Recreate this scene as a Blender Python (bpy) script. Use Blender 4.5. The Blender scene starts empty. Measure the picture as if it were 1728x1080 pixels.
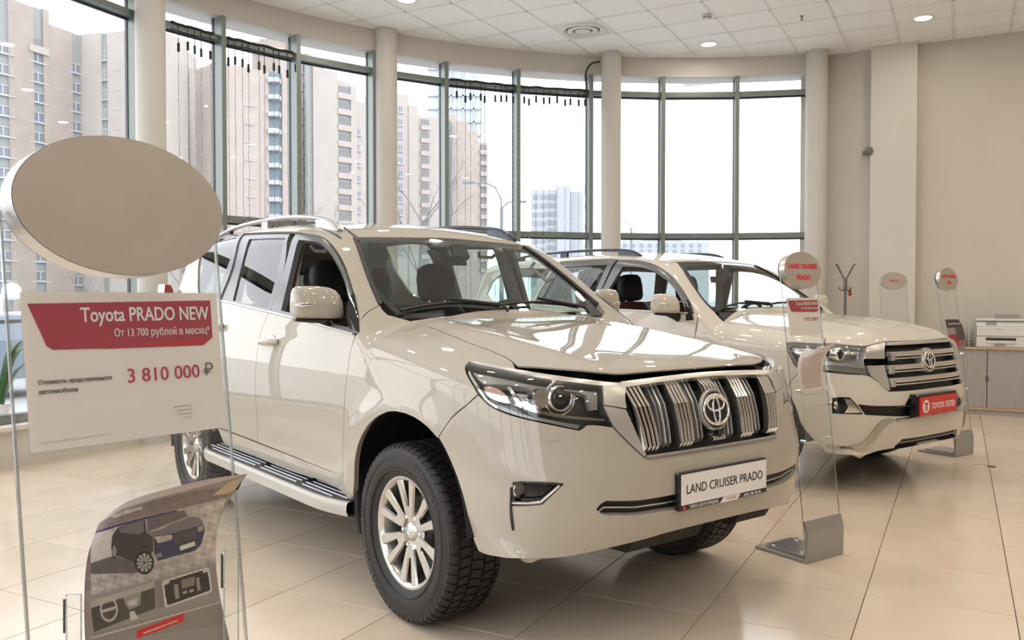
import bpy, math, random
import numpy as np
from mathutils import Vector, Matrix
from mathutils.geometry import delaunay_2d_cdt
random.seed(7)
scene = bpy.context.scene
COL = scene.collection

# ------------------------------------------------------------------ camera
F_PX, HORIZON, CAM_H = 1450.0, 506.0, 1.356
PITCH = math.atan((540 - HORIZON) / F_PX)
cam_data = bpy.data.cameras.new('camera')
cam_data.sensor_width = 36.0
cam_data.lens = 36.0 * F_PX / 1728.0
cam_data.clip_start, cam_data.clip_end = 0.05, 2000
cam_ob = bpy.data.objects.new('camera', cam_data)
COL.objects.link(cam_ob)
cam_ob.location = (0, 0, CAM_H)
cam_ob.rotation_euler = (math.pi / 2 - PITCH, 0, 0)
scene.camera = cam_ob

# ------------------------------------------------------------------ overcast sky, exposure
scene.view_settings.view_transform = 'Standard'
scene.view_settings.look = 'None'
scene.view_settings.gamma = 1.0
scene.view_settings.use_curve_mapping = False
scene.view_settings.exposure = 0.15
world = bpy.data.worlds.new('overcast_sky')
scene.world = world
world.use_nodes = True
wnt = world.node_tree
wnt.nodes.clear()
w_out = wnt.nodes.new('ShaderNodeOutputWorld')
w_bg = wnt.nodes.new('ShaderNodeBackground')
w_tc = wnt.nodes.new('ShaderNodeTexCoord')
w_no = wnt.nodes.new('ShaderNodeTexNoise')
w_no.inputs['Scale'].default_value = 2.2
w_no.inputs['Detail'].default_value = 3
w_cr = wnt.nodes.new('ShaderNodeValToRGB')
w_cr.color_ramp.elements[0].position = 0.3
w_cr.color_ramp.elements[0].color = (0.90, 0.93, 0.985, 1)
w_cr.color_ramp.elements[1].position = 0.7
w_cr.color_ramp.elements[1].color = (1.0, 1.0, 1.0, 1)
wnt.links.new(w_tc.outputs['Generated'], w_no.inputs['Vector'])
wnt.links.new(w_no.outputs['Fac'], w_cr.inputs['Fac'])
wnt.links.new(w_cr.outputs['Color'], w_bg.inputs['Color'])
w_bg.inputs['Strength'].default_value = 2.9
wnt.links.new(w_bg.outputs['Background'], w_out.inputs['Surface'])

# room grid directions (floor and ceiling tiles run along these)
GA = math.radians(27.5)
D1 = np.array([math.sin(GA), math.cos(GA)])
D2 = np.array([-math.cos(GA), math.sin(GA)])
CEIL = 4.56
def grid_pt(a, b):
    p = D1 * a + D2 * b
    return float(p[0]), float(p[1])

# ------------------------------------------------------------------ pixel rays
def pix_ray(u, v):
    u = np.asarray(u, float); v = np.asarray(v, float)
    x = (u - 864) / F_PX; y = -(v - 540) / F_PX
    c, s = math.cos(PITCH), math.sin(PITCH)
    return np.stack([x, c + y * s, -s + y * c], -1)
CAM = np.array([0, 0, CAM_H])
def on_floor(u, v, z=0.0):
    d = pix_ray(u, v); t = (z - CAM_H) / d[2]
    return CAM + t * d
def at_depth(u, v, Y):
    d = pix_ray(u, v)
    return CAM + d * (Y / d[1])

# ------------------------------------------------------------------ materials
MATS = {}
def mat(name, col, rough=0.5, metal=0.0, noise=0.0, nscale=8.0, bump=0.0, bscale=60.0, coat=0.0, emit=None, estr=0.0, spec=None, detail=4.0):
    if name in MATS: return MATS[name]
    m = bpy.data.materials.new(name); m.use_nodes = True
    nt = m.node_tree; b = nt.nodes['Principled BSDF']
    c4 = (col[0], col[1], col[2], 1)
    b.inputs['Base Color'].default_value = c4
    b.inputs['Roughness'].default_value = rough
    b.inputs['Metallic'].default_value = metal
    if coat:
        b.inputs['Coat Weight'].default_value = coat
        b.inputs['Coat Roughness'].default_value = 0.02
    if spec is not None: b.inputs['Specular IOR Level'].default_value = spec
    if emit:
        b.inputs['Emission Color'].default_value = (*emit, 1)
        b.inputs['Emission Strength'].default_value = estr
    tc = nt.nodes.new('ShaderNodeTexCoord')
    if noise > 0:
        n = nt.nodes.new('ShaderNodeTexNoise'); n.inputs['Scale'].default_value = nscale; n.inputs['Detail'].default_value = detail
        r = nt.nodes.new('ShaderNodeValToRGB')
        r.color_ramp.elements[0].position = 0.3; r.color_ramp.elements[1].position = 0.7
        r.color_ramp.elements[0].color = (*[max(0, k * (1 - noise)) for k in col], 1)
        r.color_ramp.elements[1].color = (*[min(1, k * (1 + noise)) for k in col], 1)
        nt.links.new(tc.outputs['Object'], n.inputs['Vector'])
        nt.links.new(n.outputs['Fac'], r.inputs['Fac'])
        nt.links.new(r.outputs['Color'], b.inputs['Base Color'])
    if bump > 0:
        n2 = nt.nodes.new('ShaderNodeTexNoise'); n2.inputs['Scale'].default_value = bscale; n2.inputs['Detail'].default_value = 3
        bp = nt.nodes.new('ShaderNodeBump'); bp.inputs['Strength'].default_value = bump; bp.inputs['Distance'].default_value = 0.01
        nt.links.new(tc.outputs['Object'], n2.inputs['Vector'])
        nt.links.new(n2.outputs['Fac'], bp.inputs['Height'])
        nt.links.new(bp.outputs['Normal'], b.inputs['Normal'])
    MATS[name] = m
    return m
def glass_mat(name, tint=(1, 1, 1), refl=1.0, rough=0.0, f0=0.07, body=0.0, body_col=(1, 1, 1)):
    """thin pane: tinted see-through plus a fresnel mirror; body adds a faint milky surface"""
    if name in MATS: return MATS[name]
    m = bpy.data.materials.new(name); m.use_nodes = True
    nt = m.node_tree; nt.nodes.clear()
    out = nt.nodes.new('ShaderNodeOutputMaterial')
    tr = nt.nodes.new('ShaderNodeBsdfTransparent'); tr.inputs['Color'].default_value = (*tint, 1)
    gl = nt.nodes.new('ShaderNodeBsdfGlossy'); gl.inputs['Roughness'].default_value = rough; gl.inputs['Color'].default_value = (refl, refl, refl, 1)
    # two-sided schlick reflectance
    lw = nt.nodes.new('ShaderNodeLayerWeight'); lw.inputs['Blend'].default_value = 0.5
    pw = nt.nodes.new('ShaderNodeMath'); pw.operation = 'POWER'; pw.inputs[1].default_value = 5.0
    mu = nt.nodes.new('ShaderNodeMath'); mu.operation = 'MULTIPLY_ADD'; mu.inputs[1].default_value = 1-f0; mu.inputs[2].default_value = f0
    nt.links.new(lw.outputs['Facing'], pw.inputs[0]); nt.links.new(pw.outputs[0], mu.inputs[0])
    mx = nt.nodes.new('ShaderNodeMixShader')
    nt.links.new(mu.outputs[0], mx.inputs['Fac'])
    src = tr
    if body > 0:
        df = nt.nodes.new('ShaderNodeBsdfDiffuse'); df.inputs['Color'].default_value = (*body_col, 1)
        m2 = nt.nodes.new('ShaderNodeMixShader'); m2.inputs['Fac'].default_value = body
        nt.links.new(tr.outputs[0], m2.inputs[1]); nt.links.new(df.outputs[0], m2.inputs[2]); src = m2
    nt.links.new(src.outputs[0], mx.inputs[1]); nt.links.new(gl.outputs[0], mx.inputs[2])
    nt.links.new(mx.outputs[0], out.inputs['Surface'])
    MATS[name] = m
    return m
def attr_mat(name, rough=0.35, coat=0.0):
    """printed sheet: ink colour comes from the mesh's colour attribute"""
    if name in MATS: return MATS[name]
    m = bpy.data.materials.new(name); m.use_nodes = True
    nt = m.node_tree; b = nt.nodes['Principled BSDF']
    a = nt.nodes.new('ShaderNodeAttribute'); a.attribute_name = 'ink'
    nt.links.new(a.outputs['Color'], b.inputs['Base Color'])
    b.inputs['Roughness'].default_value = rough
    MATS[name] = m
    return m

# ------------------------------------------------------------------ objects and tags
def tag(o, label=None, cat=None, group=None, kind=None):
    if label: o['label'] = label
    if cat: o['category'] = cat
    if group: o['group'] = group
    if kind: o['kind'] = kind
    return o
def empty(name, loc=(0, 0, 0), rz=0.0, label=None, cat=None, group=None):
    o = bpy.data.objects.new(name, None); COL.objects.link(o)
    o.location = loc; o.rotation_euler = (0, 0, rz); o.empty_display_size = 0.1
    return tag(o, label, cat, group)
def link_mesh(name, me, parent=None, m=None):
    o = bpy.data.objects.new(name, me); COL.objects.link(o)
    if parent: o.parent = parent
    if m is not None and not me.materials: me.materials.append(m)
    return o
def copy_tree(o, parent=None):
    c = o.copy(); COL.objects.link(c); c.parent = parent
    for ch in list(o.children): copy_tree(ch, c)
    return c

class MB:
    """collects simple shapes into one mesh"""
    def __init__(s): s.v = []; s.f = []; s.sm = []
    def add(s, vs, fs, smooth=False):
        n = len(s.v); s.v.extend([tuple(map(float, p)) for p in vs])
        for f in fs: s.f.append(tuple(i + n for i in f)); s.sm.append(smooth)
        return s
    def box(s, x0, x1, y0, y1, z0, z1, M=None, bev=0.0):
        if bev > 0:
            b = bev
            def ring(z, i): return [(x0+i, y0+b, z), (x0+b, y0+i, z), (x1-b, y0+i, z), (x1-i, y0+b, z), (x1-i, y1-b, z), (x1-b, y1-i, z), (x0+b, y1-i, z), (x0+i, y1-b, z)]
            vs = ring(z0, b) + ring(z0+b, 0) + ring(z1-b, 0) + ring(z1, b)
            # inner rings at caps
            fs = [tuple(range(7, -1, -1)), tuple(range(24, 32))]
            for r in range(3):
                for k in range(8): fs.append((r*8+k, r*8+(k+1) % 8, (r+1)*8+(k+1) % 8, (r+1)*8+k))
        else:
            vs = [(x0,y0,z0),(x1,y0,z0),(x1,y1,z0),(x0,y1,z0),(x0,y0,z1),(x1,y0,z1),(x1,y1,z1),(x0,y1,z1)]
            fs = [(3,2,1,0),(4,5,6,7),(0,1,5,4),(1,2,6,5),(2,3,7,6),(3,0,4,7)]
        if M is not None: vs = [tuple(M @ Vector(p)) for p in vs]
        return s.add(vs, fs)
    def obox(s, c, ux, uy, uz, hx, hy, hz):
        """box from centre, three unit axes and half sizes"""
        c, ux, uy, uz = [np.asarray(k, float) for k in (c, ux, uy, uz)]
        vs = [c + ux*hx*a + uy*hy*b + uz*hz*d for d in (-1, 1) for a, b in ((-1,-1),(1,-1),(1,1),(-1,1))]
        return s.add(vs, [(3,2,1,0),(4,5,6,7),(0,1,5,4),(1,2,6,5),(2,3,7,6),(3,0,4,7)])
    def tube(s, pts, r, n=10, caps=True, closed=False, sx=1.0, up=None):
        P = [np.asarray(p, float) for p in pts]; N = len(P)
        rr = r if hasattr(r, '__len__') else [r] * N
        vs = []; prev = None
        for i in range(N):
            if closed: t = P[(i+1) % N] - P[i-1]
            else: t = P[min(i+1, N-1)] - P[max(i-1, 0)]
            t = t / (np.linalg.norm(t) + 1e-12)
            if prev is None:
                a = np.array(up if up is not None else ((0,0,1) if abs(t[2]) < 0.9 else (1,0,0)), float)
            else: a = prev
            a = a - t * (a @ t); a /= np.linalg.norm(a) + 1e-12; prev = a
            b = np.cross(t, a)
            for k in range(n):
                w = 2*math.pi*k/n
                vs.append(P[i] + rr[i]*(a*math.cos(w) + b*math.sin(w)*sx))
        fs = []
        for i in range(N if closed else N-1):
            j = (i+1) % N
            for k in range(n): fs.append((i*n+k, i*n+(k+1) % n, j*n+(k+1) % n, j*n+k))
        s.add(vs, fs, True)
        if caps and not closed:
            s.add(vs[:n], [tuple(range(n-1, -1, -1))]); s.add(vs[-n:], [tuple(range(n))])
        return s
    def cyl(s, c, r, h, n=32, axis='z', r2=None, smooth=True):
        r2 = r if r2 is None else r2
        c = np.asarray(c, float)
        def P(a, rad, t):
            u, w = rad*math.cos(a), rad*math.sin(a)
            return c + {'z': np.array([u, w, t]), 'y': np.array([u, t, w]), 'x': np.array([t, u, w])}[axis]
        A = [2*math.pi*k/n for k in range(n)]
        b = [P(a, r, 0) for a in A]; t = [P(a, r2, h) for a in A]
        s.add(b + t, [(k, (k+1) % n, n+(k+1) % n, n+k) for k in range(n)], smooth)
        s.add(b, [tuple(range(n-1, -1, -1))]); s.add(t, [tuple(range(n))])
        return s
    def lathe(s, prof, n=48, axis='z', c=(0,0,0), smooth=True):
        """prof: list of (radius, height)"""
        c = np.asarray(c, float); vs = []
        for k in range(n):
            a = 2*math.pi*k/n
            for r, h in prof:
                u, w = r*math.cos(a), r*math.sin(a)
                vs.append(c + {'z': np.array([u, w, h]), 'y': np.array([u, h, w]), 'x': np.array([h, u, w])}[axis])
        m = len(prof); fs = []
        for k in range(n):
            j = (k+1) % n
            for i in range(m-1): fs.append((k*m+i, j*m+i, j*m+i+1, k*m+i+1))
        return s.add(vs, fs, smooth)
    def prism(s, poly, o, ax, ay, az, depth):
        """polygon (2d list) in plane o+ax,ay extruded by depth along az"""
        o, ax, ay, az = [np.asarray(k, float) for k in (o, ax, ay, az)]
        n = len(poly)
        a = [o + ax*p[0] + ay*p[1] for p in poly]; b = [p + az*depth for p in a]
        s.add(a + b, [tuple(range(n-1, -1, -1)), tuple(range(n, 2*n))] + [(k, (k+1) % n, n+(k+1) % n, n+k) for k in range(n)])
        return s
    def grid(s, G, smooth=True):
        G = np.asarray(G, float); a, b = G.shape[:2]
        return s.add(G.reshape(-1, 3), [(i*b+j, (i+1)*b+j, (i+1)*b+j+1, i*b+j+1) for i in range(a-1) for j in range(b-1)], smooth)
    def sphere(s, c, r, n=16, m=10):
        c = np.asarray(c, float); r = np.asarray(r, float) * np.ones(3)
        vs = []
        for i in range(m+1):
            p = math.pi*i/m
            for k in range(n):
                a = 2*math.pi*k/n
                vs.append(c + r*np.array([math.sin(p)*math.cos(a), math.sin(p)*math.sin(a), math.cos(p)]))
        return s.add(vs, [(i*n+k, (i+1)*n+k, (i+1)*n+(k+1) % n, i*n+(k+1) % n) for i in range(m) for k in range(n)], True)
    def mesh(s, name):
        me = bpy.data.meshes.new(name); me.from_pydata(s.v, [], s.f)
        me.polygons.foreach_set('use_smooth', s.sm); me.update()
        return me
    def build(s, name, m, parent=None, **kw):
        me = s.mesh(name); me.materials.append(m)
        o = link_mesh(name, me, parent)
        return tag(o, **kw) if kw else o
def auto_smooth(o, deg=35):
    me = o.data
    me.polygons.foreach_set('use_smooth', [True] * len(me.polygons))
    try: me.set_sharp_from_angle(angle=math.radians(deg))
    except Exception: pass
    return o

def text_obj(name, body, size, o, ax, ay, m, parent=None, align='LEFT', depth=0.0004, width=None, bold=0.0, squeeze=1.0):
    """flat lettering as a mesh: o = baseline start (or centre), ax / ay the writing and up directions"""
    cu = bpy.data.curves.new('lettering', 'FONT'); cu.body = body; cu.size = size; cu.align_x = align; cu.extrude = depth; cu.offset = bold; cu.resolution_u = 3
    tmp = bpy.data.objects.new('lettering_source', cu); COL.objects.link(tmp)
    dg = bpy.context.evaluated_depsgraph_get()
    me = bpy.data.meshes.new_from_object(tmp.evaluated_get(dg))
    bpy.data.objects.remove(tmp); bpy.data.curves.remove(cu)
    me.name = name
    n = len(me.vertices)
    if n == 0: return None
    co = np.empty(n*3); me.vertices.foreach_get('co', co); co = co.reshape(-1, 3)
    if width is not None:
        w = co[:, 0].max() - co[:, 0].min(); squeeze = width / w
    co[:, 0] *= squeeze
    o, ax, ay = [np.asarray(k, float) for k in (o, ax, ay)]; az = np.cross(ax, ay)
    P = o + co[:, :1]*ax + co[:, 1:2]*ay + co[:, 2:3]*az
    me.vertices.foreach_set('co', P.reshape(-1)); me.update()
    me.materials.clear(); me.materials.append(m)
    return link_mesh(name, me, parent)
# ================================================================== cars
class Spl:
    """natural cubic spline through points, linear outside"""
    def __init__(s, pts):
        pts = sorted(pts); s.x = np.array([p[0] for p in pts], float); s.y = np.array([p[1] for p in pts], float)
        n = len(pts); h = np.diff(s.x); A = np.eye(n); r = np.zeros(n)
        for i in range(1, n-1):
            A[i, i-1] = h[i-1]; A[i, i] = 2*(h[i-1]+h[i]); A[i, i+1] = h[i]
            r[i] = 6*((s.y[i+1]-s.y[i])/h[i] - (s.y[i]-s.y[i-1])/h[i-1])
        s.m = np.linalg.solve(A, r); s.h = h
    def __call__(s, q):
        q = np.asarray(q, float); x, y, m, h = s.x, s.y, s.m, s.h
        i = np.clip(np.searchsorted(x, q) - 1, 0, len(x)-2)
        qc = np.clip(q, x[0], x[-1]); a = x[i+1]-qc; b = qc-x[i]; hh = h[i]
        v = (m[i]*a**3 + m[i+1]*b**3)/(6*hh) + (y[i]/hh - m[i]*hh/6)*a + (y[i+1]/hh - m[i+1]*hh/6)*b
        s0 = (y[1]-y[0])/h[0] - h[0]*(2*m[0]+m[1])/6
        s1 = (y[-1]-y[-2])/h[-1] + h[-1]*(m[-2]+2*m[-1])/6
        return v + np.minimum(q-x[0], 0)*s0 + np.maximum(q-x[-1], 0)*s1
def smax(a, b, k):
    h = np.clip(0.5 + 0.5*(a-b)/k, 0, 1)
    return b + (a-b)*h + k*h*(1-h)
def smin(a, b, k): return -smax(-a, -b, k)

def in_poly(P, poly):
    x, y = P[:, 0], P[:, 1]; c = np.zeros(len(P), bool); n = len(poly)
    for i in range(n):
        x1, y1 = poly[i]; x2, y2 = poly[i-1]
        if y1 == y2: continue
        c ^= ((y1 > y) != (y2 > y)) & (x < (x2-x1)*(y-y1)/(y2-y1) + x1)
    return c
def seg_dist(P, poly):
    d = np.full(len(P), 1e9); n = len(poly)
    for i in range(n):
        a = poly[i-1]; b = poly[i]; ab = b-a; L = ab@ab + 1e-12
        t = np.clip(((P-a)@ab)/L, 0, 1)
        d = np.minimum(d, np.linalg.norm(P - a - t[:, None]*ab, axis=1))
    return d
def area2(p): return 0.5*np.sum(p[:, 0]*np.roll(p[:, 1], -1) - np.roll(p[:, 0], -1)*p[:, 1])
def densify(poly, step, smooth_deg=38):
    """closed 2d polyline -> finer one; gentle corners are rounded by catmull-rom, sharp ones kept"""
    P = np.asarray(poly, float); n = len(P); out = []
    e = np.roll(P, -1, 0) - P
    ang = np.arctan2(e[:, 1], e[:, 0]); turn = np.abs((ang - np.roll(ang, 1) + np.pi) % (2*np.pi) - np.pi)
    corner = turn > math.radians(smooth_deg)
    for i in range(n):
        p1, p2 = P[i], P[(i+1) % n]; L = np.linalg.norm(p2-p1)
        if L < 1e-9: continue
        p0 = P[i-1] if not corner[i] else 2*p1-p2
        p3 = P[(i+2) % n] if not corner[(i+1) % n] else 2*p2-p1
        d1 = np.linalg.norm(p1-p0)+1e-9; d3 = np.linalg.norm(p3-p2)+1e-9
        m1 = ((p1-p0)/d1 + (p2-p1)/L)*0.5*L if not corner[i] else (p2-p1)
        m2 = ((p2-p1)/L + (p3-p2)/d3)*0.5*L if not corner[(i+1) % n] else (p2-p1)
        k = max(1, int(math.ceil(L/step)))
        for j in range(k):
            t = j/k; t2 = t*t; t3 = t2*t
            out.append((2*t3-3*t2+1)*p1 + (t3-2*t2+t)*m1 + (-2*t3+3*t2)*p2 + (t3-t2)*m2)
    return np.array(out)
def inset(poly, d):
    """move a closed polyline inwards by d"""
    P = np.asarray(poly); s = 1 if area2(P) > 0 else -1
    e1 = P - np.roll(P, 1, 0); e2 = np.roll(P, -1, 0) - P
    n1 = np.stack([-e1[:, 1], e1[:, 0]], 1); n2 = np.stack([-e2[:, 1], e2[:, 0]], 1)
    n1 /= np.linalg.norm(n1, axis=1)[:, None]+1e-9; n2 /= np.linalg.norm(n2, axis=1)[:, None]+1e-9
    m = n1+n2; L = np.linalg.norm(m, axis=1)[:, None]; m /= L+1e-9
    k = 1/np.clip((m*n1).sum(1), 0.5, 1)
    return P + m*(s*d*k)[:, None]

class Proj:
    """flat projection along direction d (pointing into the body)"""
    def __init__(s, d, up=(0, 0, 1)):
        s.d = np.asarray(d, float); s.d /= np.linalg.norm(s.d)
        u = np.asarray(up, float); u = u - s.d*(u@s.d); s.e2 = u/np.linalg.norm(u); s.e1 = np.cross(s.d, s.e2)
    def to2(s, P): return np.stack([P@s.e1, P@s.e2], -1)
    def rays(s, q):
        o = q[:, :1]*s.e1 + q[:, 1:2]*s.e2 - s.d*6.0
        return o, np.repeat(s.d[None], len(q), 0), 2.0, 10.0
class Cyl:
    """projection towards a vertical axis, for the wrap-round nose"""
    def __init__(s, xa, R=0.9): s.xa = xa; s.R = R
    def to2(s, P): return np.stack([np.arctan2(P[..., 1], P[..., 0]-s.xa)*s.R, P[..., 2]], -1)
    def rays(s, q):
        a = q[:, 0]/s.R; d = -np.stack([np.cos(a), np.sin(a), 0*a], 1)
        o = np.stack([s.xa + 0*a, 0*a, q[:, 1]], 1) - d*2.2
        return o, d, 0.0, 2.1
SIDE = Proj((0, 1, 0)); TOP = Proj((0, 0, -1), (1, 0, 0)); DIAG = Proj((0, 0.75, -0.66)); FRONT = Cyl(-0.25)
APIL = Proj((-0.42, 0.72, -0.55)); WIND = Proj((-0.6, 0, -0.8)); REAR = Proj((1, 0, 0)); FLAT = Proj((-1, 0, 0))

class Car:
    def __init__(s, pose, root):
        s.pose = pose; s.root = root
    # ---- surface
    def g(s, P): raise NotImplementedError
    def grad(s, P):
        e = 2e-3; G = np.zeros_like(P)
        for k in range(3):
            a = P.copy(); a[:, k] += e; b = P.copy(); b[:, k] -= e
            G[:, k] = s.g(a) - s.g(b)
        return G/(np.linalg.norm(G, axis=1)[:, None]+1e-12)
    def hit(s, o, d, t0, t1, n=110):
        M = len(o); T = np.linspace(t0, t1, n)
        V = s.g((o[:, None, :] + d[:, None, :]*T[None, :, None]).reshape(-1, 3)).reshape(M, n)
        neg = V <= 0; any_ = neg.any(1); i = np.where(any_, neg.argmax(1), V.argmin(1)); i = np.maximum(i, 1)
        a = T[i-1].copy(); b = T[i].copy()
        for _ in range(16):
            m = 0.5*(a+b); v = s.g(o + d*m[:, None]); ins = v <= 0
            b = np.where(ins, m, b); a = np.where(ins, a, m)
        t = np.where(any_, 0.5*(a+b), T[i])
        return o + d*t[:, None]
    def px(s, pts):
        """photo pixels -> points on the body (car coordinates)"""
        pts = np.asarray(pts, float); d = pix_ray(pts[:, 0], pts[:, 1])
        X, Y, w = s.pose; c, k = math.cos(w), math.sin(w)
        R = np.array([[c, k, 0], [-k, c, 0], [0, 0, 1]])
        o = R @ (CAM - np.array([X, Y, 0])); dd = d @ R.T
        return s.hit(np.repeat(o[None], len(pts), 0), dd, 1.0, 9.0, 420)
    def px_plane(s, u, v, axis, val):
        d = pix_ray(u, v); X, Y, w = s.pose; c, k = math.cos(w), math.sin(w)
        R = np.array([[c, k, 0], [-k, c, 0], [0, 0, 1]])
        o = R @ (CAM - np.array([X, Y, 0])); dd = R @ d
        return o + dd*((val-o[axis])/dd[axis])
    def on(s, pr, q):
        o, d, a, b = pr.rays(np.asarray(q, float)); return s.hit(o, d, a, b)
    def side(s, xz):
        """(x, z) pairs -> points on the right flank"""
        xz = np.asarray(xz, float); o = np.stack([xz[:, 0], np.full(len(xz), -1.5), xz[:, 1]], 1)
        return s.hit(o, np.repeat(np.array([[0, 1.0, 0]]), len(xz), 0), 0.2, 1.4)
    def top(s, xy):
        xy = np.asarray(xy, float); o = np.stack([xy[:, 0], xy[:, 1], np.full(len(xy), 2.4)], 1)
        return s.hit(o, np.repeat(np.array([[0, 0, -1.0]]), len(xy), 0), 0.2, 1.9)
    def front(s, yz):
        yz = np.asarray(yz, float); o = np.stack([np.full(len(yz), 1.6), yz[:, 0], yz[:, 1]], 1)
        return s.hit(o, np.repeat(np.array([[-1.0, 0, 0]]), len(yz), 0), 0.2, 2.2)
    # ---- panels
    def panel(s, name, outline, pr, m, parent=None, holes=(), step=0.03, gap=0.002, thick=0.014, off=0.0, mirror=True, hole_gap=0.002, both=False, smooth_deg=38, inner=None, label=None, raw=False):
        """outline and holes: 3d points on the body; the panel is cut to them and gets turned-in edges"""
        L = [pr.to2(np.asarray(outline, float))] + [pr.to2(np.asarray(h, float)) for h in holes]
        loops = []
        for i, l in enumerate(L):
            q = l if raw else densify(l, step*0.8, smooth_deg)
            if area2(q) < 0: q = q[::-1]
            q = inset(q, gap if i == 0 else -hole_gap)
            loops.append(q)
        lo = loops[0].min(0); hi = loops[0].max(0)
        gx = np.arange(lo[0], hi[0], step); gy = np.arange(lo[1], hi[1], step*0.866)
        Q = np.array([(x + (step/2 if j % 2 else 0), y) for j, y in enumerate(gy) for x in gx]) if len(gx) and len(gy) else np.zeros((0, 2))
        if len(Q):
            k = in_poly(Q, loops[0])
            for h in loops[1:]: k &= ~in_poly(Q, h)
            Q = Q[k]
        if len(Q):
            dm = np.min([seg_dist(Q, l) for l in loops], axis=0); Q = Q[dm > step*0.45]
        V2 = np.vstack(loops + [Q]) if len(Q) else np.vstack(loops)
        E = []; b = 0
        for l in loops:
            n = len(l); E += [(b+i, b+(i+1) % n) for i in range(n)]; b += n
        res = delaunay_2d_cdt([Vector(p) for p in V2], E, [], 0, 1e-6)
        vv = np.array([tuple(p) for p in res[0]]); tri = np.array([f for f in res[2] if len(f) == 3])
        cen = vv[tri].mean(1); k = in_poly(cen, loops[0])
        for h in loops[1:]: k &= ~in_poly(cen, h)
        tri = tri[k]
        used = np.unique(tri); remap = -np.ones(len(vv), int); remap[used] = np.arange(len(used)); vv = vv[used]; tri = remap[tri]
        P = s.on(pr, vv); N = s.grad(P)
        P = P + N*off
        # orient outwards
        a, b_, c_ = P[tri[:, 0]], P[tri[:, 1]], P[tri[:, 2]]
        fl = (np.cross(b_-a, c_-a)*N[tri[:, 0]]).sum(1) < 0
        tri[fl] = tri[fl][:, ::-1]
        cnt = {}
        for t in tri:
            for i in range(3):
                e = (t[i], t[(i+1) % 3]); cnt[e] = cnt.get(e, 0)+1
        bnd = [e for e in cnt if (e[1], e[0]) not in cnt]
        verts = list(P); faces = [tuple(t) for t in tri]; nf = len(faces)
        lnorm = [N[i] for t in tri for i in t]
        if thick:
            base = len(verts); ids = {}
            for e in bnd:
                for i in e:
                    if i not in ids:
                        ids[i] = base + 2*len(ids); verts.append(P[i]); verts.append(P[i] - N[i]*thick)
            for a1, b1 in bnd:
                f = (ids[b1], ids[a1], ids[a1]+1, ids[b1]+1); faces.append(f)
                w = np.cross(verts[f[1]]-verts[f[0]], verts[f[2]]-verts[f[0]]); w = w/(np.linalg.norm(w)+1e-12)
                lnorm += [w]*4
        def make(sy):
            me = bpy.data.meshes.new(name)
            VV = np.array(verts); FF = faces; LN = np.array(lnorm)
            if sy < 0:
                VV = VV*np.array([1, -1, 1]); LN2 = []; k = 0; F2 = []
                for f in FF:
                    F2.append(tuple(reversed(f))); LN2.extend([LN[k+j]*np.array([1, -1, 1]) for j in range(len(f)-1, -1, -1)]); k += len(f)
                FF = F2; LN = np.array(LN2)
            me.from_pydata([tuple(v) for v in VV], [], FF)
            me.polygons.foreach_set('use_smooth', [True]*len(FF)); me.update()
            me.normals_split_custom_set([tuple(v) for v in LN])
            me.materials.append(m)
            o = link_mesh(name, me, parent or s.root)
            if label: o['label'] = label
            return o
        o = make(1)
        if mirror: return o, make(-1)
        return o
    def strip(s, name, pts, r, m, parent=None, off=0.0, mirror=True, sx=1.0, n=8):
        """moulding that follows points on the body"""
        P = np.asarray(pts, float); N = s.grad(P); P = P + N*off
        out = []
        for sy in ((1, -1) if mirror else (1,)):
            out.append(auto_smooth(MB().tube(P*np.array([1, sy, 1]), r, n, sx=sx, up=N[0]*np.array([1, sy, 1])).build(name, m, parent or s.root), 50))
        return out
def interp_path(P, step):
    P = np.asarray(P, float); out = []
    for i in range(len(P)-1):
        p0 = P[max(i-1, 0)]; p1 = P[i]; p2 = P[i+1]; p3 = P[min(i+2, len(P)-1)]
        k = max(1, int(np.linalg.norm(p2-p1)/step))
        for j in range(k):
            t = j/k
            out.append(0.5*((2*p1) + (p2-p0)*t + (2*p0-5*p1+4*p2-p3)*t*t + (3*p1-p0-3*p2+p3)*t**3))
    out.append(P[-1])
    return np.array(out)

# ---- paint and trim shared by both cars
PAINT = mat('white_pearl_paint', (0.41, 0.370, 0.310), 0.5, 0.0, coat=1.0, spec=0.15)
PAINT_LIFT = mat('white_paint_brightened', (0.62, 0.575, 0.505), 0.5, 0.0, coat=1.0, spec=0.15)  # brightness put into the far car's white to offset dimmer light there
CHROME = mat('chrome', (0.92, 0.92, 0.92), 0.06, 1.0)
CHROME_D = mat('dark_chrome', (0.45, 0.43, 0.41), 0.12, 1.0)
SATIN = mat('satin_chrome', (0.66, 0.64, 0.61), 0.25, 0.65)
BLACKP = mat('black_plastic', (0.012, 0.012, 0.013), 0.45, bump=0.15, bscale=300)
GLOSSB = mat('gloss_black', (0.010, 0.010, 0.011), 0.08)
FRAMEG = mat('window_frame_grey', (0.16, 0.165, 0.17), 0.25, 0.35)
UNDER = mat('underbody_dark', (0.02, 0.018, 0.016), 0.8, noise=0.3)
RUBBER = mat('tyre_rubber', (0.013, 0.0115, 0.0105), 0.55, noise=0.25, nscale=14, bump=0.1, bscale=120)
RUBBER_L = mat('tyre_lettering', (0.05, 0.05, 0.052), 0.5)
ALLOY = mat('machined_alloy', (0.56, 0.54, 0.51), 0.27, 1.0, noise=0.06, nscale=30)
ALLOY_D = mat('alloy_barrel', (0.36, 0.345, 0.33), 0.35, 0.9)
INT_D = mat('cabin_dark', (0.030, 0.030, 0.031), 0.65, bump=0.2, bscale=200)
INT_L = mat('cabin_lining', (0.42, 0.39, 0.35), 0.85, bump=0.2, bscale=250)
LEATHER = mat('seat_leather_black', (0.014, 0.014, 0.015), 0.5, bump=0.3, bscale=140)
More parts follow.
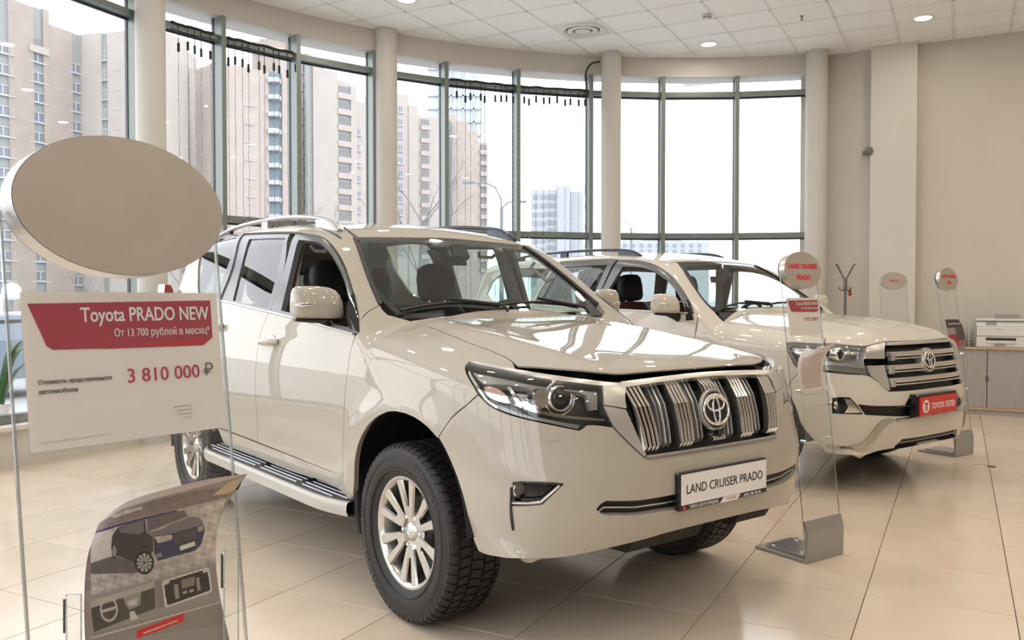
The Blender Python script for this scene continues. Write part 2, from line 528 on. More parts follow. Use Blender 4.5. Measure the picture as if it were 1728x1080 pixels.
WSGLASS = glass_mat('windscreen_glass', (0.72, 0.80, 0.77), 0.9)
SGLASS = glass_mat('side_glass', (0.80, 0.86, 0.84), 1.0)
DGLASS = glass_mat('dark_side_glass', (0.66, 0.70, 0.69), 1.0)
LENS = glass_mat('lamp_lens', (0.93, 0.95, 0.95), 1.0)
REFLECTOR = mat('lamp_reflector', (0.82, 0.82, 0.84), 0.1, 1.0)
LAMP_D = mat('lamp_bezel_dark', (0.045, 0.043, 0.042), 0.25)
LAMP_G = mat('lamp_bezel_grey', (0.28, 0.27, 0.26), 0.3, 0.4)
AMBER = mat('amber_lamp', (0.55, 0.34, 0.27), 0.15)
REDLAMP = mat('red_lamp', (0.45, 0.02, 0.02), 0.15)
DISC = mat('brake_disc', (0.22, 0.21, 0.20), 0.4, 0.9)

def toyota_emblem(parent, o, ax, ay, w, m=CHROME, depth=0.008, name='emblem'):
    """three interlaced ovals, as on the grille badge"""
    o, ax, ay = [np.asarray(k, float) for k in (o, ax, ay)]; az = np.cross(ax, ay); h = w*0.70
    b = MB()
    def oval(cx, cy, rx, ry, t, n=40, z=0):
        pts = [o + ax*(cx+rx*math.cos(2*math.pi*k/n)) + ay*(cy+ry*math.sin(2*math.pi*k/n)) + az*z for k in range(n)]
        b.tube(pts, t, 8, closed=True, up=az)
    t = w*0.036
    oval(0, 0, w/2, h/2*1.12, t*1.15)
    oval(0, h*0.22, w*0.34, h*0.26, t*0.9)
    oval(0, -h*0.02, w*0.125, h*0.50, t*0.9)
    return b.build(name, m, parent)

LETTERS = {}
def letter_mesh(ch, size):
    if (ch, size) not in LETTERS:
        o = text_obj('sidewall_letter', ch, size, (0, 0, 0), (1, 0, 0), (0, 1, 0), RUBBER_L, None, 'CENTER', depth=.0012)
        LETTERS[(ch, size)] = o.data; bpy.data.objects.remove(o)
    return LETTERS[(ch, size)]
def make_wheel(root, x, y, R, rim_r, width, m_face=ALLOY, style='double'):
    """one road wheel; sits on the ground, outer face towards -y"""
    w = empty('wheel', (x, y, R)); w.parent = root
    hw = width/2
    # tyre carcass, then separate tread blocks on the crown
    prof = [(rim_r-0.012, -hw*0.78), (rim_r+0.004, -hw*0.86), (rim_r+0.018, -hw*0.91), (rim_r+0.040, -hw*0.985), (rim_r+0.062, -hw*1.0), (R-0.050, -hw*0.99), (R-0.030, -hw*0.965), (R-0.016, -hw*0.925), (R-0.0095, -hw*0.87)]
    full = prof + [(R-0.0085, t*hw) for t in (-.6, -.3, 0, .3, .6)] + [(r, -h) for r, h in reversed(prof)]
    ty = MB().lathe(full[::-1], 120, 'y').build('tyre', RUBBER, w); auto_smooth(ty, 50)
    b = MB(); NP = 58
    rows = [(-.96, -.70, 1), (-.62, -.27, 0), (-.20, .20, 0), (.27, .62, 0), (.70, .96, 1)]
    for k in range(NP):
        for ri, (t0, t1, sh) in enumerate(rows):
            a0 = (k + .5*(ri % 2))*math.tau/NP; da = math.tau/NP*(.74 if sh else .80); sk = (.018 if ri % 2 else -.018)
            n_t = 3
            ring_ = []
            for j in range(n_t+1):
                t = t0+(t1-t0)*j/n_t; drop = 0.0
                if sh: e_ = (abs(t)-.70)/.26; drop = .016*max(0, e_)**2.2
                ring_.append((t*hw, R-.0005-drop, sk*(j/n_t-.5)))
            vs = []
            for y_, r_, s_ in ring_:
                for q_ in (0, 1):
                    aa = a0 + s_ + da*q_
                    vs.append((r_*math.cos(aa), y_, r_*math.sin(aa)))
                for q_ in (0, 1):
                    aa = a0 + s_ + da*q_
                    vs.append(((r_-.012)*math.cos(aa), y_, (r_-.012)*math.sin(aa)))
            f = []
            for j in range(n_t):
                o_ = j*4; p_ = o_+4
                f += [(o_, p_, p_+1, o_+1), (o_, o_+2, p_+2, p_), (o_+1, p_+1, p_+3, o_+3)]
            f += [(0, 1, 3, 2), (n_t*4, n_t*4+2, n_t*4+3, n_t*4+1)]
            b.add(vs, f)
    b.build('tread', RUBBER, ty, kind='stuff')
    b = MB()
    for rr, th in ((R-0.058, 0.0016), (R-0.066, 0.0012), (rim_r+0.03, 0.0016)):
        b.lathe([(rr-0.003, -hw*1.0+0.003), (rr, -hw*1.0-th), (rr+0.003, -hw*1.0+0.003)], 96, 'y')
    b.build('sidewall_ring', RUBBER, ty)
    for word, mid_a, size in (('DUNLOP', math.radians(222), .040), ('GRANDTREK', math.radians(48), .034)):
        n_ = len(word)
        for i_, ch in enumerate(word):
            a = mid_a + (i_-(n_-1)/2)*size*.86/.322*(1 if math.sin(mid_a) < 0 else -1)
            er = np.array([math.cos(a), 0, math.sin(a)]); et = np.array([-math.sin(a), 0, math.cos(a)])
            if math.sin(mid_a) < 0: ax_, ay_ = et, -er
            else: ax_, ay_ = -et, er
            cen = er*(R-.062-.5*size*(.0)) + np.array([0, -hw*1.0-.0006, 0])
            o_ = letter_mesh(ch, size)
            if o_ is None: continue
            t_ = link_mesh('sidewall_letter', o_, ty)
            az_ = np.cross(ax_, ay_)
            p_ = er*((R+rim_r)/2+.012) + np.array([0, -hw*1.0, 0]) - ay_*size*.36
            t_.matrix_local = Matrix(((ax_[0], ay_[0], az_[0], p_[0]), (ax_[1], ay_[1], az_[1], p_[1]), (ax_[2], ay_[2], az_[2], p_[2]), (0, 0, 0, 1)))
    # rim barrel and lip
    ro = rim_r
    b = MB().lathe([(ro-0.004, hw*0.75), (ro-0.03, hw*0.5), (ro-0.045, 0.0), (ro-0.03, -hw*0.45), (ro-0.018, -hw*0.72), (ro-0.004, -hw*0.80), (ro+0.004, -hw*0.83), (ro+0.004, -hw*0.78), (ro-0.010, -hw*0.74)], 72, 'y')
    b.build('rim_barrel', ALLOY_D, w)
    b = MB().lathe([(ro-0.024, -hw*0.66), (ro-0.014, -hw*0.80), (ro+0.002, -hw*0.845), (ro+0.006, -hw*0.80)], 72, 'y')
    b.build('rim_lip', m_face, w)
    # spokes: six pairs
    def spoke(a, half_in, half_out, r0, r1):
        pts = []
        ca, sa = math.cos(a), math.sin(a)
        def P(r, off, y): return (r*ca - off*sa, y, r*sa + off*ca)
        rs = [r0, r0+(r1-r0)*0.3, r0+(r1-r0)*0.8, r1]; yo = [-hw*(0.64+0.15*(r-.05)/(ro-.05)) for r in rs]
        hs = [half_in, half_in+(half_out-half_in)*.3, half_in+(half_out-half_in)*.8, half_out]
        vs = []
        for r, y_, h in zip(rs, yo, hs):
            vs += [P(r, -h, y_+0.006), P(r, -h*0.74, y_-.002), P(r, h*0.74, y_-.002), P(r, h, y_+0.006), P(r, h*0.8, y_+0.040), P(r, -h*0.8, y_+0.040)]
        f = []
        for i in range(3):
            for k in range(6): f.append((i*6+k, (i+1)*6+k, (i+1)*6+(k+1) % 6, i*6+(k+1) % 6))
        f += [tuple(range(6)), tuple(range(23, 17, -1))]
        return vs, f
    n_pair = 6 if style == 'double' else 5
    for i in range(n_pair):
        a0 = 2*math.pi*i/n_pair + math.radians(93)
        sp = MB()
        for sgn in (-1, 1):
            # each spoke leans outwards towards the rim
            r0, r1 = 0.075, ro-0.010
            a_in, a_out = a0 + sgn*0.20, a0 + sgn*0.235
            vs, f = spoke(a0 + sgn*0.225, 0.0140, 0.0240, r0, r1); sp.add(vs, f)
        # the web joining the pair near the hub
        sp.add(*spoke(a0, 0.024, 0.034, 0.055, 0.108))
        sp.build('spoke', m_face, w)
    hub = MB().lathe([(0.0, -hw*0.66), (0.03, -hw*0.66), (0.036, -hw*0.64), (0.042, -hw*0.58), (0.078, -hw*0.59), (0.088, -hw*0.52), (0.088, -hw*0.2)], 36, 'y').build('hub', m_face, w)
    auto_smooth(hub, 40)
    cap = MB().lathe([(0.0, -hw*0.68), (0.026, -hw*0.68), (0.031, -hw*0.655), (0.032, -hw*0.6)], 30, 'y').build('centre_cap', SATIN, w)
    toyota_emblem(cap, (0, -hw*0.68-0.001, 0), (1, 0, 0), (0, 0, 1), 0.034)
    nl = 6 if style == 'double' else 5
    for i in range(nl):
        a = 2*math.pi*(i+0.5)/nl + math.radians(93)
        MB().cyl((0.068*math.cos(a), -hw*0.62, 0.068*math.sin(a)), 0.0085, 0.03, 6, 'y', smooth=False).build('lug_nut', CHROME, w)
    MB().cyl((0, -0.01, 0), 0.155, 0.022, 40, 'y').build('brake_disc', DISC, w)
    MB().box(-0.17, -0.06, -0.03, 0.05, -0.07, 0.09).build('brake_caliper', UNDER, w)
    return w

def seat(root, x, y, wid=.52, m=LEATHER, mh=None, head=True, z=.56):
    st = empty('seat', (x, y, z)); st.parent = root
    def slab(name, path, ws, th, mm):
        G = []
        for (px_, pz), w_ in zip(path, ws):
            row = []
            for a in np.linspace(0, math.tau, 21):
                ca, sa = math.cos(a), math.sin(a)
                row.append((px_, pz, math.copysign(abs(ca)**.45, ca)*w_/2, math.copysign(abs(sa)**.7, sa)*th))
            G.append(row)
        V = []
        for i, row in enumerate(G):
            t = np.array(path[min(i+1, len(path)-1)]) - np.array(path[max(i-1, 0)]); t = t/np.linalg.norm(t); n_ = np.array([-t[1], t[0]])
            V.append([(q[0]+n_[0]*q[3], q[2], q[1]+n_[1]*q[3]) for q in row])
        b = MB().grid(V); b.add(V[0][:-1], [tuple(range(20))]); b.add(V[-1][:-1], [tuple(range(19, -1, -1))])
        return b.build(name, mm, st)
    slab('seat_cushion', [(.28, .20), (.22, .24), (0, .22), (-.22, .18), (-.28, .15)], [wid*.9, wid, wid, wid*.95, wid*.85], .075, m)
    slab('seat_back', [(-.24, .16), (-.28, .35), (-.34, .55), (-.39, .70), (-.41, .76)], [wid*.85, wid, wid*.95, wid*.8, wid*.6], .065, m)
    if head:
        slab('headrest', [(-.385, .795), (-.395, .83), (-.41, .93), (-.42, 1.0), (-.425, 1.025)], [.22, .28, .29, .26, .18], .055, mh or m)
        MB().tube([(-.40, .06, .70), (-.40, .06, .84)], .007, 6).tube([(-.40, -.06, .70), (-.40, -.06, .84)], .007, 6).build('headrest_post', CHROME, st)
    return st

def steering_wheel(root, c):
    sw = empty('steering_wheel'); sw.parent = root
    R_ = np.array; c = R_(c); ax = R_([0, 1, 0]); up = R_([.42, 0, .907]); nn = np.cross(ax, up)
    MB().tube([c + ax*.19*math.cos(t) + up*.185*math.sin(t) for t in np.linspace(0, math.tau, 40, endpoint=False)], .016, 10, closed=True).build('wheel_rim', LEATHER, sw)
    b = MB().obox(c, ax, up, nn, .075, .06, .03).tube([c-ax*.18, c+ax*.18], .02, 8).tube([c, c-up*.18], .02, 8); b.build('wheel_boss', INT_D, sw)
    MB().tube([c, c+R_([.25, 0, -.09])], .04, 12).build('steering_column', INT_D, sw)

def side_mirrors(root, mc, door_y, paint=None):
    R_ = np.array
    for sy in (1, -1):
        def T(p): return R_([p[0], p[1]*sy, p[2]])
        my, mz, mx = mc[1], mc[2], mc[0]
        # housing: lofted across its width, flat below, sloping to the door on top
        b = MB(); G = []
        sec = [(-1.0, .42, -.55, .5), (-.985, .66, -.78, .72), (-.94, .84, -.93, .86), (-.82, .95, -1.0, .95), (-.5, 1.0, -1.02, 1.0), (0, .99, -1.03, 1.0), (.4, .93, -1.04, 1.0), (.68, .78, -1.05, .95), (.86, .50, -1.05, .85), (.96, .10, -1.04, .7), (1.0, -.35, -1.0, .5)]
        for t, tp, bt, k in sec:
            row = []; yy = my + t*.116
            for a in np.linspace(0, math.tau, 29):
                ca, sa = math.cos(a), math.sin(a)
                ex = math.copysign(abs(ca)**.6, ca); ez = math.copysign(abs(sa)**.5, sa)
                zz = mz + .078*((tp+bt)/2 + (tp-bt)/2*ez)
                dx = (.058 if ex > 0 else .042)*ex*k*(1 - .25*max(0, ez)) + .020*(t-.2)
                row.append(T((mx + dx, yy, zz)))
            G.append(row)
        b.grid(G if sy < 0 else G[::-1])
        b.add([G[0][i] for i in range(28)], [tuple(range(28))]); b.add([G[-1][i] for i in range(28)], [tuple(range(27, -1, -1))])
        mo = b.build('side_mirror', paint or PAINT, root)
        ml = [T((mx + .020*(-1.2+q*1.0) + .058*(.72+.28*min(1, q*2.5)), my - .120 + .115*q, mz - .012 + .004*q)) for q in np.linspace(0, .85, 9)]
        MB().tube(ml, [.006, .010, .011, .011, .010, .009, .008, .006, .003], 10, sx=.5, up=(0, 0, 1)).build('mirror_indicator', CHROME, mo)
        MB().tube([T(np.array(q_)*np.array([1, sy, 1])+np.array([.004, 0, .001])) for q_ in ml[1:8]], .0025, 6).build('indicator_line', LAMP_D, mo)
        MB().obox(T((mx-.035, my, mz)), (1, 0, 0), (0, 1, 0), (0, 0, 1), .006, .098, .062).build('mirror_glass', CHROME, mo)
        b = MB()
        b.tube([T((mx, my+.02, mz-.075)), T((mx+.01, my+.09, mz-.098)), T((mx+.015, -door_y, mz-.115))], [.030, .032, .04], 12, sx=.6)
        b.build('mirror_arm', BLACKP, mo)
        b = MB().tube([T((mx-.01, my-.11, mz-.084)), T((mx, my, mz-.09)), T((mx, my+.11, mz-.088))], [.02, .034, .03], 12, sx=.35, up=(1, 0, 0))
        b.build('mirror_underside', BLACKP, mo)


def roof_rails(C, root, x0, x1, y, m_near, m_far):
    for sy in (-1, 1):
        m = m_near if sy < 0 else m_far
        rl = empty('roof_rail'); rl.parent = root
        xs = [x0, x0-.05, x0-.13, x0-.25, x0-.6, (x0+x1)/2, x1+.5, x1+.15, x1]
        hh = [.002, .022, .038, .046, .050, .050, .046, .028, .002]
        pts = [(x, sy*y, C.top([(x, -y)])[0][2]+h) for x, h in zip(xs, hh)]
        pts = interp_path(pts, .04)
        MB().tube(pts, [.014]*len(pts), 12, sx=1.35).build('rail_tube', m, rl)
        # tapered front foot, slim middle and rear feet
        P = [(x, C.top([(x, -y)])[0][2]) for x in (x0-.02, x0-.10, x0-.20, x0-.27)]
        G = [[(x, sy*(y-w), z-.006), (x, sy*(y-w*.8), z+h), (x, sy*(y+w*.8), z+h), (x, sy*(y+w), z-.006)] for (x, z), h, w in zip(P, (.010, .036, .046, .044), (.018, .022, .022, .018))]
        b = MB().grid(G, False); b.add(G[-1], [(0, 1, 2, 3)]); b.build('rail_foot', m, rl)
        for xf in ((x0+x1)/2-.05, x1+.25):
            z = C.top([(xf, -y)])[0][2]
            MB().box(xf-.05, xf+.05, sy*y-.014, sy*y+.014, z-.006, z+.042).build('rail_foot', m if xf > x1+.3 else BLACKP, rl)
# ================================================================== the room
WALLM = mat('wall_paint_warm_white', (0.58, 0.535, 0.475), 0.75, noise=0.02, nscale=3, bump=0.04, bscale=120)
COLM = mat('column_paint', (0.60, 0.57, 0.52), 0.6, noise=0.02, nscale=3)
CEILM = mat('ceiling_tile', (0.90, 0.91, 0.90), 0.85, noise=0.03, nscale=30, bump=0.15, bscale=350)
GRIDM = mat('ceiling_grid_metal', (0.60, 0.595, 0.58), 0.4)
TILE_A = mat('floor_tile_beige', (0.72, 0.60, 0.475), 0.14, noise=0.05, nscale=2.5, detail=6)
TILE_B = mat('floor_tile_beige_light', (0.745, 0.62, 0.495), 0.15, noise=0.05, nscale=2.0, detail=6)
TILE_C = mat('floor_tile_beige_dark', (0.695, 0.575, 0.45), 0.14, noise=0.05, nscale=3.0, detail=6)
GROUT = mat('grout', (0.30, 0.25, 0.20), 0.8)
ALU = mat('aluminium_grey_green', (0.22, 0.25, 0.235), 0.38, 0.35, noise=0.04)
ALU_D = mat('gasket_dark', (0.03, 0.04, 0.055), 0.4)
PANE = glass_mat('window_pane_glass', (0.965, 0.98, 0.985), 1.0, f0=0.035)
SILLM = mat('window_sill_white', (0.74, 0.70, 0.64), 0.4)

# window wall: a circular arc through the mullion positions
_mp = np.array([(-3.65, 8.29), (-3.09, 9.07), (-2.47, 9.75), (-1.70, 10.35), (-.86, 10.8), (.046, 11.2), (1.02, 11.45), (1.99, 11.5), (2.98, 11.5), (3.87, 11.4)])
_A = np.c_[2*_mp, np.ones(len(_mp))]; _s = np.linalg.lstsq(_A, (_mp**2).sum(1), rcond=None)[0]
AC = _s[:2]; AR = math.sqrt(_s[2] + AC @ AC)
def arc_pt(a, dr=0.0): return (AC[0] + (AR+dr)*math.cos(a), AC[1] + (AR+dr)*math.sin(a))
def arc_angle_px(u):
    d = np.array([(u-864)/F_PX, 1.0]); d /= np.linalg.norm(d)
    b = d @ AC; c = AC @ AC - AR*AR; t = b + math.sqrt(b*b - c); p = d*t
    return math.atan2(p[1]-AC[1], p[0]-AC[0])
A_END = arc_angle_px(1372)
MULL = [arc_angle_px(u) for u in (1240, 1115, 993, 870, 748, 626, 497, 370, 226)]
_st = MULL[-1]-MULL[-2]
MULL.append(MULL[-1]+2.2*_st)
while MULL[-1] + _st < math.radians(255): MULL.append(MULL[-1]+_st)  # bays beyond the left edge are unseen, added to bring in daylight
A_BEG = MULL[-1]
BACK = [(arc_pt(A_BEG)[0], -7.0), (10.5, -7.0)]
WALL_D = 12.12
def wall_pt(b): return grid_pt(WALL_D, b)
def inside_room(x, y, m=0.0):
    if math.hypot(x-AC[0], y-AC[1]) < AR+m and True: return True
    if x*D1[0]+y*D1[1] < WALL_D+m and x > AC[0] and y > -7: return True
    return (y < arc_pt(A_BEG)[1]) and x > BACK[0][0]-m and y > -7

# ---- floor: a grout bed with every tile in view laid on it
ROOM = [arc_pt(a, .22) for a in np.linspace(A_END-.03, A_BEG, 50)] + BACK + [wall_pt(-8.0), wall_pt(1.25)]
fl = MB().add([(*p, -.012) for p in ROOM], [tuple(range(len(ROOM)))]).build('floor', GROUT, kind='structure')
def tile_mesh(name, m, s=.6, gap=.0045, h=.012, bev=.0008):
    b = MB(); a = s/2-gap/2; c = a-bev
    vs = [(-a, -a, -h), (a, -a, -h), (a, a, -h), (-a, a, -h), (-a, -a, -bev*.6), (a, -a, -bev*.6), (a, a, -bev*.6), (-a, a, -bev*.6), (-c, -c, 0), (c, -c, 0), (c, c, 0), (-c, c, 0)]
    f = [(8, 9, 10, 11)] + [(i, (i+1) % 4, 4+(i+1) % 4, 4+i) for i in range(4)] + [(4+i, 4+(i+1) % 4, 8+(i+1) % 4, 8+i) for i in range(4)]
    b.add(vs, f); me = b.mesh(name); me.materials.append(m); return me
TM = [tile_mesh('floor_tile', m) for m in (TILE_A, TILE_B, TILE_C)]
def px_of(p):
    x, y, z = p[0], p[1], p[2]-CAM_H; c, s = math.cos(PITCH), math.sin(PITCH); d = y*c - z*s
    if d < .2: return None
    return 864+F_PX*x/d, 540-F_PX*(y*s+z*c)/d, d
def lay_tiles(parent, z, oa, ob, meshes, name, limit, rest_mat, flip=False, keep=lambda x, y: True, skip=()):
    near_, rest = [], []
    for i in range(-16, 22):
        for j in range(-18, 22):
            a, b = oa+.6*(i+.5), ob+.6*(j+.5); x, y = grid_pt(a, b)
            if not keep(x, y) or (i, j) in skip: continue
            q = px_of((x, y, z))
            if q and -90 < q[0] < 1818 and -70 < q[1] < 1150: near_.append((q[2], x, y))
            else: rest.append((x, y))
    near_.sort()
    rng = random.Random(3)
    for d, x, y in near_[:limit]:
        o = bpy.data.objects.new(name, rng.choice(meshes)); COL.objects.link(o); o.parent = parent
        o.location = (x, y, z); o.rotation_euler = (math.pi if flip else 0, 0, math.pi/2-GA if not flip else -(math.pi/2-GA)*-1)
    rest += [(x, y) for d, x, y in near_[limit:]]
    b = MB(); h = .2982
    u1 = np.array([D1[0], D1[1], 0])*h; u2 = np.array([D2[0], D2[1], 0])*h
    for x, y in rest:
        c = np.array([x, y, z]); q = [c-u1-u2, c+u1-u2, c+u1+u2, c-u1+u2]
        b.add(q, [(0, 1, 2, 3)] if not flip else [(3, 2, 1, 0)])
    if rest: b.build(name, rest_mat, parent, kind='stuff')
lay_tiles(fl, 0.0, 4.235, .37, TM, 'floor_tile', 300, TILE_A, keep=lambda x, y: inside_room(x, y, .15))
# ---- ceiling: grid bars and lay-in tiles
ce = MB().add([(*p, CEIL+.03) for p in ROOM], [tuple(range(len(ROOM)-1, -1, -1))]).build('ceiling', GRIDM, kind='structure')
CT = tile_mesh('ceiling_tile', CEILM, gap=.022, h=.02, bev=.004)
CA, CB = 9.80, .10
vent_c = None
def ceil_at(u, v):
    d = pix_ray(u, v); return CAM + d*((CEIL-CAM_H)/d[2])
def ceil_cell(p):
    a = p[0]*D1[0]+p[1]*D1[1]; b = p[0]*D2[0]+p[1]*D2[1]
    return math.floor((a-CA)/.6), math.floor((b-CB)/.6)
VENT = ceil_cell(ceil_at(975, 49))
lay_tiles(ce, CEIL, CA, CB, [CT], 'ceiling_tile', 300, CEILM, flip=True, keep=lambda x, y: inside_room(x, y, .42), skip=[VENT])
# white T-bars of the grid between the tiles
b = MB()
for k in range(-16, 22):
    for (o_, u_, w_, q_) in ((CA, D1, D2, CB), (CB, D2, D1, CA)):
        for j in range(-16, 22):
            c = u_*(o_+.6*k) + w_*(q_+.6*(j+.5))
            if inside_room(c[0], c[1], .2): b.obox((*c, CEIL-.002), (*u_, 0), (*w_, 0), (0, 0, 1), .012, .3, .004)
b.build('ceiling_grid', mat('ceiling_grid_white', (.82, .82, .80), .45), ce, kind='stuff')
# ---- walls
def wall_seg(name, p, q, z0=0.0, z1=CEIL, t=.15, m=WALLM):
    p, q = np.array(p, float), np.array(q, float); e = (q-p)/np.linalg.norm(q-p); n = np.array([-e[1], e[0]])
    P = [p, q, q+n*t, p+n*t]
    b = MB().add([(*k, z0) for k in P] + [(*k, z1) for k in P], [(3, 2, 1, 0), (4, 5, 6, 7), (0, 1, 5, 4), (1, 2, 6, 5), (2, 3, 7, 6), (3, 0, 4, 7)])
    return b.build(name, m, kind='structure')
pe = arc_pt(A_END)
# end wall right of the windows, its pilaster and the long wall beyond
w_l = grid_pt(WALL_D, 1.02)
wall_seg('wall_back', wall_pt(-9.0), wall_pt(1.9))
pil0 = ceil_at(1470, 77); pil1 = ceil_at(1549, 70)
pb0 = pil0[0]*D2[0]+pil0[1]*D2[1]; pb1 = pil1[0]*D2[0]+pil1[1]*D2[1]; pa = .5*((pil0[0]*D1[0]+pil0[1]*D1[1]) + (pil1[0]*D1[0]+pil1[1]*D1[1]))
c = [grid_pt(pa, pb0), grid_pt(pa, pb1), grid_pt(WALL_D+.02, pb1), grid_pt(WALL_D+.02, pb0)]
MB().add([(*k, 0) for k in c] + [(*k, CEIL) for k in c], [(0, 1, 2, 3), (7, 6, 5, 4), (4, 5, 1, 0), (5, 6, 2, 1), (6, 7, 3, 2), (7, 4, 0, 3)]).build('wall_pilaster', mat('pilaster_paint', (.63, .60, .545), .7, noise=.02, nscale=3), kind='structure')
wall_seg('wall_left', arc_pt(A_BEG), BACK[0], m=WALLM)
wall_seg('wall_front', BACK[0], BACK[1], m=WALLM)
wall_seg('wall_right', BACK[1], wall_pt(-8.0), m=WALLM)
# ---- round columns
for k, (u, Y, dia) in enumerate(((258, 8.2, .272), (653, 10.28, .262), (1030.5, 11.22, .256), (1375, 11.15, .272))):
    x = (u-864)/F_PX*Y
    MB().cyl((x, Y, 0), dia/2, CEIL, 48).build('trim_%d' % (k+1), COLM, kind='structure')
# ---- soffit over the glass
def arc_band(name, a0, a1, r0, r1, z0, z1, m, n=60, **kw):
    b = MB(); A = np.linspace(a0, a1, n)
    for ri, fl_ in ((r0, 1), (r1, 0)):
        b.grid([[(*arc_pt(a, ri), z0), (*arc_pt(a, ri), z1)] for a in A])
    b.grid([[(*arc_pt(a, r0), z0), (*arc_pt(a, r1), z0)] for a in A]); b.grid([[(*arc_pt(a, r0), z1), (*arc_pt(a, r1), z1)] for a in A])
    return b.build(name, m, **kw)
SOF = 4.305
arc_band('trim_5', A_END-.01, A_BEG, -.10, .25, SOF, CEIL+.01, COLM, kind='structure')
arc_band('trim_6', A_END-.01, A_BEG, -.22, .20, 0, .30, SILLM, kind='structure')
arc_band('trim_7', A_END-.01, A_BEG, -.30, .10, .30, .335, SILLM, kind='structure')
# ---- window bays: mullion, transoms, three panes each
T1, T2 = 4.08, 2.21
edges = [A_END] + MULL
def bay(n, a0, a1):
    w = empty('window_%d' % n, (*arc_pt((a0+a1)/2), 0)); w['kind'] = 'structure'
    inv = -np.array([*arc_pt((a0+a1)/2), 0])
    def put(b, nm, m):
        o = b.build(nm, m, w); o.location = inv; return o
    def rad(a): return np.array([math.cos(a), math.sin(a), 0])
    p0, p1 = np.array([*arc_pt(a0), 0]), np.array([*arc_pt(a1), 0]); e = (p1-p0); L = np.linalg.norm(e); e /= L; nrm = np.array([-e[1], e[0], 0])
    # mullion at a1: box in the room, dark gasket outside
    r = rad(a1); t = np.array([-r[1], r[0], 0]); c = np.array([*arc_pt(a1), 0])
    put(MB().obox(c - r*.055 + np.array([0, 0, (SOF+.33)/2]), r, t, (0, 0, 1), .075, .026, (SOF-.33)/2), 'mullion', ALU)
    put(MB().obox(c + r*.035 + np.array([0, 0, (SOF+.33)/2]), r, t, (0, 0, 1), .018, .034, (SOF-.33)/2), 'gasket', ALU_D)
    for z, h in ((T1, .030), (T2, .034), (.375, .035)):
        put(MB().obox((p0+p1)/2 + np.array([0, 0, z]) - rad((a0+a1)/2)*.03, e, nrm, (0, 0, 1), L/2, .05, h), 'transom', ALU)
        put(MB().obox((p0+p1)/2 + np.array([0, 0, z-h-.008]) + rad((a0+a1)/2)*.02, e, nrm, (0, 0, 1), L/2, .012, .012), 'gasket', ALU_D)
    for z0, z1 in ((.41, T2-.034), (T2+.034, T1-.03), (T1+.03, SOF)):
        put(MB().add([p0+e*.03+(0, 0, z0), p1-e*.03+(0, 0, z0), p1-e*.03+(0, 0, z1), p0+e*.03+(0, 0, z1)], [(0, 1, 2, 3)]), 'pane', PANE)
for n in range(len(edges)-1): bay(n+1, edges[n], edges[n+1])

# ---- ceiling fittings
LAMP_ON = mat('downlight_diffuser', (.9, .88, .84), .5, emit=(1.0, .93, .82), estr=4.0)
LAMP_RIM = mat('downlight_rim', (.80, .79, .77), .35)
def downlight(x, y, label, power=8.0):
    t = empty('downlight', (x, y, CEIL), 0, label, 'light', 'round downlights in the tiled ceiling')
    MB().lathe([(.112, .0), (.112, -.008), (.098, -.010), (.090, -.004), (.090, .03)], 36).build('rim', LAMP_RIM, t)
    MB().cyl((0, 0, -.007), .090, .012, 36).build('diffuser', LAMP_ON, t)
    ld = bpy.data.lights.new('downlight_lamp', 'AREA'); ld.shape = 'DISK'; ld.size = .17; ld.energy = power; ld.color = (1.0, .90, .77)
    lo = bpy.data.objects.new('downlight_lamp', ld); COL.objects.link(lo); lo.parent = t; lo.location = (0, 0, -.012)
    return t
shown = {(686, -1): 'bright round downlight cut off by the top edge of the picture', (1196, 74): 'bright round downlight above the middle of the room by the ceiling sensor', (1558, 30): 'bright round downlight at the right near the pilaster'}
done = []
for (u, v), lab in shown.items():
    p = ceil_at(u, v); downlight(p[0], p[1], lab, 6.0); done.append((p[0], p[1]))
cnt = 0
for i in range(-5, 6):
    for j in range(-4, 5):
        x, y = grid_pt(8.9+2.4*i*.75, 1.9+2.4*j*.75)
        if not inside_room(x, y, -.9) or any(math.hypot(x-a, y-b_) < 1.3 for a, b_ in done): continue
        q = px_of((x, y, CEIL))
        if q and -20 < q[0] < 1750 and -15 < q[1]: continue
        downlight(x, y, 'round ceiling downlight outside the picture'); cnt += 1
# air vent
vp = grid_pt(CA+.6*(VENT[0]+.5), CB+.6*(VENT[1]+.5))
t = empty('ceiling_vent', (vp[0], vp[1], CEIL), math.pi/2-GA, 'round white air diffuser set in a square ceiling panel', 'vent')
VM = mat('vent_white', (.72, .71, .68), .4)
MB().box(-.289, .289, -.289, .289, -.004, .01).build('panel', VM, t)
o = MB().lathe([(.285, -.002), (.27, -.022), (.235, -.028), (.21, -.012), (.20, .02)], 48).build('outer_ring', VM, t)
MB().lathe([(.185, -.016), (.14, -.032), (.12, -.020), (.115, .01)], 48).build('middle_ring', VM, t)
MB().lathe([(.095, -.022), (.05, -.034), (.0, -.030)], 40).build('centre_cone', VM, t)
MB().cyl((0, 0, -.0062), .20, .002, 40).build('throat', mat('vent_dark', (.06, .06, .055), .7), t)
p = ceil_at(1193, 25)
t = empty('smoke_detector', (p[0], p[1], CEIL), 0, 'small white smoke detector on the ceiling', 'detector')
MB().lathe([(.0, -.002), (.055, -.002), (.055, -.018), (.048, -.022)], 32).build('base', VM, t)
MB().lathe([(.046, -.022), (.046, -.046), (.036, -.056), (.0, -.058)], 32).build('body', VM, t)
b = MB()
for k in range(8):
    a = k*math.tau/8; b.obox((.0465*math.cos(a), .0465*math.sin(a), -.036), (math.cos(a), math.sin(a), 0), (-math.sin(a), math.cos(a), 0), (0, 0, 1), .001, .010, .006)
b.build('slot', mat('vent_dark', (.06, .06, .055), .7), t)
p = ceil_at(1353, 27)
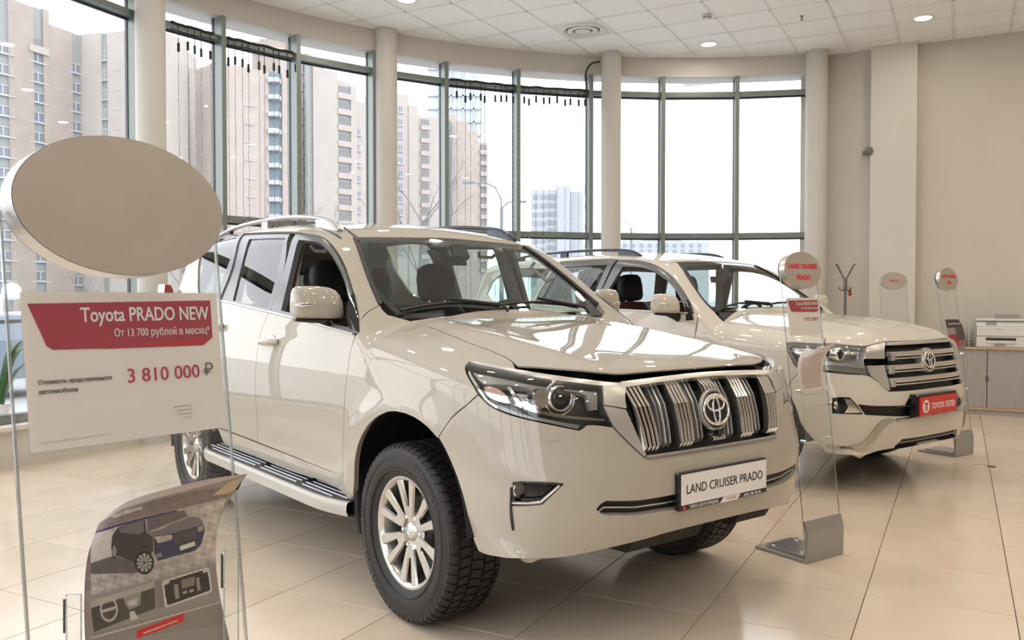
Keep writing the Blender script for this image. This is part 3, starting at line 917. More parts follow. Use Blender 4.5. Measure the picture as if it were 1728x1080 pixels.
t = empty('sprinkler', (p[0], p[1], CEIL), 0, 'tiny brass sprinkler head hanging from the ceiling', 'sprinkler')
BR = mat('dull_brass', (.30, .24, .16), .35, .8)
MB().cyl((0, 0, -.035), .009, .035, 12).build('stem', BR, t); MB().cyl((0, 0, -.046), .020, .003, 16).build('deflector', BR, t); MB().cyl((0, 0, -.004), .022, .004, 20).build('escutcheon', BR, t)
# cable looping from the ceiling to the transom beside the third column
pts = [at_depth(u, v, 11.25) for u, v in ((1012, 104), (1000, 106), (991, 116), (988, 130), (990, 148), (991, 165))]
tag(MB().tube(interp_path(pts, .05), .012, 8).build('power_cable', mat('cable_black', (.02, .02, .022), .5)), 'black cable looping from the ceiling to the window frame', 'cable')
# ---- light-string curtains in the windows
CABLE = mat('garland_cable', (.012, .014, .02), .5)
WIRE = mat('garland_wire', (.16, .16, .16), .5)
LED = mat('garland_led', (.80, .82, .85), .3)
def curtain(ua, ub, plugs, label, seed):
    rng = random.Random(seed)
    a0, a1 = arc_angle_px(ua), arc_angle_px(ub)
    t = empty('light_curtain', (*arc_pt((a0+a1)/2, -.10), T1), 0, label, 'string lights', 'curtains of string lights hung from the upper window bar')
    inv = -np.array([*arc_pt((a0+a1)/2, -.10), T1])
    pts = [np.array([*arc_pt(a, -.10), T1 + .022 + .003*math.sin(a*160) + rng.uniform(-.003, .003)]) + inv for a in np.linspace(a0, a1, 26)]
    MB().tube(pts, .014, 8).build('header_cable', CABLE, t)
    pts = [np.array([*arc_pt(a, -.10), T1 - .045 + .004*math.sin(a*90)]) + inv for a in np.linspace(a0, a1, 14)]
    MB().tube(pts, .007, 6).build('header_cable', CABLE, t)
    for u, dv in plugs:
        a = arc_angle_px(u); p = np.array([*arc_pt(a, -.10), T1]) + inv
        top = np.array([p[0], p[1], .0]); zl = -dv/1450*math.hypot(*arc_pt(a))
        s = MB().tube([top, top+(0, 0, zl+.04)], .004, 5).build('lead', CABLE, t)
        MB().cyl(top+(0, 0, zl-.04), .014, .085, 10).build('plug', CABLE, s)
        zz = np.linspace(zl-.04, 1.35-T1, 30)
        MB().tube([top+(rng.uniform(-.004, .004), 0, z) for z in zz], .0024, 4).build('drop_wire', WIRE, s)
        b = MB()
        for z in np.arange(zl-.18, 1.35-T1, -.105):
            b.sphere(top+(rng.uniform(-.006, .006), -.004, z+rng.uniform(-.02, .02)), (.0045, .0045, .008), 5, 3)
        b.build('leds', LED, s, kind='stuff')
curtain(283, 356, [(295.5, 33), (311.5, 27), (323, 30), (334, 32), (349.5, 32)], 'string lights hanging in the pane right of the nearest column', 1)
curtain(378, 490, [(380, 35), (391.5, 31), (404, 32), (414, 38), (432, 30), (441, 34), (457, 27), (466, 29), (480, 33), (494, 21)], 'string lights with black plugs in the pane left of the second column', 2)
curtain(756, 865, [(766.5, 22), (781, 28), (789.5, 23), (807, 22), (813.5, 25), (831.5, 22), (841.5, 21), (850.5, 20), (861.5, 21)], 'string lights in the pane showing the street lamp', 3)
curtain(874, 988, [(880.5, 20), (888.5, 23), (900.5, 17), (913.5, 19), (923, 18), (936, 16), (949.5, 20), (958.5, 18), (972.5, 19), (983, 18)], 'string lights in the pane showing the distant grey tower', 4)
# ------------------------------------------------------------------ the nearer SUV
def mir(P):
    """right-half outline (starts and ends near y = 0) -> closed symmetric outline"""
    P = np.asarray(P, float); Q = P[::-1]*np.array([1, -1, 1])
    return np.vstack([P, Q])
class NearSUV(Car):
    Wz = Spl([(.25, .845), (.40, .885), (.55, .915), (.70, .928), (.85, .932), (1.0, .926), (1.12, .912), (1.22, .895), (1.30, .876), (1.45, .833), (1.60, .790), (1.75, .745), (1.90, .695)])
    F0 = Spl([(.25, .78), (.33, .83), (.40, .875), (.48, .910), (.56, .930), (.65, .938), (.73, .930), (.80, .910), (.92, .885), (1.02, .855), (1.10, .83), (1.2, .79)])
    Hc = Spl([(.95, 1.03), (.80, 1.085), (.60, 1.135), (.3, 1.185), (0, 1.228), (-.3, 1.265), (-.5, 1.285), (-1, 1.30)])
    Rc = Spl([(-.8, 1.60), (-.95, 1.690), (-1.05, 1.732), (-1.2, 1.776), (-1.5, 1.822), (-2, 1.850), (-2.6, 1.852), (-3.2, 1.825), (-3.7, 1.77)])
    Tf = Spl([(-5, 0), (-4, .0), (-1, 0), (.0, 0), (.3, .006), (.6, .03), (.9, .08)])
    AX = (0.02, -2.78); AZ = 0.42
    def W(s, x, z):
        w = s.Wz(z) - np.where(x > -0.5, s.Tf(x), 0) - 0.075*np.clip((-2.9-x)/0.9, 0, 2)**2
        for ax in s.AX:
            r = np.hypot(x-ax, z-s.AZ); w = w + 0.014*np.exp(-((r-0.50)/0.07)**2)*np.clip((1.05-z)/0.2, 0, 1)*np.clip((0.40-(x-ax))/0.2, 0, 1)
        # shallow hollow along the lower doors
        w = w - 0.010*np.exp(-((z-0.66)/0.09)**2)*np.clip((x+2.3)/0.25, 0, 1)*np.clip((-0.5-x)/0.2, 0, 1)
        return w
    def g(s, P):
        x, y, z = P[:, 0], P[:, 1], P[:, 2]; ay = np.abs(y)
        side = ay - s.W(x, z)
        sl = .47*3.94*ay**2.94
        nose = (x - (s.F0(z) - .47*ay**3.94))/np.sqrt(1+sl*sl)
        hood = z - (s.Hc(x) - .055*(ay/.75)**3 + .010*np.exp(-((ay-.50)/.10)**2))
        low = smax(smax(nose, side, .10), hood, .075)
        ws = (x - (-.44 - (z-1.281)*1.357 + .045*(1-(ay/.73)**2)))*.593
        roof = z - (s.Rc(x) - .040*(ay/.6)**2)
        up = smax(smax(ws, side, .05), roof, .09)
        body = smin(low, up, .015)
        rear = -x - (3.76 - .42*np.clip(z-1.0, 0, 2)**1.2 - .07*np.clip(.75-z, 0, 1) - .25*(ay/.9)**4)
        return smax(body, rear, .16)

def build_near_suv():
    POSE = (.257, 4.140, -.910)
    root = empty('suv', (POSE[0], POSE[1], 0), POSE[2], 'white SUV in front with grille of upright chrome bars', 'car')
    C = NearSUV(POSE, root)
    R_ = np.array
    px = C.px
    # ---- traced lines (photo pixels on the flank)
    seam_b = px([(498.5, 393.7), (478, 455), (456, 519), (443, 552), (434, 595), (431.5, 680), (434.6, 746)])
    fd_top = px([(498.5, 393.7), (520, 395), (539, 398), (552, 405), (561, 414), (572, 429), (581, 446), (588, 465), (595, 488), (601, 512), (605, 535), (606, 558)])
    fd_front = px([(606, 560), (594, 584), (589, 610), (583, 655), (580, 725), (580, 807)])
    fd_out = np.vstack([seam_b[:1], fd_top[1:], fd_front[1:], seam_b[:0:-1]])
    belt_px = [(354, 504), (390, 511), (450, 525.5), (487, 534), (535, 546.5), (587, 560.5), (604, 566)]
    belt = px(belt_px)
    # rear door: rear edge and wheel-arch cut in car coordinates
    c_top = px([(411.5, 395.5)])[0]
    c_belt = px([(369, 505)])[0]
    rd_rear = C.side([(c_top[0], c_top[2]), ((c_top[0]+c_belt[0])/2, (c_top[2]+c_belt[2])/2), (c_belt[0], c_belt[2]), (c_belt[0]-.02, 1.15), (c_belt[0]+.0, .98), (-2.33, .82), (-2.27, .66), (-2.22, .565)])
    rd_bot = np.array([seam_b[-1]])
    rd_out = np.vstack([px([(489, 393.7)]), rd_rear, rd_bot, seam_b[1:-1][::-1]])
    def bz(x):  # belt height at x
        o = np.argsort(belt[:, 0]); return np.interp(x, belt[o, 0], belt[o, 2])
    def belt_pts(x0, x1, n=10, dz=0.0):
        return C.side([(x, bz(x)+dz) for x in np.linspace(x0, x1, n)])
    # ---- dark inner shell so that gaps read black
    arcF = [(C.AX[0]+.47*math.cos(a), C.AZ+.47*math.sin(a)) for a in np.linspace(math.pi, 0, 22)]
    arcR = [(C.AX[1]+.475*math.cos(a), C.AZ+.475*math.sin(a)) for a in np.linspace(math.pi, 0, 22)]
    flank = [(-3.70, .50)] + [(-3.3, .47)] + arcR + [(-2.28, .50), (-.46, .50)] + arcF + [(.50, .5), (.50, 1.0), (.2, 1.12), (-.3, 1.2)] + [(x, bz(x)-.03) for x in (-.6, -1.2, -1.8, -2.4)] + [(-3.6, 1.3)]
    C.panel('inner_shell', C.side(flank), SIDE, INT_D, off=-.05, thick=0, step=.07)
    nose = mir(np.vstack([C.front([(-.001, 1.05), (-.4, 1.05), (-.7, 1.05)]), C.side([(.52, 1.06), (.45, .9), (.50, .6), (.55, .42)]), C.front([(-.6, .46), (-.001, .46)])]))
    C.panel('inner_nose', nose, FRONT, UNDER, off=-.11, thick=0, step=.05, mirror=False)
    # ---- hood
    seam_h = px([(690, 541), (722, 551.5), (760, 566), (800, 582), (835, 595), (856, 605), (865, 611.5), (871, 617)])
    hood_front = px([(872.5, 618), (905, 619.5), (950, 623), (1000, 628), (1035, 631.5), (1075, 630)])
    hf_c = C.px([(1162, 623.5)])[0]; hf_c[1] = -.001
    hood_out = mir(np.vstack([[hf_c], hood_front[::-1], seam_h[::-1], C.top([(-.40, -.5), (-.43, -.25), (-.44, -.001)])]))
    C.panel('hood', hood_out, TOP, PAINT, step=.028, mirror=False, thick=.007, gap=.005)
    gap_fill = mir(np.vstack([[hf_c + R_([0, 0, .012])], px([(1075, 628), (1035, 629), (950, 620.5), (875, 616)]), px([(874, 626), (926, 636), (985, 643), (1045, 651), (1100, 652)]), [C.px([(1162, 652)])[0]*R_([1, 0, 1])-R_([0, .001, 0])]]))
    C.panel('hood_gap_filler', gap_fill, FRONT, mat('gap_shade_black', (.006, .005, .005), .9), off=-.05, thick=0, mirror=False, gap=-.004, step=.04)  # matte black filler sheet stands in for shade in the hood gap
    # ---- fender
    arch_px = [(739.6, 738), (722, 719), (700, 703), (684, 696), (668, 692.5), (655, 693), (642, 698), (625, 711), (612, 730), (603, 752), (598, 780), (597, 820), (596, 850)]
    arch = px(arch_px)
    seam_bf = px([(739.6, 738), (760, 708), (789, 682), (807, 669)])
    apillar_base = px([(606, 549), (614, 533), (627, 522), (642, 515)])
    cowl = px([(646, 523), (655, 531.5), (672, 536), (690, 541)])
    lamp_up = px([(871, 623.5), (850, 619.5), (828, 615.5), (805, 612), (792, 610.5), (785.5, 618), (786.5, 627), (798, 650), (807, 666)])
    fender = np.vstack([fd_front[::-1], apillar_base, cowl, seam_h[1:-1], lamp_up, seam_bf[::-1][1:], arch[1:]])
    C.panel('front_fender', fender, DIAG, PAINT, step=.026, thick=.03)
    # ---- bumper
    lamp_low = px([(807, 666), (812, 671), (822, 681), (837, 690.5), (857, 698.5), (877, 704.5), (926, 715.5), (977, 726), (983, 723), (989, 717), (1003, 716.5), (1034, 720.5)])
    gr_diag = px([(1034, 720.5), (1050, 737), (1068, 755), (1087, 772)])
    gr_bot = px([(1087, 772), (1120, 768.5), (1160, 763)])
    gb_c = R_([C.front([(-.001, gr_bot[-1][2])])[0]])
    bump_low = px([(1120, 901), (1093, 909), (1060, 917.5), (1020, 927), (982, 935), (950, 940.5), (923, 943), (880, 943), (840, 940), (817, 935)])
    bl_c = R_([C.front([(-.001, bump_low[0][2]+.004)])[0]])
    arch_f = px([(807, 930), (797, 905), (787, 862), (776, 820), (762, 782), (750, 756)])
    bump_out = mir(np.vstack([gb_c, gr_bot[::-1], gr_diag[::-1][1:], lamp_low[::-1][1:], seam_bf[::-1][1:], arch_f[::-1], bump_low[::-1], bl_c]))
    fog = px([(865, 816.5), (880, 814.8), (915, 815.5), (951, 817.5), (934, 834), (915.5, 852), (890, 854.5), (864, 854.5), (863, 835)])
    blade = px([(861.5, 822), (864.5, 822), (863.8, 850), (866, 875), (868, 894), (864.5, 895), (861, 870)])
    itk_t = px([(1006, 860), (1013, 851), (1023, 845), (1050, 845.3), (1075, 844.5), (1110, 839.5), (1149, 832)])
    itk_b = px([(1152.6, 857.5), (1110, 864.5), (1075, 869.5), (1040, 869.8), (1019, 869.2)])
    itk = mir(np.vstack([C.front([(-.001, itk_b[0][2]-.004)]), itk_b, itk_t, C.front([(-.001, itk_t[-1][2]+.004)])]))
    fog_m = fog*R_([1, -1, 1])
    C.panel('front_bumper', bump_out, FRONT, PAINT, holes=[fog, fog_m, itk], step=.024, mirror=False, thick=.03, hole_gap=0)
    # lower intake filling
    C.panel('lower_intake', itk, FRONT, BLACKP, off=-.03, thick=-.025, mirror=False, gap=-.002, step=.04)
    mid = np.vstack([(itk_t[i]+itk_b[j])/2 for i, j in ((0, 4), (2, 4), (4, 2), (5, 1), (6, 0))])
    mid = mid + R_([0, 0, -.003]); mid = np.vstack([mid, [[mid[-1][0]+.004, -.001, mid[-1][2]+.004]]])
    mids = interp_path(np.vstack([mid, mid[::-1][1:]*R_([1, -1, 1])]), .05)
    C.strip('intake_chrome', mids, .0032, SATIN, off=-.016, mirror=False)
    # fog lamp
    C.panel('fog_recess', fog, FRONT, GLOSSB, off=-.045, thick=-.04, gap=-.001, step=.03)
    fl = C.px([(878.5, 830)])[0]; n = C.grad(fl[None])[0]
    for sy in (1, -1):
        f = fl*R_([1, sy, 1]); nn = n*R_([1, sy, 1]); d = R_([.9, -.2*sy, 0]); d /= np.linalg.norm(d)
        e = np.cross(d, (0, 0, 1)); e /= np.linalg.norm(e)
        q = f - d*.050 + R_([0, sy*.012, 0])
        def disc(r, t, dep): return [q + e*r*math.cos(k*math.tau/24) + R_([0, 0, 1])*r*math.sin(k*math.tau/24) + d*dep for k in range(24)]
        b = MB(); a1 = disc(.028, 0, 0); a2 = disc(.030, 0, .024); a3 = disc(.025, 0, .026)
        b.add(a1+a2+a3, [(k, (k+1) % 24, 24+(k+1) % 24, 24+k) for k in range(24)] + [(24+k, 24+(k+1) % 24, 48+(k+1) % 24, 48+k) for k in range(24)], True)
        o = b.build('fog_lamp', REFLECTOR, root)
        MB().add(disc(.025, 0, .010), [tuple(range(24))]).build('fog_reflector', REFLECTOR, o)
        b = MB()
        for k in range(-2, 3): b.obox(q + d*.016 + e*k*.009, e, R_([0, 0, 1]), d, .0015, .020*(1-.12*abs(k)), .003)
        b.build('fog_fins', LAMP_G, o)
        MB().add(disc(.026, 0, .024), [tuple(range(24))]).build('fog_lens', LENS, o)
    fs = px([(864, 849), (890, 849.5), (912, 847.5), (930, 832), (944, 819)])
    C.strip('fog_chrome', interp_path(fs, .03), [.007]*len(interp_path(fs, .03)), CHROME, off=-.004, sx=.8)
    C.panel('bumper_blade', blade, FRONT, GLOSSB, off=.004, thick=.01, gap=0, step=.02)
    C.strip('intake_edge', interp_path(px([(865, 815.5), (880, 814), (915, 815), (950, 817)]), .03), .004, GLOSSB)
    # parking sensors, washer flap
    for u, v in ((946.5, 790), (1133, 804)):
        p = C.px([(u, v)])[0]; n = C.grad(p[None])[0]
        for sy in (1, -1):
            pp, nn = p*R_([1, sy, 1]), n*R_([1, sy, 1]); a = np.cross(nn, (0, 0, 1)); a /= np.linalg.norm(a); b_ = np.cross(nn, a)
            pts = [pp + a*.011*math.cos(k*math.tau/16) + b_*.011*math.sin(k*math.tau/16) for k in range(16)]
            MB().tube(pts, .0014, 6, closed=True).add([q+nn*.001 for q in pts], [tuple(range(16))]).build('parking_sensor', PAINT, root)
    C.panel('washer_flap', px([(912, 736), (950, 741), (952, 744.5), (922, 744)]), FRONT, PAINT, off=.002, thick=.003, gap=0, step=.03)
    # ---- under the nose: skid plate and lower trim
    for y0, y1, z0 in ((-.36, .06, .375), (.30, .52, .385)):
        b = MB(); pts = [(.80, y0), (.80, y1), (.45, y1+.02), (.45, y0)]
        b.add([(x, y, .43 if x > .6 else .40) for x, y in pts] + [(x-.03, y, z0 if x > .6 else z0-.02) for x, y in pts], [(0, 1, 2, 3), (7, 6, 5, 4), (0, 4, 5, 1), (1, 5, 6, 2), (2, 6, 7, 3), (3, 7, 4, 0)])
        b.build('skid_plate', UNDER, root)
    MB().box(.0, .45, -.62, .62, .40, .47).build('under_cover', UNDER, root)
    for sy in (1, -1):
        MB().box(.46, .54, min(sy*.58, sy*.72), max(sy*.58, sy*.72), .36, .45, bev=.02).build('air_deflector', BLACKP, root)
    # ---- doors
    def cut_below(out, sgn):  # part of an outline under / over the belt line
        return np.array([p for p in out if sgn*(p[2]-bz(p[0])) > 0.004])
    fb = cut_below(fd_out, -1); xs = fb[:, 0]
    lower_fd = np.vstack([belt_pts(seam_b[:, 0][2]-.0, fd_front[0][0]-.015, 12), [p for p in fd_front if p[2] < bz(p[0])-.02], [p for p in seam_b[::-1] if p[2] < bz(p[0])-.02]])
    fd_, fd_m = C.panel('front_door', lower_fd, SIDE, PAINT, step=.028)
    lower_rd = np.vstack([belt_pts(rd_rear[2][0], seam_b[2][0], 10), [p for p in seam_b if p[2] < bz(p[0])-.02], [p for p in rd_rear[::-1] if p[2] < bz(p[0])-.02]])
    rd_, rd_m = C.panel('rear_door', lower_rd, SIDE, PAINT, step=.028)
    # window frames (upper halves of the doors)
    fd_glass = np.vstack([px([(503, 404.5), (520, 406), (535.5, 409), (546, 415), (555, 424), (565, 439), (573, 454), (580, 473), (586, 497), (590, 523), (593, 552)]), px([(560, 545.5), (520, 535), (473.5, 523), (488, 462)])])
    up_fd = np.vstack([[p for p in fd_top if p[2] > bz(p[0])+.0], belt_pts(fd_front[0][0]-.01, seam_b[2][0], 12, .004), seam_b[1:2]])
    ff, ff_m = C.panel('window_frame', up_fd, SIDE, FRAMEG, holes=[fd_glass], step=.028, parent=None, thick=.03, off=-.004)
    ff.parent = fd_; ff_m.parent = fd_m
    rd_glass = px([(419.5, 403.5), (450, 402), (480.5, 401.5), (465, 465), (450.5, 519.5), (420, 513), (392, 506.5), (404, 458)])
    up_rd = np.vstack([px([(489, 393.7), (450, 394.2), (411.5, 395.5)]), rd_rear[1:2], belt_pts(rd_rear[2][0], seam_b[2][0], 10, .004), seam_b[1:2]])
    rf, rf_m = C.panel('window_frame', up_rd, SIDE, FRAMEG, holes=[rd_glass], step=.028, thick=.03, off=-.004)
    rf.parent = rd_; rf_m.parent = rd_m
    for o, p in zip(C.panel('window_glass', rd_glass, SIDE, SGLASS, off=-.012, thick=0, gap=-.006, step=.06), (rd_, rd_m)): o.parent = p
    # the far front window is shut, the near one is wound down
    o = C.panel('window_glass', fd_glass, SIDE, SGLASS, off=-.012, thick=0, gap=-.006, step=.06, mirror=True); o[1].parent = fd_m; bpy.data.objects.remove(o[0])
    # ---- body side: roof rail edge, pillars, quarter
    ditch = px([(597, 399), (588, 391), (577, 383), (560, 379)])
    dt = C.top([(x, -.655) for x in (-1.05, -1.3, -1.7, -2.2, -2.7, -3.2, -3.45)])
    rear_edge = C.side([(-3.52, 1.60), (-3.62, 1.35), (-3.68, 1.1)])
    q_low = C.side([(-3.70, .85), (-3.70, .72), (-3.42, .55)])
    aR = C.side([(C.AX[1]+.475*math.cos(a), C.AZ+.475*math.sin(a)) for a in np.linspace(math.radians(164), math.radians(12), 20)])
    ws_edge = px([(642, 515), (632, 492), (622, 467), (612, 438), (604, 415), (598.5, 402)])
    side_out = np.vstack([ws_edge, ditch[1:3], dt, rear_edge, q_low, aR, rd_rear[::-1][1:-1], px([(411.5, 393.5), (450, 392.2), (489, 391.8), (498.5, 391.8)]), fd_top[1:], apillar_base[1:-1]])
    qglass = px([(405, 396.5), (385, 396.2), (366, 398.5), (350, 410), (340, 424), (335.5, 440), (334, 465), (334.5, 492), (338, 498), (366, 503), (386, 452)])
    dq = np.vstack([rd_rear[:1], ])
    C.panel('body_side', side_out, APIL, PAINT, holes=[qglass], step=.03, gap=.002)
    C.panel('quarter_glass', qglass, SIDE, SGLASS, off=-.008, thick=.004, gap=.004, step=.06)
    # sill under the doors
    sill = np.vstack([C.side([(x, z) for x, z in zip(np.linspace(-2.22, fd_front[-1][0], 8), np.linspace(.562, fd_front[-1][2]+.002, 8))]), px([(586, 810), (594, 850)]), C.side([(-.55, .45), (-1.2, .455), (-2.15, .47)])])
    C.panel('sill', sill, SIDE, PAINT, step=.04)
    # ---- roof
    roof_out = mir(np.vstack([px([(745, 401.5)])*R_([1, 0, 1]) + R_([0, -.001, 0]), px([(700, 401), (650, 400.5), (606, 400.5)]), ditch[1:3]+R_([0, .012, 0]), dt+R_([0, .012, 0]), C.top([(-3.52, -.5), (-3.55, -.001)])]))
    C.panel('roof', roof_out, TOP, PAINT, step=.04, mirror=False, thick=.02)
    C.panel('roof_ditch_moulding', np.vstack([ditch[1:3], dt, (dt+R_([0, .016, 0]))[::-1], (ditch[1:3]+R_([0, .016, 0]))[::-1]]), TOP, BLACKP, off=-.006, thick=0, step=.05, gap=-.003)
    # ---- windscreen
    base_px = px([(650, 530.5), (700, 526), (760, 523)])
    wl = C.on(WIND, WIND.to2(R_([[-.40, -.001, 1.285]])))
    top_px = np.vstack([ws_edge[1:], px([(606, 401.5), (650, 401.5), (700, 402), (745, 402.5)])])
    wt = top_px[-1].copy(); wt[1] = -.001
    ws_out = mir(np.vstack([[[wl[0][0], -.001, wl[0][2]]], C.on(WIND, WIND.to2(R_([[-.40, -.35, 1.275], [-.43, -.66, 1.265]]))), ws_edge[:1]+R_([0, .03, 0]), ws_edge[1:-1], top_px[-4:-1], [wt]]))
    C.panel('windscreen', ws_out, WIND, WSGLASS, off=-.004, thick=0, step=.05, gap=.006, mirror=False)
    # black ceramic border of the windscreen, as a band behind the glass
    q = WIND.to2(ws_out); qi = inset(densify(q, .04), -.002 if area2(q) < 0 else .002)
    ring_in = []
    cen = q.mean(0)
    for k in q:
        v = cen-k; L = np.linalg.norm(v)
        ring_in.append(k + v*R_([.055, .0]) + R_([0, (.034 if v[1] > 0 else -.05)]))
    hole3 = C.on(WIND, np.array(ring_in))
    C.panel('windscreen_border', ws_out, WIND, GLOSSB, holes=[hole3], off=-.009, thick=0, step=.05, gap=.004, mirror=False)
    C.strip('windscreen_moulding', interp_path(ws_edge, .04), .011, BLACKP, off=.000)
    # cowl panel and wipers
    cw = mir(np.vstack([C.top([(-.405, -.001), (-.37, -.45)]), px([(690, 541), (672, 536), (655, 531)]), C.on(WIND, WIND.to2(R_([[-.47, -.66, 1.30], [-.43, -.3, 1.31], [-.42, -.001, 1.315]])))]))
    C.panel('cowl_panel', cw, TOP, BLACKP, off=-.016, thick=.01, mirror=False, step=.04)
    def ws_pt(y, z, off):
        p = C.on(WIND, WIND.to2(R_([[-.44-(z-1.281)*1.357, y, z]])))[0]; return p + C.grad(p[None])[0]*off
    for y0, y1 in ((-.10, -.62), (.48, -.06)):
        a = ws_pt(y0, 1.295, .022); bq = ws_pt((y0+y1)/2, 1.325, .026); c = ws_pt(y1, 1.305, .022)
        w = MB().tube([ws_pt(y0+.06, 1.265, .015), ws_pt(y0+.04, 1.29, .028), ws_pt((y0+y1)/2, 1.322, .034)], .009, 8).build('wiper', BLACKP, root)
        MB().tube([ws_pt(y0+(y1-y0)*t, 1.30+.018*math.sin(t*math.pi), .012) for t in np.linspace(-.02, 1.05, 12)], .007, 8).build('wiper_blade', BLACKP, w)
    C.panel('pillar_cover', px([(412, 394.6), (404, 395.6), (394, 424), (384, 453), (364, 503.8), (371, 506.5), (392, 452)]), SIDE, FRAMEG, off=.004, thick=.01, gap=0, step=.04)
    # ---- belt moulding, door handles, mirrors
    C.strip('belt_moulding', interp_path(belt_pts(rd_rear[2][0]+.01, fd_front[0][0]-.03, 14), .1), .0075, SATIN, off=.001)
    for u, v, par in ((456, 576.5, (fd_, fd_m)), (368, 551, (rd_, rd_m))):
        p = C.px([(u, v)])[0]
        for sy, pr_ in zip((1, -1), par):
            b = MB(); L = .115
            pts = [R_([p[0]+t*L, p[1]-.006-.030*(1-abs(t)**4), p[2]+.004*t]) for t in np.linspace(-1, 1, 13)]
            b.tube([q*R_([1, sy, 1]) for q in pts], [.015+.006*(1-abs(t)) for t in np.linspace(-1, 1, 13)], 12, sx=.62, up=(0, 0, 1))
            h = b.build('door_handle', PAINT, pr_)
            MB().sphere(R_([p[0]+.01, p[1]+.004, p[2]])*R_([1, sy, 1]), (.062, .010, .040), 20, 10).build('handle_cup', SATIN, h)
    # mirror: measured at its own pixels, standing off the door
    mc = C.px_plane(535, 510, 0, -.72)
    side_mirrors(root, mc, .885)
    sail = px([(592, 500), (597, 494), (602, 517), (606, 545), (606.5, 560), (597, 557), (590, 553)])
    for o, p in zip(C.panel('mirror_sail', sail, SIDE, GLOSSB, off=.004, thick=.01, gap=0, step=.04), (fd_, fd_m)): o.parent = p
    # ---- head lamp
    lens_out = px([(792, 614), (845, 626.5), (885, 636), (926, 644), (970, 649.5), (1013, 654), (1015, 670), (1016.5, 684), (1025, 702), (1034, 719.5), (1003, 715.5), (989, 716), (983, 722), (977, 725), (926, 714.5), (877, 703.5), (857, 697.5), (837, 689.5), (822, 680), (812, 669.5), (799, 648), (788, 625), (787, 618)])
    hous = C.panel('headlamp', lens_out, FRONT, LAMP_D, off=-.075, thick=-.072, gap=0, step=.03)
    for o, p in zip(C.panel('headlamp_lens', lens_out, FRONT, LENS, off=.001, thick=0, gap=.001, step=.03), hous): o.parent = p
    def inner(name, pts, m, off, thick, st=.02):
        for o, p in zip(C.panel(name, px(pts), FRONT, m, off=off, thick=thick, gap=0, step=st), hous): o.parent = p
    inner('lamp_edge', [(788, 624), (792, 622), (803, 645), (813, 664), (822, 676), (838, 686), (836, 689.5), (820, 679), (809, 665), (797, 645)], CHROME, -.01, .02)
    inner('lamp_lower_band', [(826, 682), (838, 684), (880, 698), (926, 708), (980, 717.5), (976, 724.5), (926, 713.5), (877, 702.5), (838, 689)], LAMP_G, -.012, .01)
    inner('lamp_light_guide', [(866, 683.5), (868, 680), (905, 690), (950, 699), (1022, 706), (1025, 710), (950, 704.5), (905, 696)], CHROME, -.016, .012)
    inner('lamp_upper_shroud', [(797, 620), (845, 630), (926, 648), (1012, 658), (1012, 690), (1000, 691), (992, 664), (975, 657), (926, 653), (860, 643), (812, 642)], LAMP_G, -.022, .03)
    inner('indicator_lamp', [(810, 647), (822, 643), (838, 650), (851, 664), (857, 679), (840, 678), (823, 671)], AMBER, -.03, .03)
    inner('indicator_reflector', [(812, 656), (838, 661), (852, 666), (858, 680), (838, 677), (821, 669)], REFLECTOR, -.024, .02)
    inner('high_beam_frame', [(854, 648), (860, 648), (876, 676), (916, 687), (914, 691), (870, 681)], CHROME, -.018, .02)
    inner('high_beam_reflector', [(866, 652), (890, 655), (905, 668), (912, 684), (880, 675)], REFLECTOR, -.05, .03)
    pj = C.px([(958.5, 674.5)])[0]
    for sy, hp in zip((1, -1), hous):
        q = pj*R_([1, sy, 1]); d = R_([.98, -.18*sy, 0.0]); d /= np.linalg.norm(d); e = np.cross((0, 0, 1), d); up = R_([0, 0, 1])
        c0 = q - d*.062
        def circ(r, dep, n=28): return [c0 + e*r*math.cos(k*math.tau/n) + up*r*math.sin(k*math.tau/n) + d*dep for k in range(n)]
        n = 28
        b = MB(); rings = [circ(.056, -.03), circ(.053, .014), circ(.046, .020), circ(.041, .012)]
        b.add(sum(rings, []), [(i*n+k, i*n+(k+1) % n, (i+1)*n+(k+1) % n, (i+1)*n+k) for i in range(3) for k in range(n)], True)
        pjo = b.build('projector_ring', CHROME, hp)
        b = MB(); rings = [circ(.041*math.cos(t), .008+.022*math.sin(t)) for t in np.linspace(0, 1.45, 7)]
        b.add(sum(rings, []), [(i*n+k, i*n+(k+1) % n, (i+1)*n+(k+1) % n, (i+1)*n+k) for i in range(6) for k in range(n)], True)
        b.build('projector_lens', GLOSSB, pjo)
        b = MB().tube(circ(.064, .004), .0055, 8, closed=True); b.build('projector_halo', CHROME, pjo)
        c1 = c0 + e*(.085 if sy > 0 else -.085)*(-1) - d*.02
        c1 = c0 - R_([.05, -.10*sy*-1, 0])*0 + R_([-.035, -.075*sy, .004])
        MB().tube([c1-d*.03, c1+d*.03], [.034, .036], 20).build('lamp_module', REFLECTOR, hp)
    # chrome bar over the lamps and the grille surround
    bar = np.vstack([px([(793, 611.5), (810, 613.5), (840, 619), (880, 627), (926, 634), (985, 641.5), (1045, 647), (1055, 646.5)])])
    low = px([(1055, 652.5), (1050, 653), (1013, 651.5), (970, 647), (926, 641.5), (885, 633.5), (845, 624), (800, 615)])
    C.panel('lamp_top_trim', np.vstack([bar, low]), FRONT, SATIN, off=.006, thick=.02, gap=0, step=.03)
    blk = px([(1015.5, 652), (1054, 653), (1052.5, 670), (1055, 690), (1036, 686.5), (1018, 684)])
    C.panel('grille_end_block', blk, FRONT, SATIN, off=.010, thick=.03, gap=0, step=.03)
    dg = px([(1018, 685.5), (1036, 688), (1055, 692), (1072, 730), (1089, 767), (1087, 771), (1068, 754), (1050, 736), (1035, 720), (1026, 702)])
    C.panel('grille_corner_trim', dg, FRONT, SATIN, off=.006, thick=.03, gap=.0, step=.03)
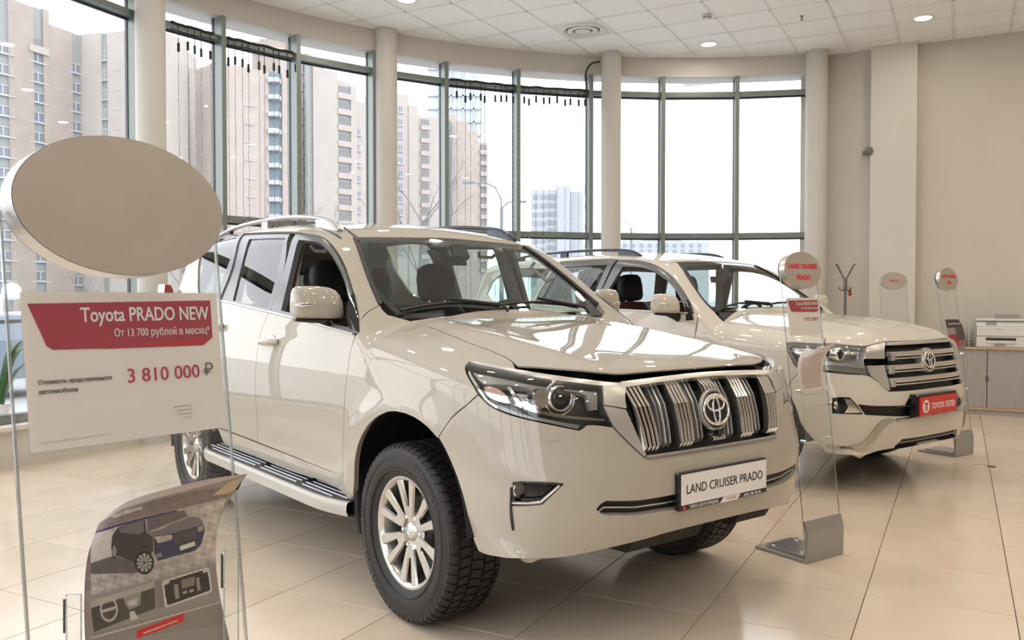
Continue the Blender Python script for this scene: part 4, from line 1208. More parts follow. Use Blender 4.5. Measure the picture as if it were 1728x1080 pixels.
    lampm = C.px([(1032, 697)])[0]
    # ---- grille
    gt = C.px([(1052.5, 654)])[0]; gb = C.px([(1089, 769)])[0]
    top_z, bot_z = gt[2]+.012, gb[2]
    ht = abs(gt[1]); hb = abs(gb[1])
    gout = mir(np.vstack([C.front([(-.001, top_z+.022), (-ht*.6, top_z+.018), (-ht, top_z)]), C.front([(-ht-.004, top_z-.10), (-hb, bot_z), (-hb*.6, bot_z), (-.001, bot_z)])]))
    gr = C.panel('grille', gout, FRONT, BLACKP, off=-.055, thick=-.05, gap=-.001, step=.05, mirror=False)
    # top and bottom surround
    za = C.px([(1056, 646)])[0]; zb_ = C.px([(1055, 655)])[0]
    trim = mir(np.vstack([C.front([(-.001, za[2]+.012), (-ht*.5, za[2]+.008), (-ht-.012, za[2])]), C.front([(-ht-.012, zb_[2]), (-ht*.5, zb_[2]+.010), (-.001, zb_[2]+.015)])]))
    o = C.panel('grille_top_trim', trim, FRONT, SATIN, off=.012, thick=.03, gap=0, step=.04, mirror=False); o.parent = gr
    bz_ = C.front([(-y, bot_z-.006) for y in np.linspace(hb, 0, 10)]); bz_ = np.vstack([bz_, bz_[::-1][1:]*R_([1, -1, 1])])
    o = C.strip('grille_bottom_trim', bz_, .008, LAMP_G, off=.002, mirror=False)[0]; o.parent = gr
    def rib(y, w, proud, m, name, z0, z1, par, skew=0.0, chamf=True):
        zs = [z0, z0+.02, z0+(z1-z0)*.35, z1-.085, z1-.02, z1] if z1-z0 > .15 else [z0, z0+.010, z0+.3*(z1-z0), z0+.6*(z1-z0), z1-.008, z1]
        offs = [proud-.02, proud, proud+.003, proud, proud-.020, proud-.034]
        vs = []
        base = C.front([(y*(1+skew*(z-z0)), z) for z in zs])
        for p, of in zip(base, offs):
            for dy, dx in ((-w, -.03), (-w, -.003), (-w*.5, 0), (w*.5, 0), (w, -.003), (w, -.03)):
                vs.append((p[0]+of+dx, p[1]+dy, p[2]))
        f = [(i*6+k, i*6+k+1, (i+1)*6+k+1, (i+1)*6+k) for i in range(len(zs)-1) for k in range(5)]
        f += [tuple(range(6)), tuple(range(6*len(zs)-1, 6*len(zs)-7, -1))]
        return MB().add(vs, f).build(name, m, par)
    yspan = (hb-.012)
    cy = [-.335, -.168, 0, .168, .335]
    spread = (ht-.045)/.335*.94
    ec = C.px_plane(1207, 691, 1, 0)
    for i, c in enumerate(cy):
        c = c*spread
        gp = gr
        for k in range(4):
            y = c + (k-1.5)*.0195
            if i == 2:
                rib(y, .0078, .020, CHROME, 'chrome_rib', bot_z+.014, ec[2]-.085, gp)
                rib(y, .0078, .020, CHROME, 'chrome_rib', top_z-.075, top_z+.008, gp)
            else: rib(y, .0078, .022, CHROME, 'chrome_rib', bot_z+.014, top_z+.004, gp, skew=.35*(1 if i in (0, 4) else .25))
        if i < 4:
            c2 = (cy[i]+cy[i+1])/2*spread
            for k in (-1, 0, 1): rib(c2+k*.025, .003, -.006, SATIN if k == 0 else LAMP_G, 'grille_fin', bot_z+.014, top_z, gr)
    ec = C.px_plane(1207, 691, 1, 0); ex = ec[0] + 0.004
    nrm = R_([.985, 0, .17]); upv = R_([-.17, 0, .985]); ax = R_([0, 1, 0])
    base = MB().lathe([(0, 0), (.074, 0), (.0775, .003), (.081, .003), (.083, -.003), (.083, -.012)], 40)
    V = [ec + ax*v[0]*1.0 + upv*v[1] + nrm*(v[2]-.004) for v in base.v]
    b = MB().add(V, base.f, True); eo = b.build('badge', SATIN, gr); auto_smooth(eo, 40)
    b = MB().add([ec + ax*.072*math.cos(k*math.tau/36) + upv*.072*math.sin(k*math.tau/36) + nrm*.003 for k in range(36)], [tuple(range(36))]); b.build('badge_face', GLOSSB, eo)
    toyota_emblem(eo, ec+nrm*.006, ax, upv, .150)
    MB().obox(C.px_plane(1211, 730, 1, 0)+R_([.0, 0, 0]), (1, 0, 0), (0, 1, 0), (0, 0, 1), .012, .012, .014).build('front_camera', GLOSSB, gr)
    # ---- number plate
    pc = C.px_plane(1222.5, 813, 1, 0); X0 = C.front([(0, pc[2])])[0][0] + .012
    pl = MB().box(X0-.02, X0+.008, -.272, .272, pc[2]-.080, pc[2]+.066, bev=.006).build('number_plate', GLOSSB, root)
    MB().box(X0+.008, X0+.0105, -.262, .262, pc[2]-.056, pc[2]+.060).build('plate_insert', mat('plate_white', (.80, .77, .76), .35), pl)
    ink = mat('black_ink', (.02, .02, .022), .5)
    text_obj('plate_lettering', 'LAND CRUISER PRADO', .050, (X0+.0112, 0, pc[2]-.015), (0, 1, 0), (0, 0, 1), ink, pl, 'CENTER', width=.47, bold=.0002)
    wh = mat('white_ink', (.8, .8, .8), .5)
    text_obj('plate_lettering', 'ТОЙОТА ЦЕНТР ОТРАДНОЕ', .016, (X0+.009, -.245+.03, pc[2]-.073), (0, 1, 0), (0, 0, 1), wh, pl, width=.17)
    text_obj('plate_lettering', '(495) 780-78-78', .016, (X0+.009, .115, pc[2]-.073), (0, 1, 0), (0, 0, 1), wh, pl, width=.11)
    MB().add([(X0+.009, -.035+.018*0, pc[2]-.079), (X0+.009, .075, pc[2]-.079), (X0+.009, .095, pc[2]-.058), (X0+.009, -.015, pc[2]-.058)], [(0, 1, 2, 3)]).build('plate_stripe', wh, pl)
    text_obj('plate_lettering', 'TOYOTA', .015, (X0+.0095, .036, pc[2]-.073), (0, 1, 0), (0, 0, 1), mat('red_ink', (.62, .03, .06), .5), pl, 'CENTER')
    MB().cyl((X0+.008, -.245, pc[2]-.068), .008, .0012, 16, 'x').build('plate_roundel', mat('red_ink', (.62, .03, .06), .5), pl)
    # ---- wheels, arch liners
    for x in (0.0, -2.79):
        for sy in (-1, 1):
            w = make_wheel(root, x, sy*.785, .378, .236, .265)
            if sy > 0: w.rotation_euler = (0, 0, math.pi)
    for ax_ in C.AX:
        for sy in (-1, 1):
            b = MB(); G = []
            for a in np.linspace(math.radians(4), math.radians(186), 26):
                G.append([(ax_+r*math.cos(a), sy*y, C.AZ+.01+r*math.sin(a)) for y, r in ((.45, .45), (.70, .47), (.86, .478), (.915, .462))])
            b.grid(G); b.build('arch_liner', BLACKP, root)
            # mud flap behind the wheel
            if ax_ > -1: MB().tube([(-.445, sy*.84, .62), (-.44, sy*.845, .50), (-.425, sy*.845, .38), (-.40, sy*.845, .285)], [.05, .062, .066, .06], 14, sx=.22, up=(0, 1, 0)).build('mud_flap', BLACKP, root)
            else: MB().tube([(-3.27, sy*.80, .55), (-3.29, sy*.80, .30)], [.09, .09], 12, sx=.15, up=(0, 1, 0)).build('mud_flap', BLACKP, root)
    for o in C.strip('arch_lip', interp_path(arch[:-1], .04), .004, PAINT, off=-.002): pass
    # ---- running board
    for sy in (-1, 1):
        rb = empty('running_board'); rb.parent = root
        xs = np.linspace(-2.36, -.43, 30)
        def yo(x): return .995 - .05*max(0, (x+.75)/.32)**2.2 - .05*max(0, (-2.2-x)/.16)**2
        G = []
        for x in xs:
            y = yo(x); G.append([(x, sy*.74, .43), (x, sy*.80, .443), (x, sy*(y-.012), .432), (x, sy*(y-.003), .429), (x, sy*(y+.002), .420), (x, sy*(y+.004), .390), (x, sy*(y-.004), .366), (x, sy*(y-.03), .356), (x, sy*.74, .365)])
        b = MB().grid(G); o = b.build('board_shell', mat('board_silver', (.46, .44, .405), .3, .1), rb); auto_smooth(o, 35)
        G = [[(x, sy*.76, .447), (x, sy*(yo(x)-.016), .4345)] for x in xs]
        MB().grid(G).build('step_pad', BLACKP, rb)
        for k in range(6):
            yy = .80+.030*k
            for x0, x1 in ((-2.33, -1.52), (-1.46, -.97), (-.92, -.47)):
                pts = [(x, sy*yy, .4465-.0115*k/5+.002) for x in np.linspace(x0+.02*(k % 2), x1, 10) if yy < yo(x)-.03]
                if len(pts) > 1: MB().tube(pts, .0035, 6).build('tread_strip', mat('tread_strip_steel', (.55, .56, .58), .3, .8), rb)
        MB().box(-2.3, -.5, min(sy*.45, sy*.80), max(sy*.45, sy*.80), .33, .42).build('board_bracket', UNDER, rb)
    # ---- roof rails
    roof_rails(C, root, -1.17, -3.12, .605, mat('rail_silver', (.46, .45, .43), .25, .6), mat('rail_dark', (.05, .06, .08), .2, .5))
    # ---- rear: tailgate, bumper, lamps
    tg = mir(np.vstack([C.on(REAR, R_([[0.001, 1.66], [.001, .62]]))]))
    tgo = [(-.001, 1.70), (-.58, 1.68), (-.66, 1.35), (-.74, 1.05), (-.74, .72), (-.001, .72)]
    def rr_(yz):
        yz = R_(yz); o = np.stack([np.full(len(yz), -4.6), yz[:, 0], yz[:, 1]], 1); return C.hit(o, np.repeat(R_([[1.0, 0, 0]]), len(yz), 0), 0.2, 3)
    C.panel('tailgate', mir(rr_(tgo)), REAR, PAINT, holes=[mir(rr_([(-.001, 1.60), (-.50, 1.58), (-.58, 1.30), (-.001, 1.27)]))], step=.06, mirror=False)
    C.panel('rear_glass', mir(rr_([(-.001, 1.60), (-.50, 1.58), (-.58, 1.30), (-.001, 1.27)])), REAR, DGLASS, off=-.008, thick=0, step=.08, mirror=False)
    C.panel('rear_bumper', mir(np.vstack([rr_([(-.001, .70), (-.70, .70)]), C.side([(-3.66, .70), (-3.60, .55)]), rr_([(-.7, .46), (-.001, .46)])])), Cyl(-3.2, .7), PAINT, step=.06, mirror=False) if False else None
    MB().box(-3.86, -3.45, -.84, .84, .44, .70, bev=.06).build('rear_bumper', PAINT, root)
    tlm = C.px([(309, 482)])[0]
    for sy in (1, -1):
        G = []
        for z, w, dx in ((1.02, .05, 0), (1.06, .07, .0), (1.2, .075, .0), (1.34, .065, .02), (1.44, .04, .05), (1.47, .02, .06)):
            x0 = -3.66 + dx; y0 = .80
            G.append([(x0+.16, sy*(y0+.075), z), (x0+.03, sy*(y0+.085), z), (x0-.04, sy*(y0+.03), z), (x0-.05, sy*(y0-w), z)])
        o = MB().grid(G).build('tail_lamp', REDLAMP, root)
        MB().grid([[(p[0]-.004, p[1]+sy*.004, p[2]) for p in row[:2]] for row in G[3:]]).build('tail_lamp_lens', REFLECTOR, o)
    # ---- underbody
    b = MB().box(-3.6, .30, -.72, .72, .30, .44).box(-3.5, .25, -.30, .30, .24, .32)
    b.build('underbody', UNDER, root)
    # ---- cabin
    def lining(name, out, pr, m, off): return C.panel(name, out, pr, m, off=off, thick=0, step=.08)
    C.panel('headliner', mir(np.vstack([C.top([(-1.10, -.001), (-1.08, -.56)]), C.top([(x, -.62) for x in (-1.3, -2, -2.8, -3.4)]), C.top([(-3.45, -.001)])])), TOP, INT_L, off=-.035, thick=0, step=.08, mirror=False)
    # pillar linings
    for pts, nm in (([(500, 400), (489, 400), (462, 519), (474, 521)], 'pillar_lining'), ([(412, 402), (405, 402), (382, 500), (391, 503)], 'pillar_lining')):
        C.panel(nm, px(pts), SIDE, INT_L, off=-.06, thick=0, step=.06, gap=-.015)
    C.panel('pillar_lining', np.vstack([ws_edge[::-1], px([(606, 540), (597, 500), (586, 462), (570, 428), (556, 412)])]), APIL, INT_L, off=-.03, thick=0, step=.05, gap=.0)
    C.panel('cabin_side', C.side([(-.5, .55), (-2.25, .58), (-2.35, 1.0), (-3.4, 1.0), (-3.4, 1.34), (-2.2, 1.325), (-1.2, 1.27), (-.48, 1.20)]), SIDE, INT_D, off=-.075, thick=0, step=.08)
    MB().box(-3.5, -.45, -.75, .75, .50, .56).build('cabin_floor', INT_D, root)
    # dashboard
    G = []
    for y in np.linspace(-.76, .76, 25):
        k = abs(y)/.76; hump = .035*math.exp(-((y-.37)/.20)**2)
        G.append([(-.40, y, 1.20), (-.48, y, 1.245), (-.60, y, 1.255+hump), (-.72, y, 1.245+hump), (-.80, y, 1.20+hump*.8), (-.82, y, 1.10), (-.78, y, .85), (-.60, y, .70)])
    MB().grid(G).build('dashboard', INT_D, root)
    MB().box(-1.7, -.75, -.13, .13, .56, .88, bev=.03).build('centre_console', INT_D, root)
    MB().obox((-.80, 0, 1.10), (.9, 0, .3), (0, 1, 0), (-.3, 0, .9), .02, .16, .11).build('centre_screen', GLOSSB, root)
    # steering wheel (left-hand drive: far side)
    steering_wheel(root, (-.98, .37, 1.18))
    seat(root, -1.32, -.38); seat(root, -1.32, .38)
    for y in (-.42, 0, .42): seat(root, -2.25, y, .42)
    # rear-view mirror with sensor pod
    mp = ws_pt(.06, 1.66, -.04)
    b = MB().obox(mp + R_([-.02, 0, -.0]), (.59, 0, -.8), (0, 1, 0), (.8, 0, .59), .045, .05, .016); b.build('sensor_pod', INT_D, root)
    MB().obox(mp + R_([-.10, 0, -.045]), (.95, 0, .2), (0, 1, 0), (-.2, 0, .95), .010, .10, .028).build('rear_view_mirror', INT_D, root)
    MB().tube([ws_pt(.585, 1.63, -.04), ws_pt(.565, 1.625, -.07), ws_pt(.59, 1.53, -.07), ws_pt(.615, 1.525, -.04)], .011, 8).build('grab_handle', INT_L, root)
    # grab handles
    for y in (-.60, .60):
        MB().tube([(-1.35, y, 1.66), (-1.38, y*.97, 1.63), (-1.52, y*.97, 1.64), (-1.55, y, 1.67)], .011, 8).build('grab_handle', INT_L, root)
    return C
near = build_near_suv()
# ------------------------------------------------------------------ the SUV behind it
class FarSUV(Car):
    Wz = Spl([(.25, .88), (.40, .93), (.55, .965), (.70, .978), (.85, .982), (1.0, .975), (1.12, .958), (1.22, .935), (1.30, .910), (1.45, .860), (1.60, .808), (1.75, .755), (1.90, .70)])
    F0 = Spl([(.22, .90), (.30, .945), (.38, .970), (.50, .985), (.60, .988), (.68, .978), (.76, .955), (.85, .930), (.95, .915), (1.04, .895), (1.12, .86), (1.2, .81)])
    Hc = Spl([(1.0, 1.03), (.88, 1.075), (.75, 1.125), (.55, 1.172), (.3, 1.205), (0, 1.228), (-.3, 1.250), (-.5, 1.265), (-1, 1.28)])
    Rc = Spl([(-.75, 1.60), (-.9, 1.680), (-1.0, 1.718), (-1.2, 1.765), (-1.5, 1.800), (-2, 1.820), (-2.6, 1.822), (-3.3, 1.80), (-3.9, 1.75)])
    AX = (0.02, -2.83); AZ = 0.43
    def W(s, x, z):
        w = s.Wz(z) - .30*np.clip(x-.15, 0, 2)**2.2 - 0.075*np.clip((-3.0-x)/0.9, 0, 2)**2
        for ax in s.AX:
            r = np.hypot(x-ax, z-s.AZ); w = w + 0.012*np.exp(-((r-0.52)/0.08)**2)*np.clip((1.05-z)/0.2, 0, 1)
        return w
    def g(s, P):
        x, y, z = P[:, 0], P[:, 1], P[:, 2]; ay = np.abs(y)
        side = ay - s.W(x, z)
        sl = .42*3.6*ay**2.6
        nose = (x - (s.F0(z) - .42*ay**3.6))/np.sqrt(1+sl*sl)
        hood = z - (s.Hc(x) - .075*(ay/.80)**3 + .010*np.exp(-((ay-.45)/.12)**2))
        low = smax(smax(nose, side, .12), hood, .09)
        ws = (x - (-.436 - (z-1.275)*1.265 + .045*(1-(ay/.76)**2)))*.62
        roof = z - (s.Rc(x) - .040*(ay/.6)**2)
        up = smax(smax(ws, side, .05), roof, .09)
        body = smin(low, up, .015)
        rear = -x - (3.95 - .30*np.clip(z-1.0, 0, 2)**1.2 - .07*np.clip(.75-z, 0, 1) - .2*(ay/.95)**4)
        return smax(body, rear, .14)

def build_far_suv():
    POSE = (2.487, 7.032, -.918)
    root = empty('suv', (POSE[0], POSE[1], 0), POSE[2], 'white SUV behind with horizontal chrome grille bars and red plate', 'car')
    C = FarSUV(POSE, root); px = C.px; R_ = np.array
    # dark inner shells
    def arc(cx, r, a0, a1, n=18): return [(cx+r*math.cos(a), C.AZ+r*math.sin(a)) for a in np.linspace(math.radians(a0), math.radians(a1), n)]
    def bz(x): return 1.245 + .050*np.clip((-.45-x)/1.8, 0, 1.2)
    flank = [(-3.8, .5), (-3.35, .5)] + arc(C.AX[1], .48, 170, 10) + [(-2.3, .5), (-.47, .5)] + arc(C.AX[0], .475, 170, 10) + [(.5, .5), (.5, 1.0), (.2, 1.1), (-.3, 1.18), (-.6, 1.19), (-2.4, 1.22), (-3.7, 1.26)]
    C.panel('inner_shell', C.side(flank), SIDE, INT_D, off=-.05, thick=0, step=.09)
    C.panel('inner_nose', mir(np.vstack([C.front([(-.001, 1.05), (-.4, 1.05), (-.7, 1.03)]), C.side([(.52, 1.02), (.46, .9), (.50, .6), (.55, .42)]), C.front([(-.6, .33), (-.001, .33)])])), FRONT, UNDER, off=-.12, thick=0, step=.06, mirror=False)
    # hood: front edge traced, seam in car coordinates
    hf = px([(1460.5, 585), (1476, 581), (1491, 577.8), (1510, 576.5)])
    hc = C.px_plane(1544, 575, 1, 0); hcs = C.px([(1546, 575.6)])*R_([1, 0, 1]) - R_([0, .001, 0])
    lampx = px([(1391, 580.5), (1425, 582.5)])
    seam = C.top([(.60, -.80), (.45, -.815), (.2, -.80), (-.1, -.785), (-.32, -.775)])
    hood_out = mir(np.vstack([hcs, hf[::-1], lampx[::-1], seam, C.top([(-.40, -.5), (-.42, -.001)])]))
    C.panel('hood', hood_out, TOP, PAINT_LIFT, step=.035, mirror=False, thick=.03, gap=.004)
    # fender
    fr_edge = C.side([(-.47, .55), (-.46, .8), (-.45, 1.0), (-.44, 1.20)])
    wb = px([(1203, 523.5)])[0]
    head_out_l = px([(1391, 580.5), (1360, 579), (1335, 577.5), (1327, 579), (1329, 592), (1335, 606), (1341, 617)])
    fseam = C.side([(.50, .86), (.44, .78), (.40, .70)])
    archF = C.side(arc(C.AX[0], .475, 38, 178))
    fender = np.vstack([fr_edge, px([(1172, 544), (1176, 528)])[:0], C.on(APIL, APIL.to2(R_([[-.52, -.86, 1.27]]))), [wb], seam[::-1], head_out_l, fseam, archF])
    C.panel('front_fender', fender, DIAG, PAINT_LIFT, step=.035, thick=.03)
    # bumper and openings
    lamp_bot = px([(1341, 617), (1360, 622), (1391, 627), (1430, 631.5), (1466, 634.5)])
    gdiag = px([(1480, 643), (1500, 660)]); gbot = px([(1500, 660.5), (1525, 659.5)])
    gbc = C.front([(-.001, gbot[-1][2])])
    low = px([(1482, 761), (1461.5, 768), (1430, 767.5), (1414.6, 766.8), (1395, 764)])
    lc = C.front([(-.001, low[0][2]+.0)])
    archB = C.side(arc(C.AX[0], .475, 8, 38, 6))
    bump = mir(np.vstack([gbc, gbot[::-1], gdiag[::-1], lamp_bot[::-1], fseam, archB[::-1], C.side([(.52, .44)]), low[::-1], lc]))
    fog = px([(1404, 671), (1420, 670), (1435, 671), (1446, 683), (1457, 699.6), (1430, 699.5), (1404, 698.6)])
    itk = mir(np.vstack([C.front([(-.001, .532)]), px([(1535, 703), (1500, 702.5), (1460, 700.5), (1447, 682), (1470, 684.5), (1500, 685), (1527, 684), (1533, 672)]), C.front([(-.001, .665)])]))
    lowg = mir(C.front([(-.001, .312), (-.25, .305), (-.44, .302), (-.46, .325), (-.40, .375), (-.2, .372), (-.001, .372)]))
    C.panel('front_bumper', bump, FRONT, PAINT_LIFT, holes=[fog, fog*R_([1, -1, 1]), itk, lowg], step=.035, mirror=False, thick=.03, hole_gap=0)
    C.panel('bumper_intake', itk, FRONT, BLACKP, off=-.04, thick=-.035, mirror=False, gap=-.002, step=.05)
    C.panel('lower_grille', lowg, FRONT, BLACKP, off=-.035, thick=-.03, mirror=False, gap=-.002, step=.05)
    ys = np.linspace(-.45, .45, 15)
    C.strip('lower_grille_bar', C.front([(y, .342) for y in np.linspace(-.41, .41, 15)]), .006, LAMP_G, off=-.018, mirror=False)
    C.strip('intake_bar', C.front([(y, .605) for y in ys]), .004, LAMP_G, off=-.028, mirror=False)
    C.panel('fog_recess', fog, FRONT, GLOSSB, off=-.05, thick=-.045, gap=-.001, step=.04)
    C.panel('fog_trim', px([(1425, 673), (1436, 674), (1454, 697), (1425, 697.5), (1432, 688)]), FRONT, REFLECTOR, off=-.012, thick=.02, gap=0, step=.03)
    fl = C.px([(1411, 684)])[0]
    for sy in (1, -1):
        f = fl*R_([1, sy, 1]) - R_([.03, 0, 0])
        o = MB().lathe([(0, .0), (.02, .002), (.034, .014), (.040, .016), (.042, -.01)], 24, 'x', f).build('fog_lamp', REFLECTOR, root); auto_smooth(o)
    # chrome sweep on the lower bumper
    sw = px([(1395, 752), (1410.6, 754.8), (1435, 755), (1451, 752.5), (1463, 745), (1474, 735), (1484, 722), (1494, 711), (1503, 708.5)])
    sw = np.vstack([sw, px([(1510, 707.5)])])
    C.panel('bumper_chrome', px([(1395, 750.5), (1430, 752.5), (1447, 750), (1463, 738), (1478, 719), (1489, 708), (1503, 706), (1512, 708), (1500, 713), (1488, 726), (1474, 743), (1459, 755), (1440, 757.5), (1395, 754)]), FRONT, CHROME_D, off=.010, thick=.02, gap=0, step=.03)
    tl = C.front([(-y, .535-.0*y) for y in np.linspace(.50, 0, 12)])
    ct = px([(1512, 708)])[0]
    tp = C.front([(-y, ct[2]+(.53-ct[2])*0 + .0) for y in np.linspace(abs(ct[1]), 0, 12)]); tp = np.vstack([tp, tp[::-1][1:]*R_([1, -1, 1])])
    C.strip('bumper_chrome_top', tp, .010, CHROME_D, off=.004, mirror=False)
    # head lamp
    lens = np.vstack([px([(1460, 587), (1425, 584), (1391, 582), (1360, 580.5), (1335, 579), (1328.5, 580.5), (1330, 592), (1336, 605), (1342, 616), (1360, 620), (1391, 625), (1430, 630.5), (1464, 633.5), (1460, 620), (1458, 609)])])
    hous = C.panel('headlamp', lens, FRONT, mat('lamp_bezel_light', (.62, .61, .60), .25, .3), off=-.07, thick=-.066, gap=0, step=.04)
    for o, p in zip(C.panel('headlamp_lens', lens, FRONT, LENS, off=.001, thick=0, gap=.001, step=.04), hous): o.parent = p
    def inner(name, pts, m, off, thick):
        for o, p in zip(C.panel(name, px(pts), FRONT, m, off=off, thick=thick, gap=0, step=.03), hous): o.parent = p
    inner('lamp_reflector', [(1395, 586), (1430, 587), (1455, 590), (1453, 606), (1400, 604)], REFLECTOR, -.045, .02)
    inner('lamp_outer_reflector', [(1334, 583), (1355, 584), (1385, 586), (1392, 603), (1360, 603), (1340, 598)], REFLECTOR, -.04, .02)
    inner('lamp_lower_band', [(1375, 619), (1400, 617), (1430, 619), (1460, 624), (1463, 631), (1430, 628), (1391, 623)], LAMP_G, -.012, .01)
    inner('lamp_chrome_bar', [(1350, 610), (1391, 610), (1430, 613), (1459, 615.5), (1461, 622), (1430, 618), (1391, 616), (1352, 614)], SATIN, -.008, .02)
    for u, v, r in ((1424, 598.5, .046), (1400, 594, .036)):
        p = C.px([(u, v)])[0]
        for sy, hp in zip((1, -1), hous):
            q = p*R_([1, sy, 1]) - R_([.055, 0, 0])
            o = MB().lathe([(r*.75, .03), (r, .034), (r*1.1, .02), (r*1.1, -.03)], 26, 'x', q).build('projector_ring', CHROME, hp)
            MB().lathe([(r*.78*math.cos(t), .018+.02*math.sin(t)) for t in np.linspace(0, 1.5, 7)], 26, 'x', q).build('projector_lens', GLOSSB, o)
    # grille
    C.panel('grille_end_block', px([(1460.5, 587), (1476, 582), (1491.5, 579), (1490.5, 592), (1491, 605.5), (1458.5, 605.5), (1459, 596)]), FRONT, SATIN, off=.012, thick=.03, gap=0, step=.03)
    C.panel('grille_corner_trim', px([(1463, 617), (1480, 617), (1491, 616), (1496, 636), (1501, 659), (1495, 657), (1480, 643), (1468, 633)]), FRONT, SATIN, off=.008, thick=.03, gap=0, step=.03)
    gt = C.px([(1492, 579)])[0]; gb = C.px([(1501, 660)])[0]; ht, hb, zt, zb = abs(gt[1]), abs(gb[1]), gt[2], gb[2]
    gout = mir(np.vstack([C.front([(-.001, zt+.006), (-ht, zt), (-ht-.004, (zt+zb)/2+.02), (-hb, zb), (-.001, zb)])]))
    gr = C.panel('grille', gout, FRONT, BLACKP, off=-.05, thick=-.045, gap=-.001, step=.06, mirror=False)
    def slat(z, h, off, m, name, k=1.0, y0=0.0):
        w = ht + (hb-ht)*(zt-z)/(zt-zb) - .006
        yy = np.linspace(-w*k, w*k, 21)
        P = C.front([(y, z) for y in yy]); G = []
        for p in P:
            x = p[0]+off
            G.append([(x-.03, p[1], z+h), (x, p[1], z+h), (x+.004, p[1], z+h*.3), (x+.004, p[1], z-h*.3), (x, p[1], z-h), (x-.03, p[1], z-h)])
        b = MB().grid(G, False); b.add(G[0], [tuple(range(6))]); b.add(G[-1], [tuple(range(5, -1, -1))])
        return b.build(name, m, gr)
    zs = np.linspace(zt-.004, zb, 5)
    slat(zt-.006, .010, .012, SATIN, 'grille_top_trim')
    H_ = zt-zb
    for f in (.27, .55, .82):
        z = zt-H_*f
        slat(z+.012, .016, .014, SATIN, 'grille_slat'); slat(z-.020, .005, .010, SATIN, 'grille_slat', .97)
        for sy in (1, -1):
            w = ht + (hb-ht)*(zt-z)/(zt-zb) - .03
            p = C.front([(-w, z-.006)])[0]; MB().obox((p[0]+.006, sy*w, z-.006), (1, 0, 0), (0, 1, 0), (0, 0, 1), .014, .022, .026).build('slat_end', CHROME, gr)
    ec = C.px_plane(1565.5, 607, 1, 0); nrm = R_([.985, 0, .17]); upv = R_([-.17, 0, .985]); ax = R_([0, 1, 0])
    base = MB().lathe([(0, 0), (.074, 0), (.078, .004), (.088, .004), (.091, -.004), (.091, -.06)], 36)
    eo = MB().add([ec + ax*v[0] + upv*v[1] + nrm*(v[2]+.006) for v in base.v], base.f, True).build('badge', SATIN, gr); auto_smooth(eo, 40)
    MB().add([ec + ax*.073*math.cos(k*math.tau/36) + upv*.073*math.sin(k*math.tau/36) + nrm*.010 for k in range(36)], [tuple(range(36))]).build('badge_face', GLOSSB, eo)
    toyota_emblem(eo, ec+nrm*.014, ax, upv, .150)
    # plate
    X0 = C.front([(0, .62)])[0][0] + .045; pc = C.px_plane(1578.5, 683.5, 0, X0+.01); zc = pc[2]; py = float(np.clip(pc[1], -.06, .06))
    RED = mat('plate_red', (.62, .035, .03), .35)
    pl = MB().box(X0-.06, X0, py-.285, py+.285, zc-.072, zc+.086, bev=.006).build('number_plate', GLOSSB, root)
    MB().box(X0, X0+.012, py-.262, py+.262, zc-.062, zc+.066).build('plate_insert', RED, pl)
    wh = mat('white_ink', (.8, .8, .8), .5)
    text_obj('plate_lettering', 'TOYOTA TESTED', .058, (X0+.0126, py+.065, zc-.022), (0, 1, 0), (0, 0, 1), wh, pl, 'CENTER', width=.345, bold=.001)
    b = MB().cyl((X0+.012, py-.185, zc), .047, .0012, 32, 'x'); b.build('plate_roundel', wh, pl)
    b = MB()
    b.obox((X0+.0136, py-.185, zc+.020), (1, 0, 0), (0, 1, 0), (0, 0, 1), .0006, .026, .007); b.obox((X0+.0136, py-.195, zc-.004), (1, 0, 0), (0, 1, 0), (0, 0, 1), .0006, .006, .026); b.obox((X0+.0136, py-.175, zc-.010), (1, 0, 0), (0, 1, 0), (0, 0, 1), .0006, .006, .022)
    b.build('roundel_mark', RED, pl)
    text_obj('plate_lettering', 'ТОЙОТА ЦЕНТР', .014, (X0+.0006, py-.24, zc-.070), (0, 1, 0), (0, 0, 1), wh, pl, width=.15)
    text_obj('plate_lettering', 'TOYOTA', .016, (X0+.0006, py+.04, zc-.0705), (0, 1, 0), (0, 0, 1), wh, pl, 'CENTER')
    text_obj('plate_lettering', '780-78-78', .014, (X0+.0006, py+.13, zc-.070), (0, 1, 0), (0, 0, 1), wh, pl, width=.10)
    MB().box(.40, .80, -.55, .55, .27, .34).build('under_cover', UNDER, root)
    # windscreen, roof, pillars
    ws_edge = px([(1203, 523.5), (1190, 510), (1176, 491), (1162, 470), (1150, 451), (1143, 442.5)])
    top = px([(1150, 441.5), (1180, 441), (1206, 441.2)]); wt = C.px_plane(1214, 441.5, 1, 0)
    wtc = top[-1].copy(); wtc[1] = -.001
    ws_out = mir(np.vstack([C.on(WIND, WIND.to2(R_([[-.39, -.001, 1.275], [-.40, -.4, 1.265], [-.43, -.66, 1.255]]))), ws_edge, top, [wtc]]))
    C.panel('windscreen', ws_out, WIND, WSGLASS, off=-.004, thick=0, step=.06, gap=.004, mirror=False)
    q = WIND.to2(ws_out); cen = q.mean(0)
    ring = C.on(WIND, R_([k + (cen-k)*R_([.05, 0]) + R_([0, .05 if cen[1] > k[1] else -.05]) for k in q]))
    C.panel('windscreen_border', ws_out, WIND, GLOSSB, holes=[ring], off=-.009, thick=0, step=.06, gap=.002, mirror=False)
    dt = C.top([(x, -.665) for x in (-1.02, -1.15, -1.4, -1.8, -2.3, -2.9, -3.4, -3.65)])
    fd_top = px([(1044.5, 437.8), (1065, 438.3), (1087, 441), (1106, 447), (1123, 457.5), (1136, 468), (1147, 481), (1159, 500), (1169, 520), (1172, 540)])
    xB = fd_top[0][0]; zB = fd_top[0][2]
    xb2 = xB - .12
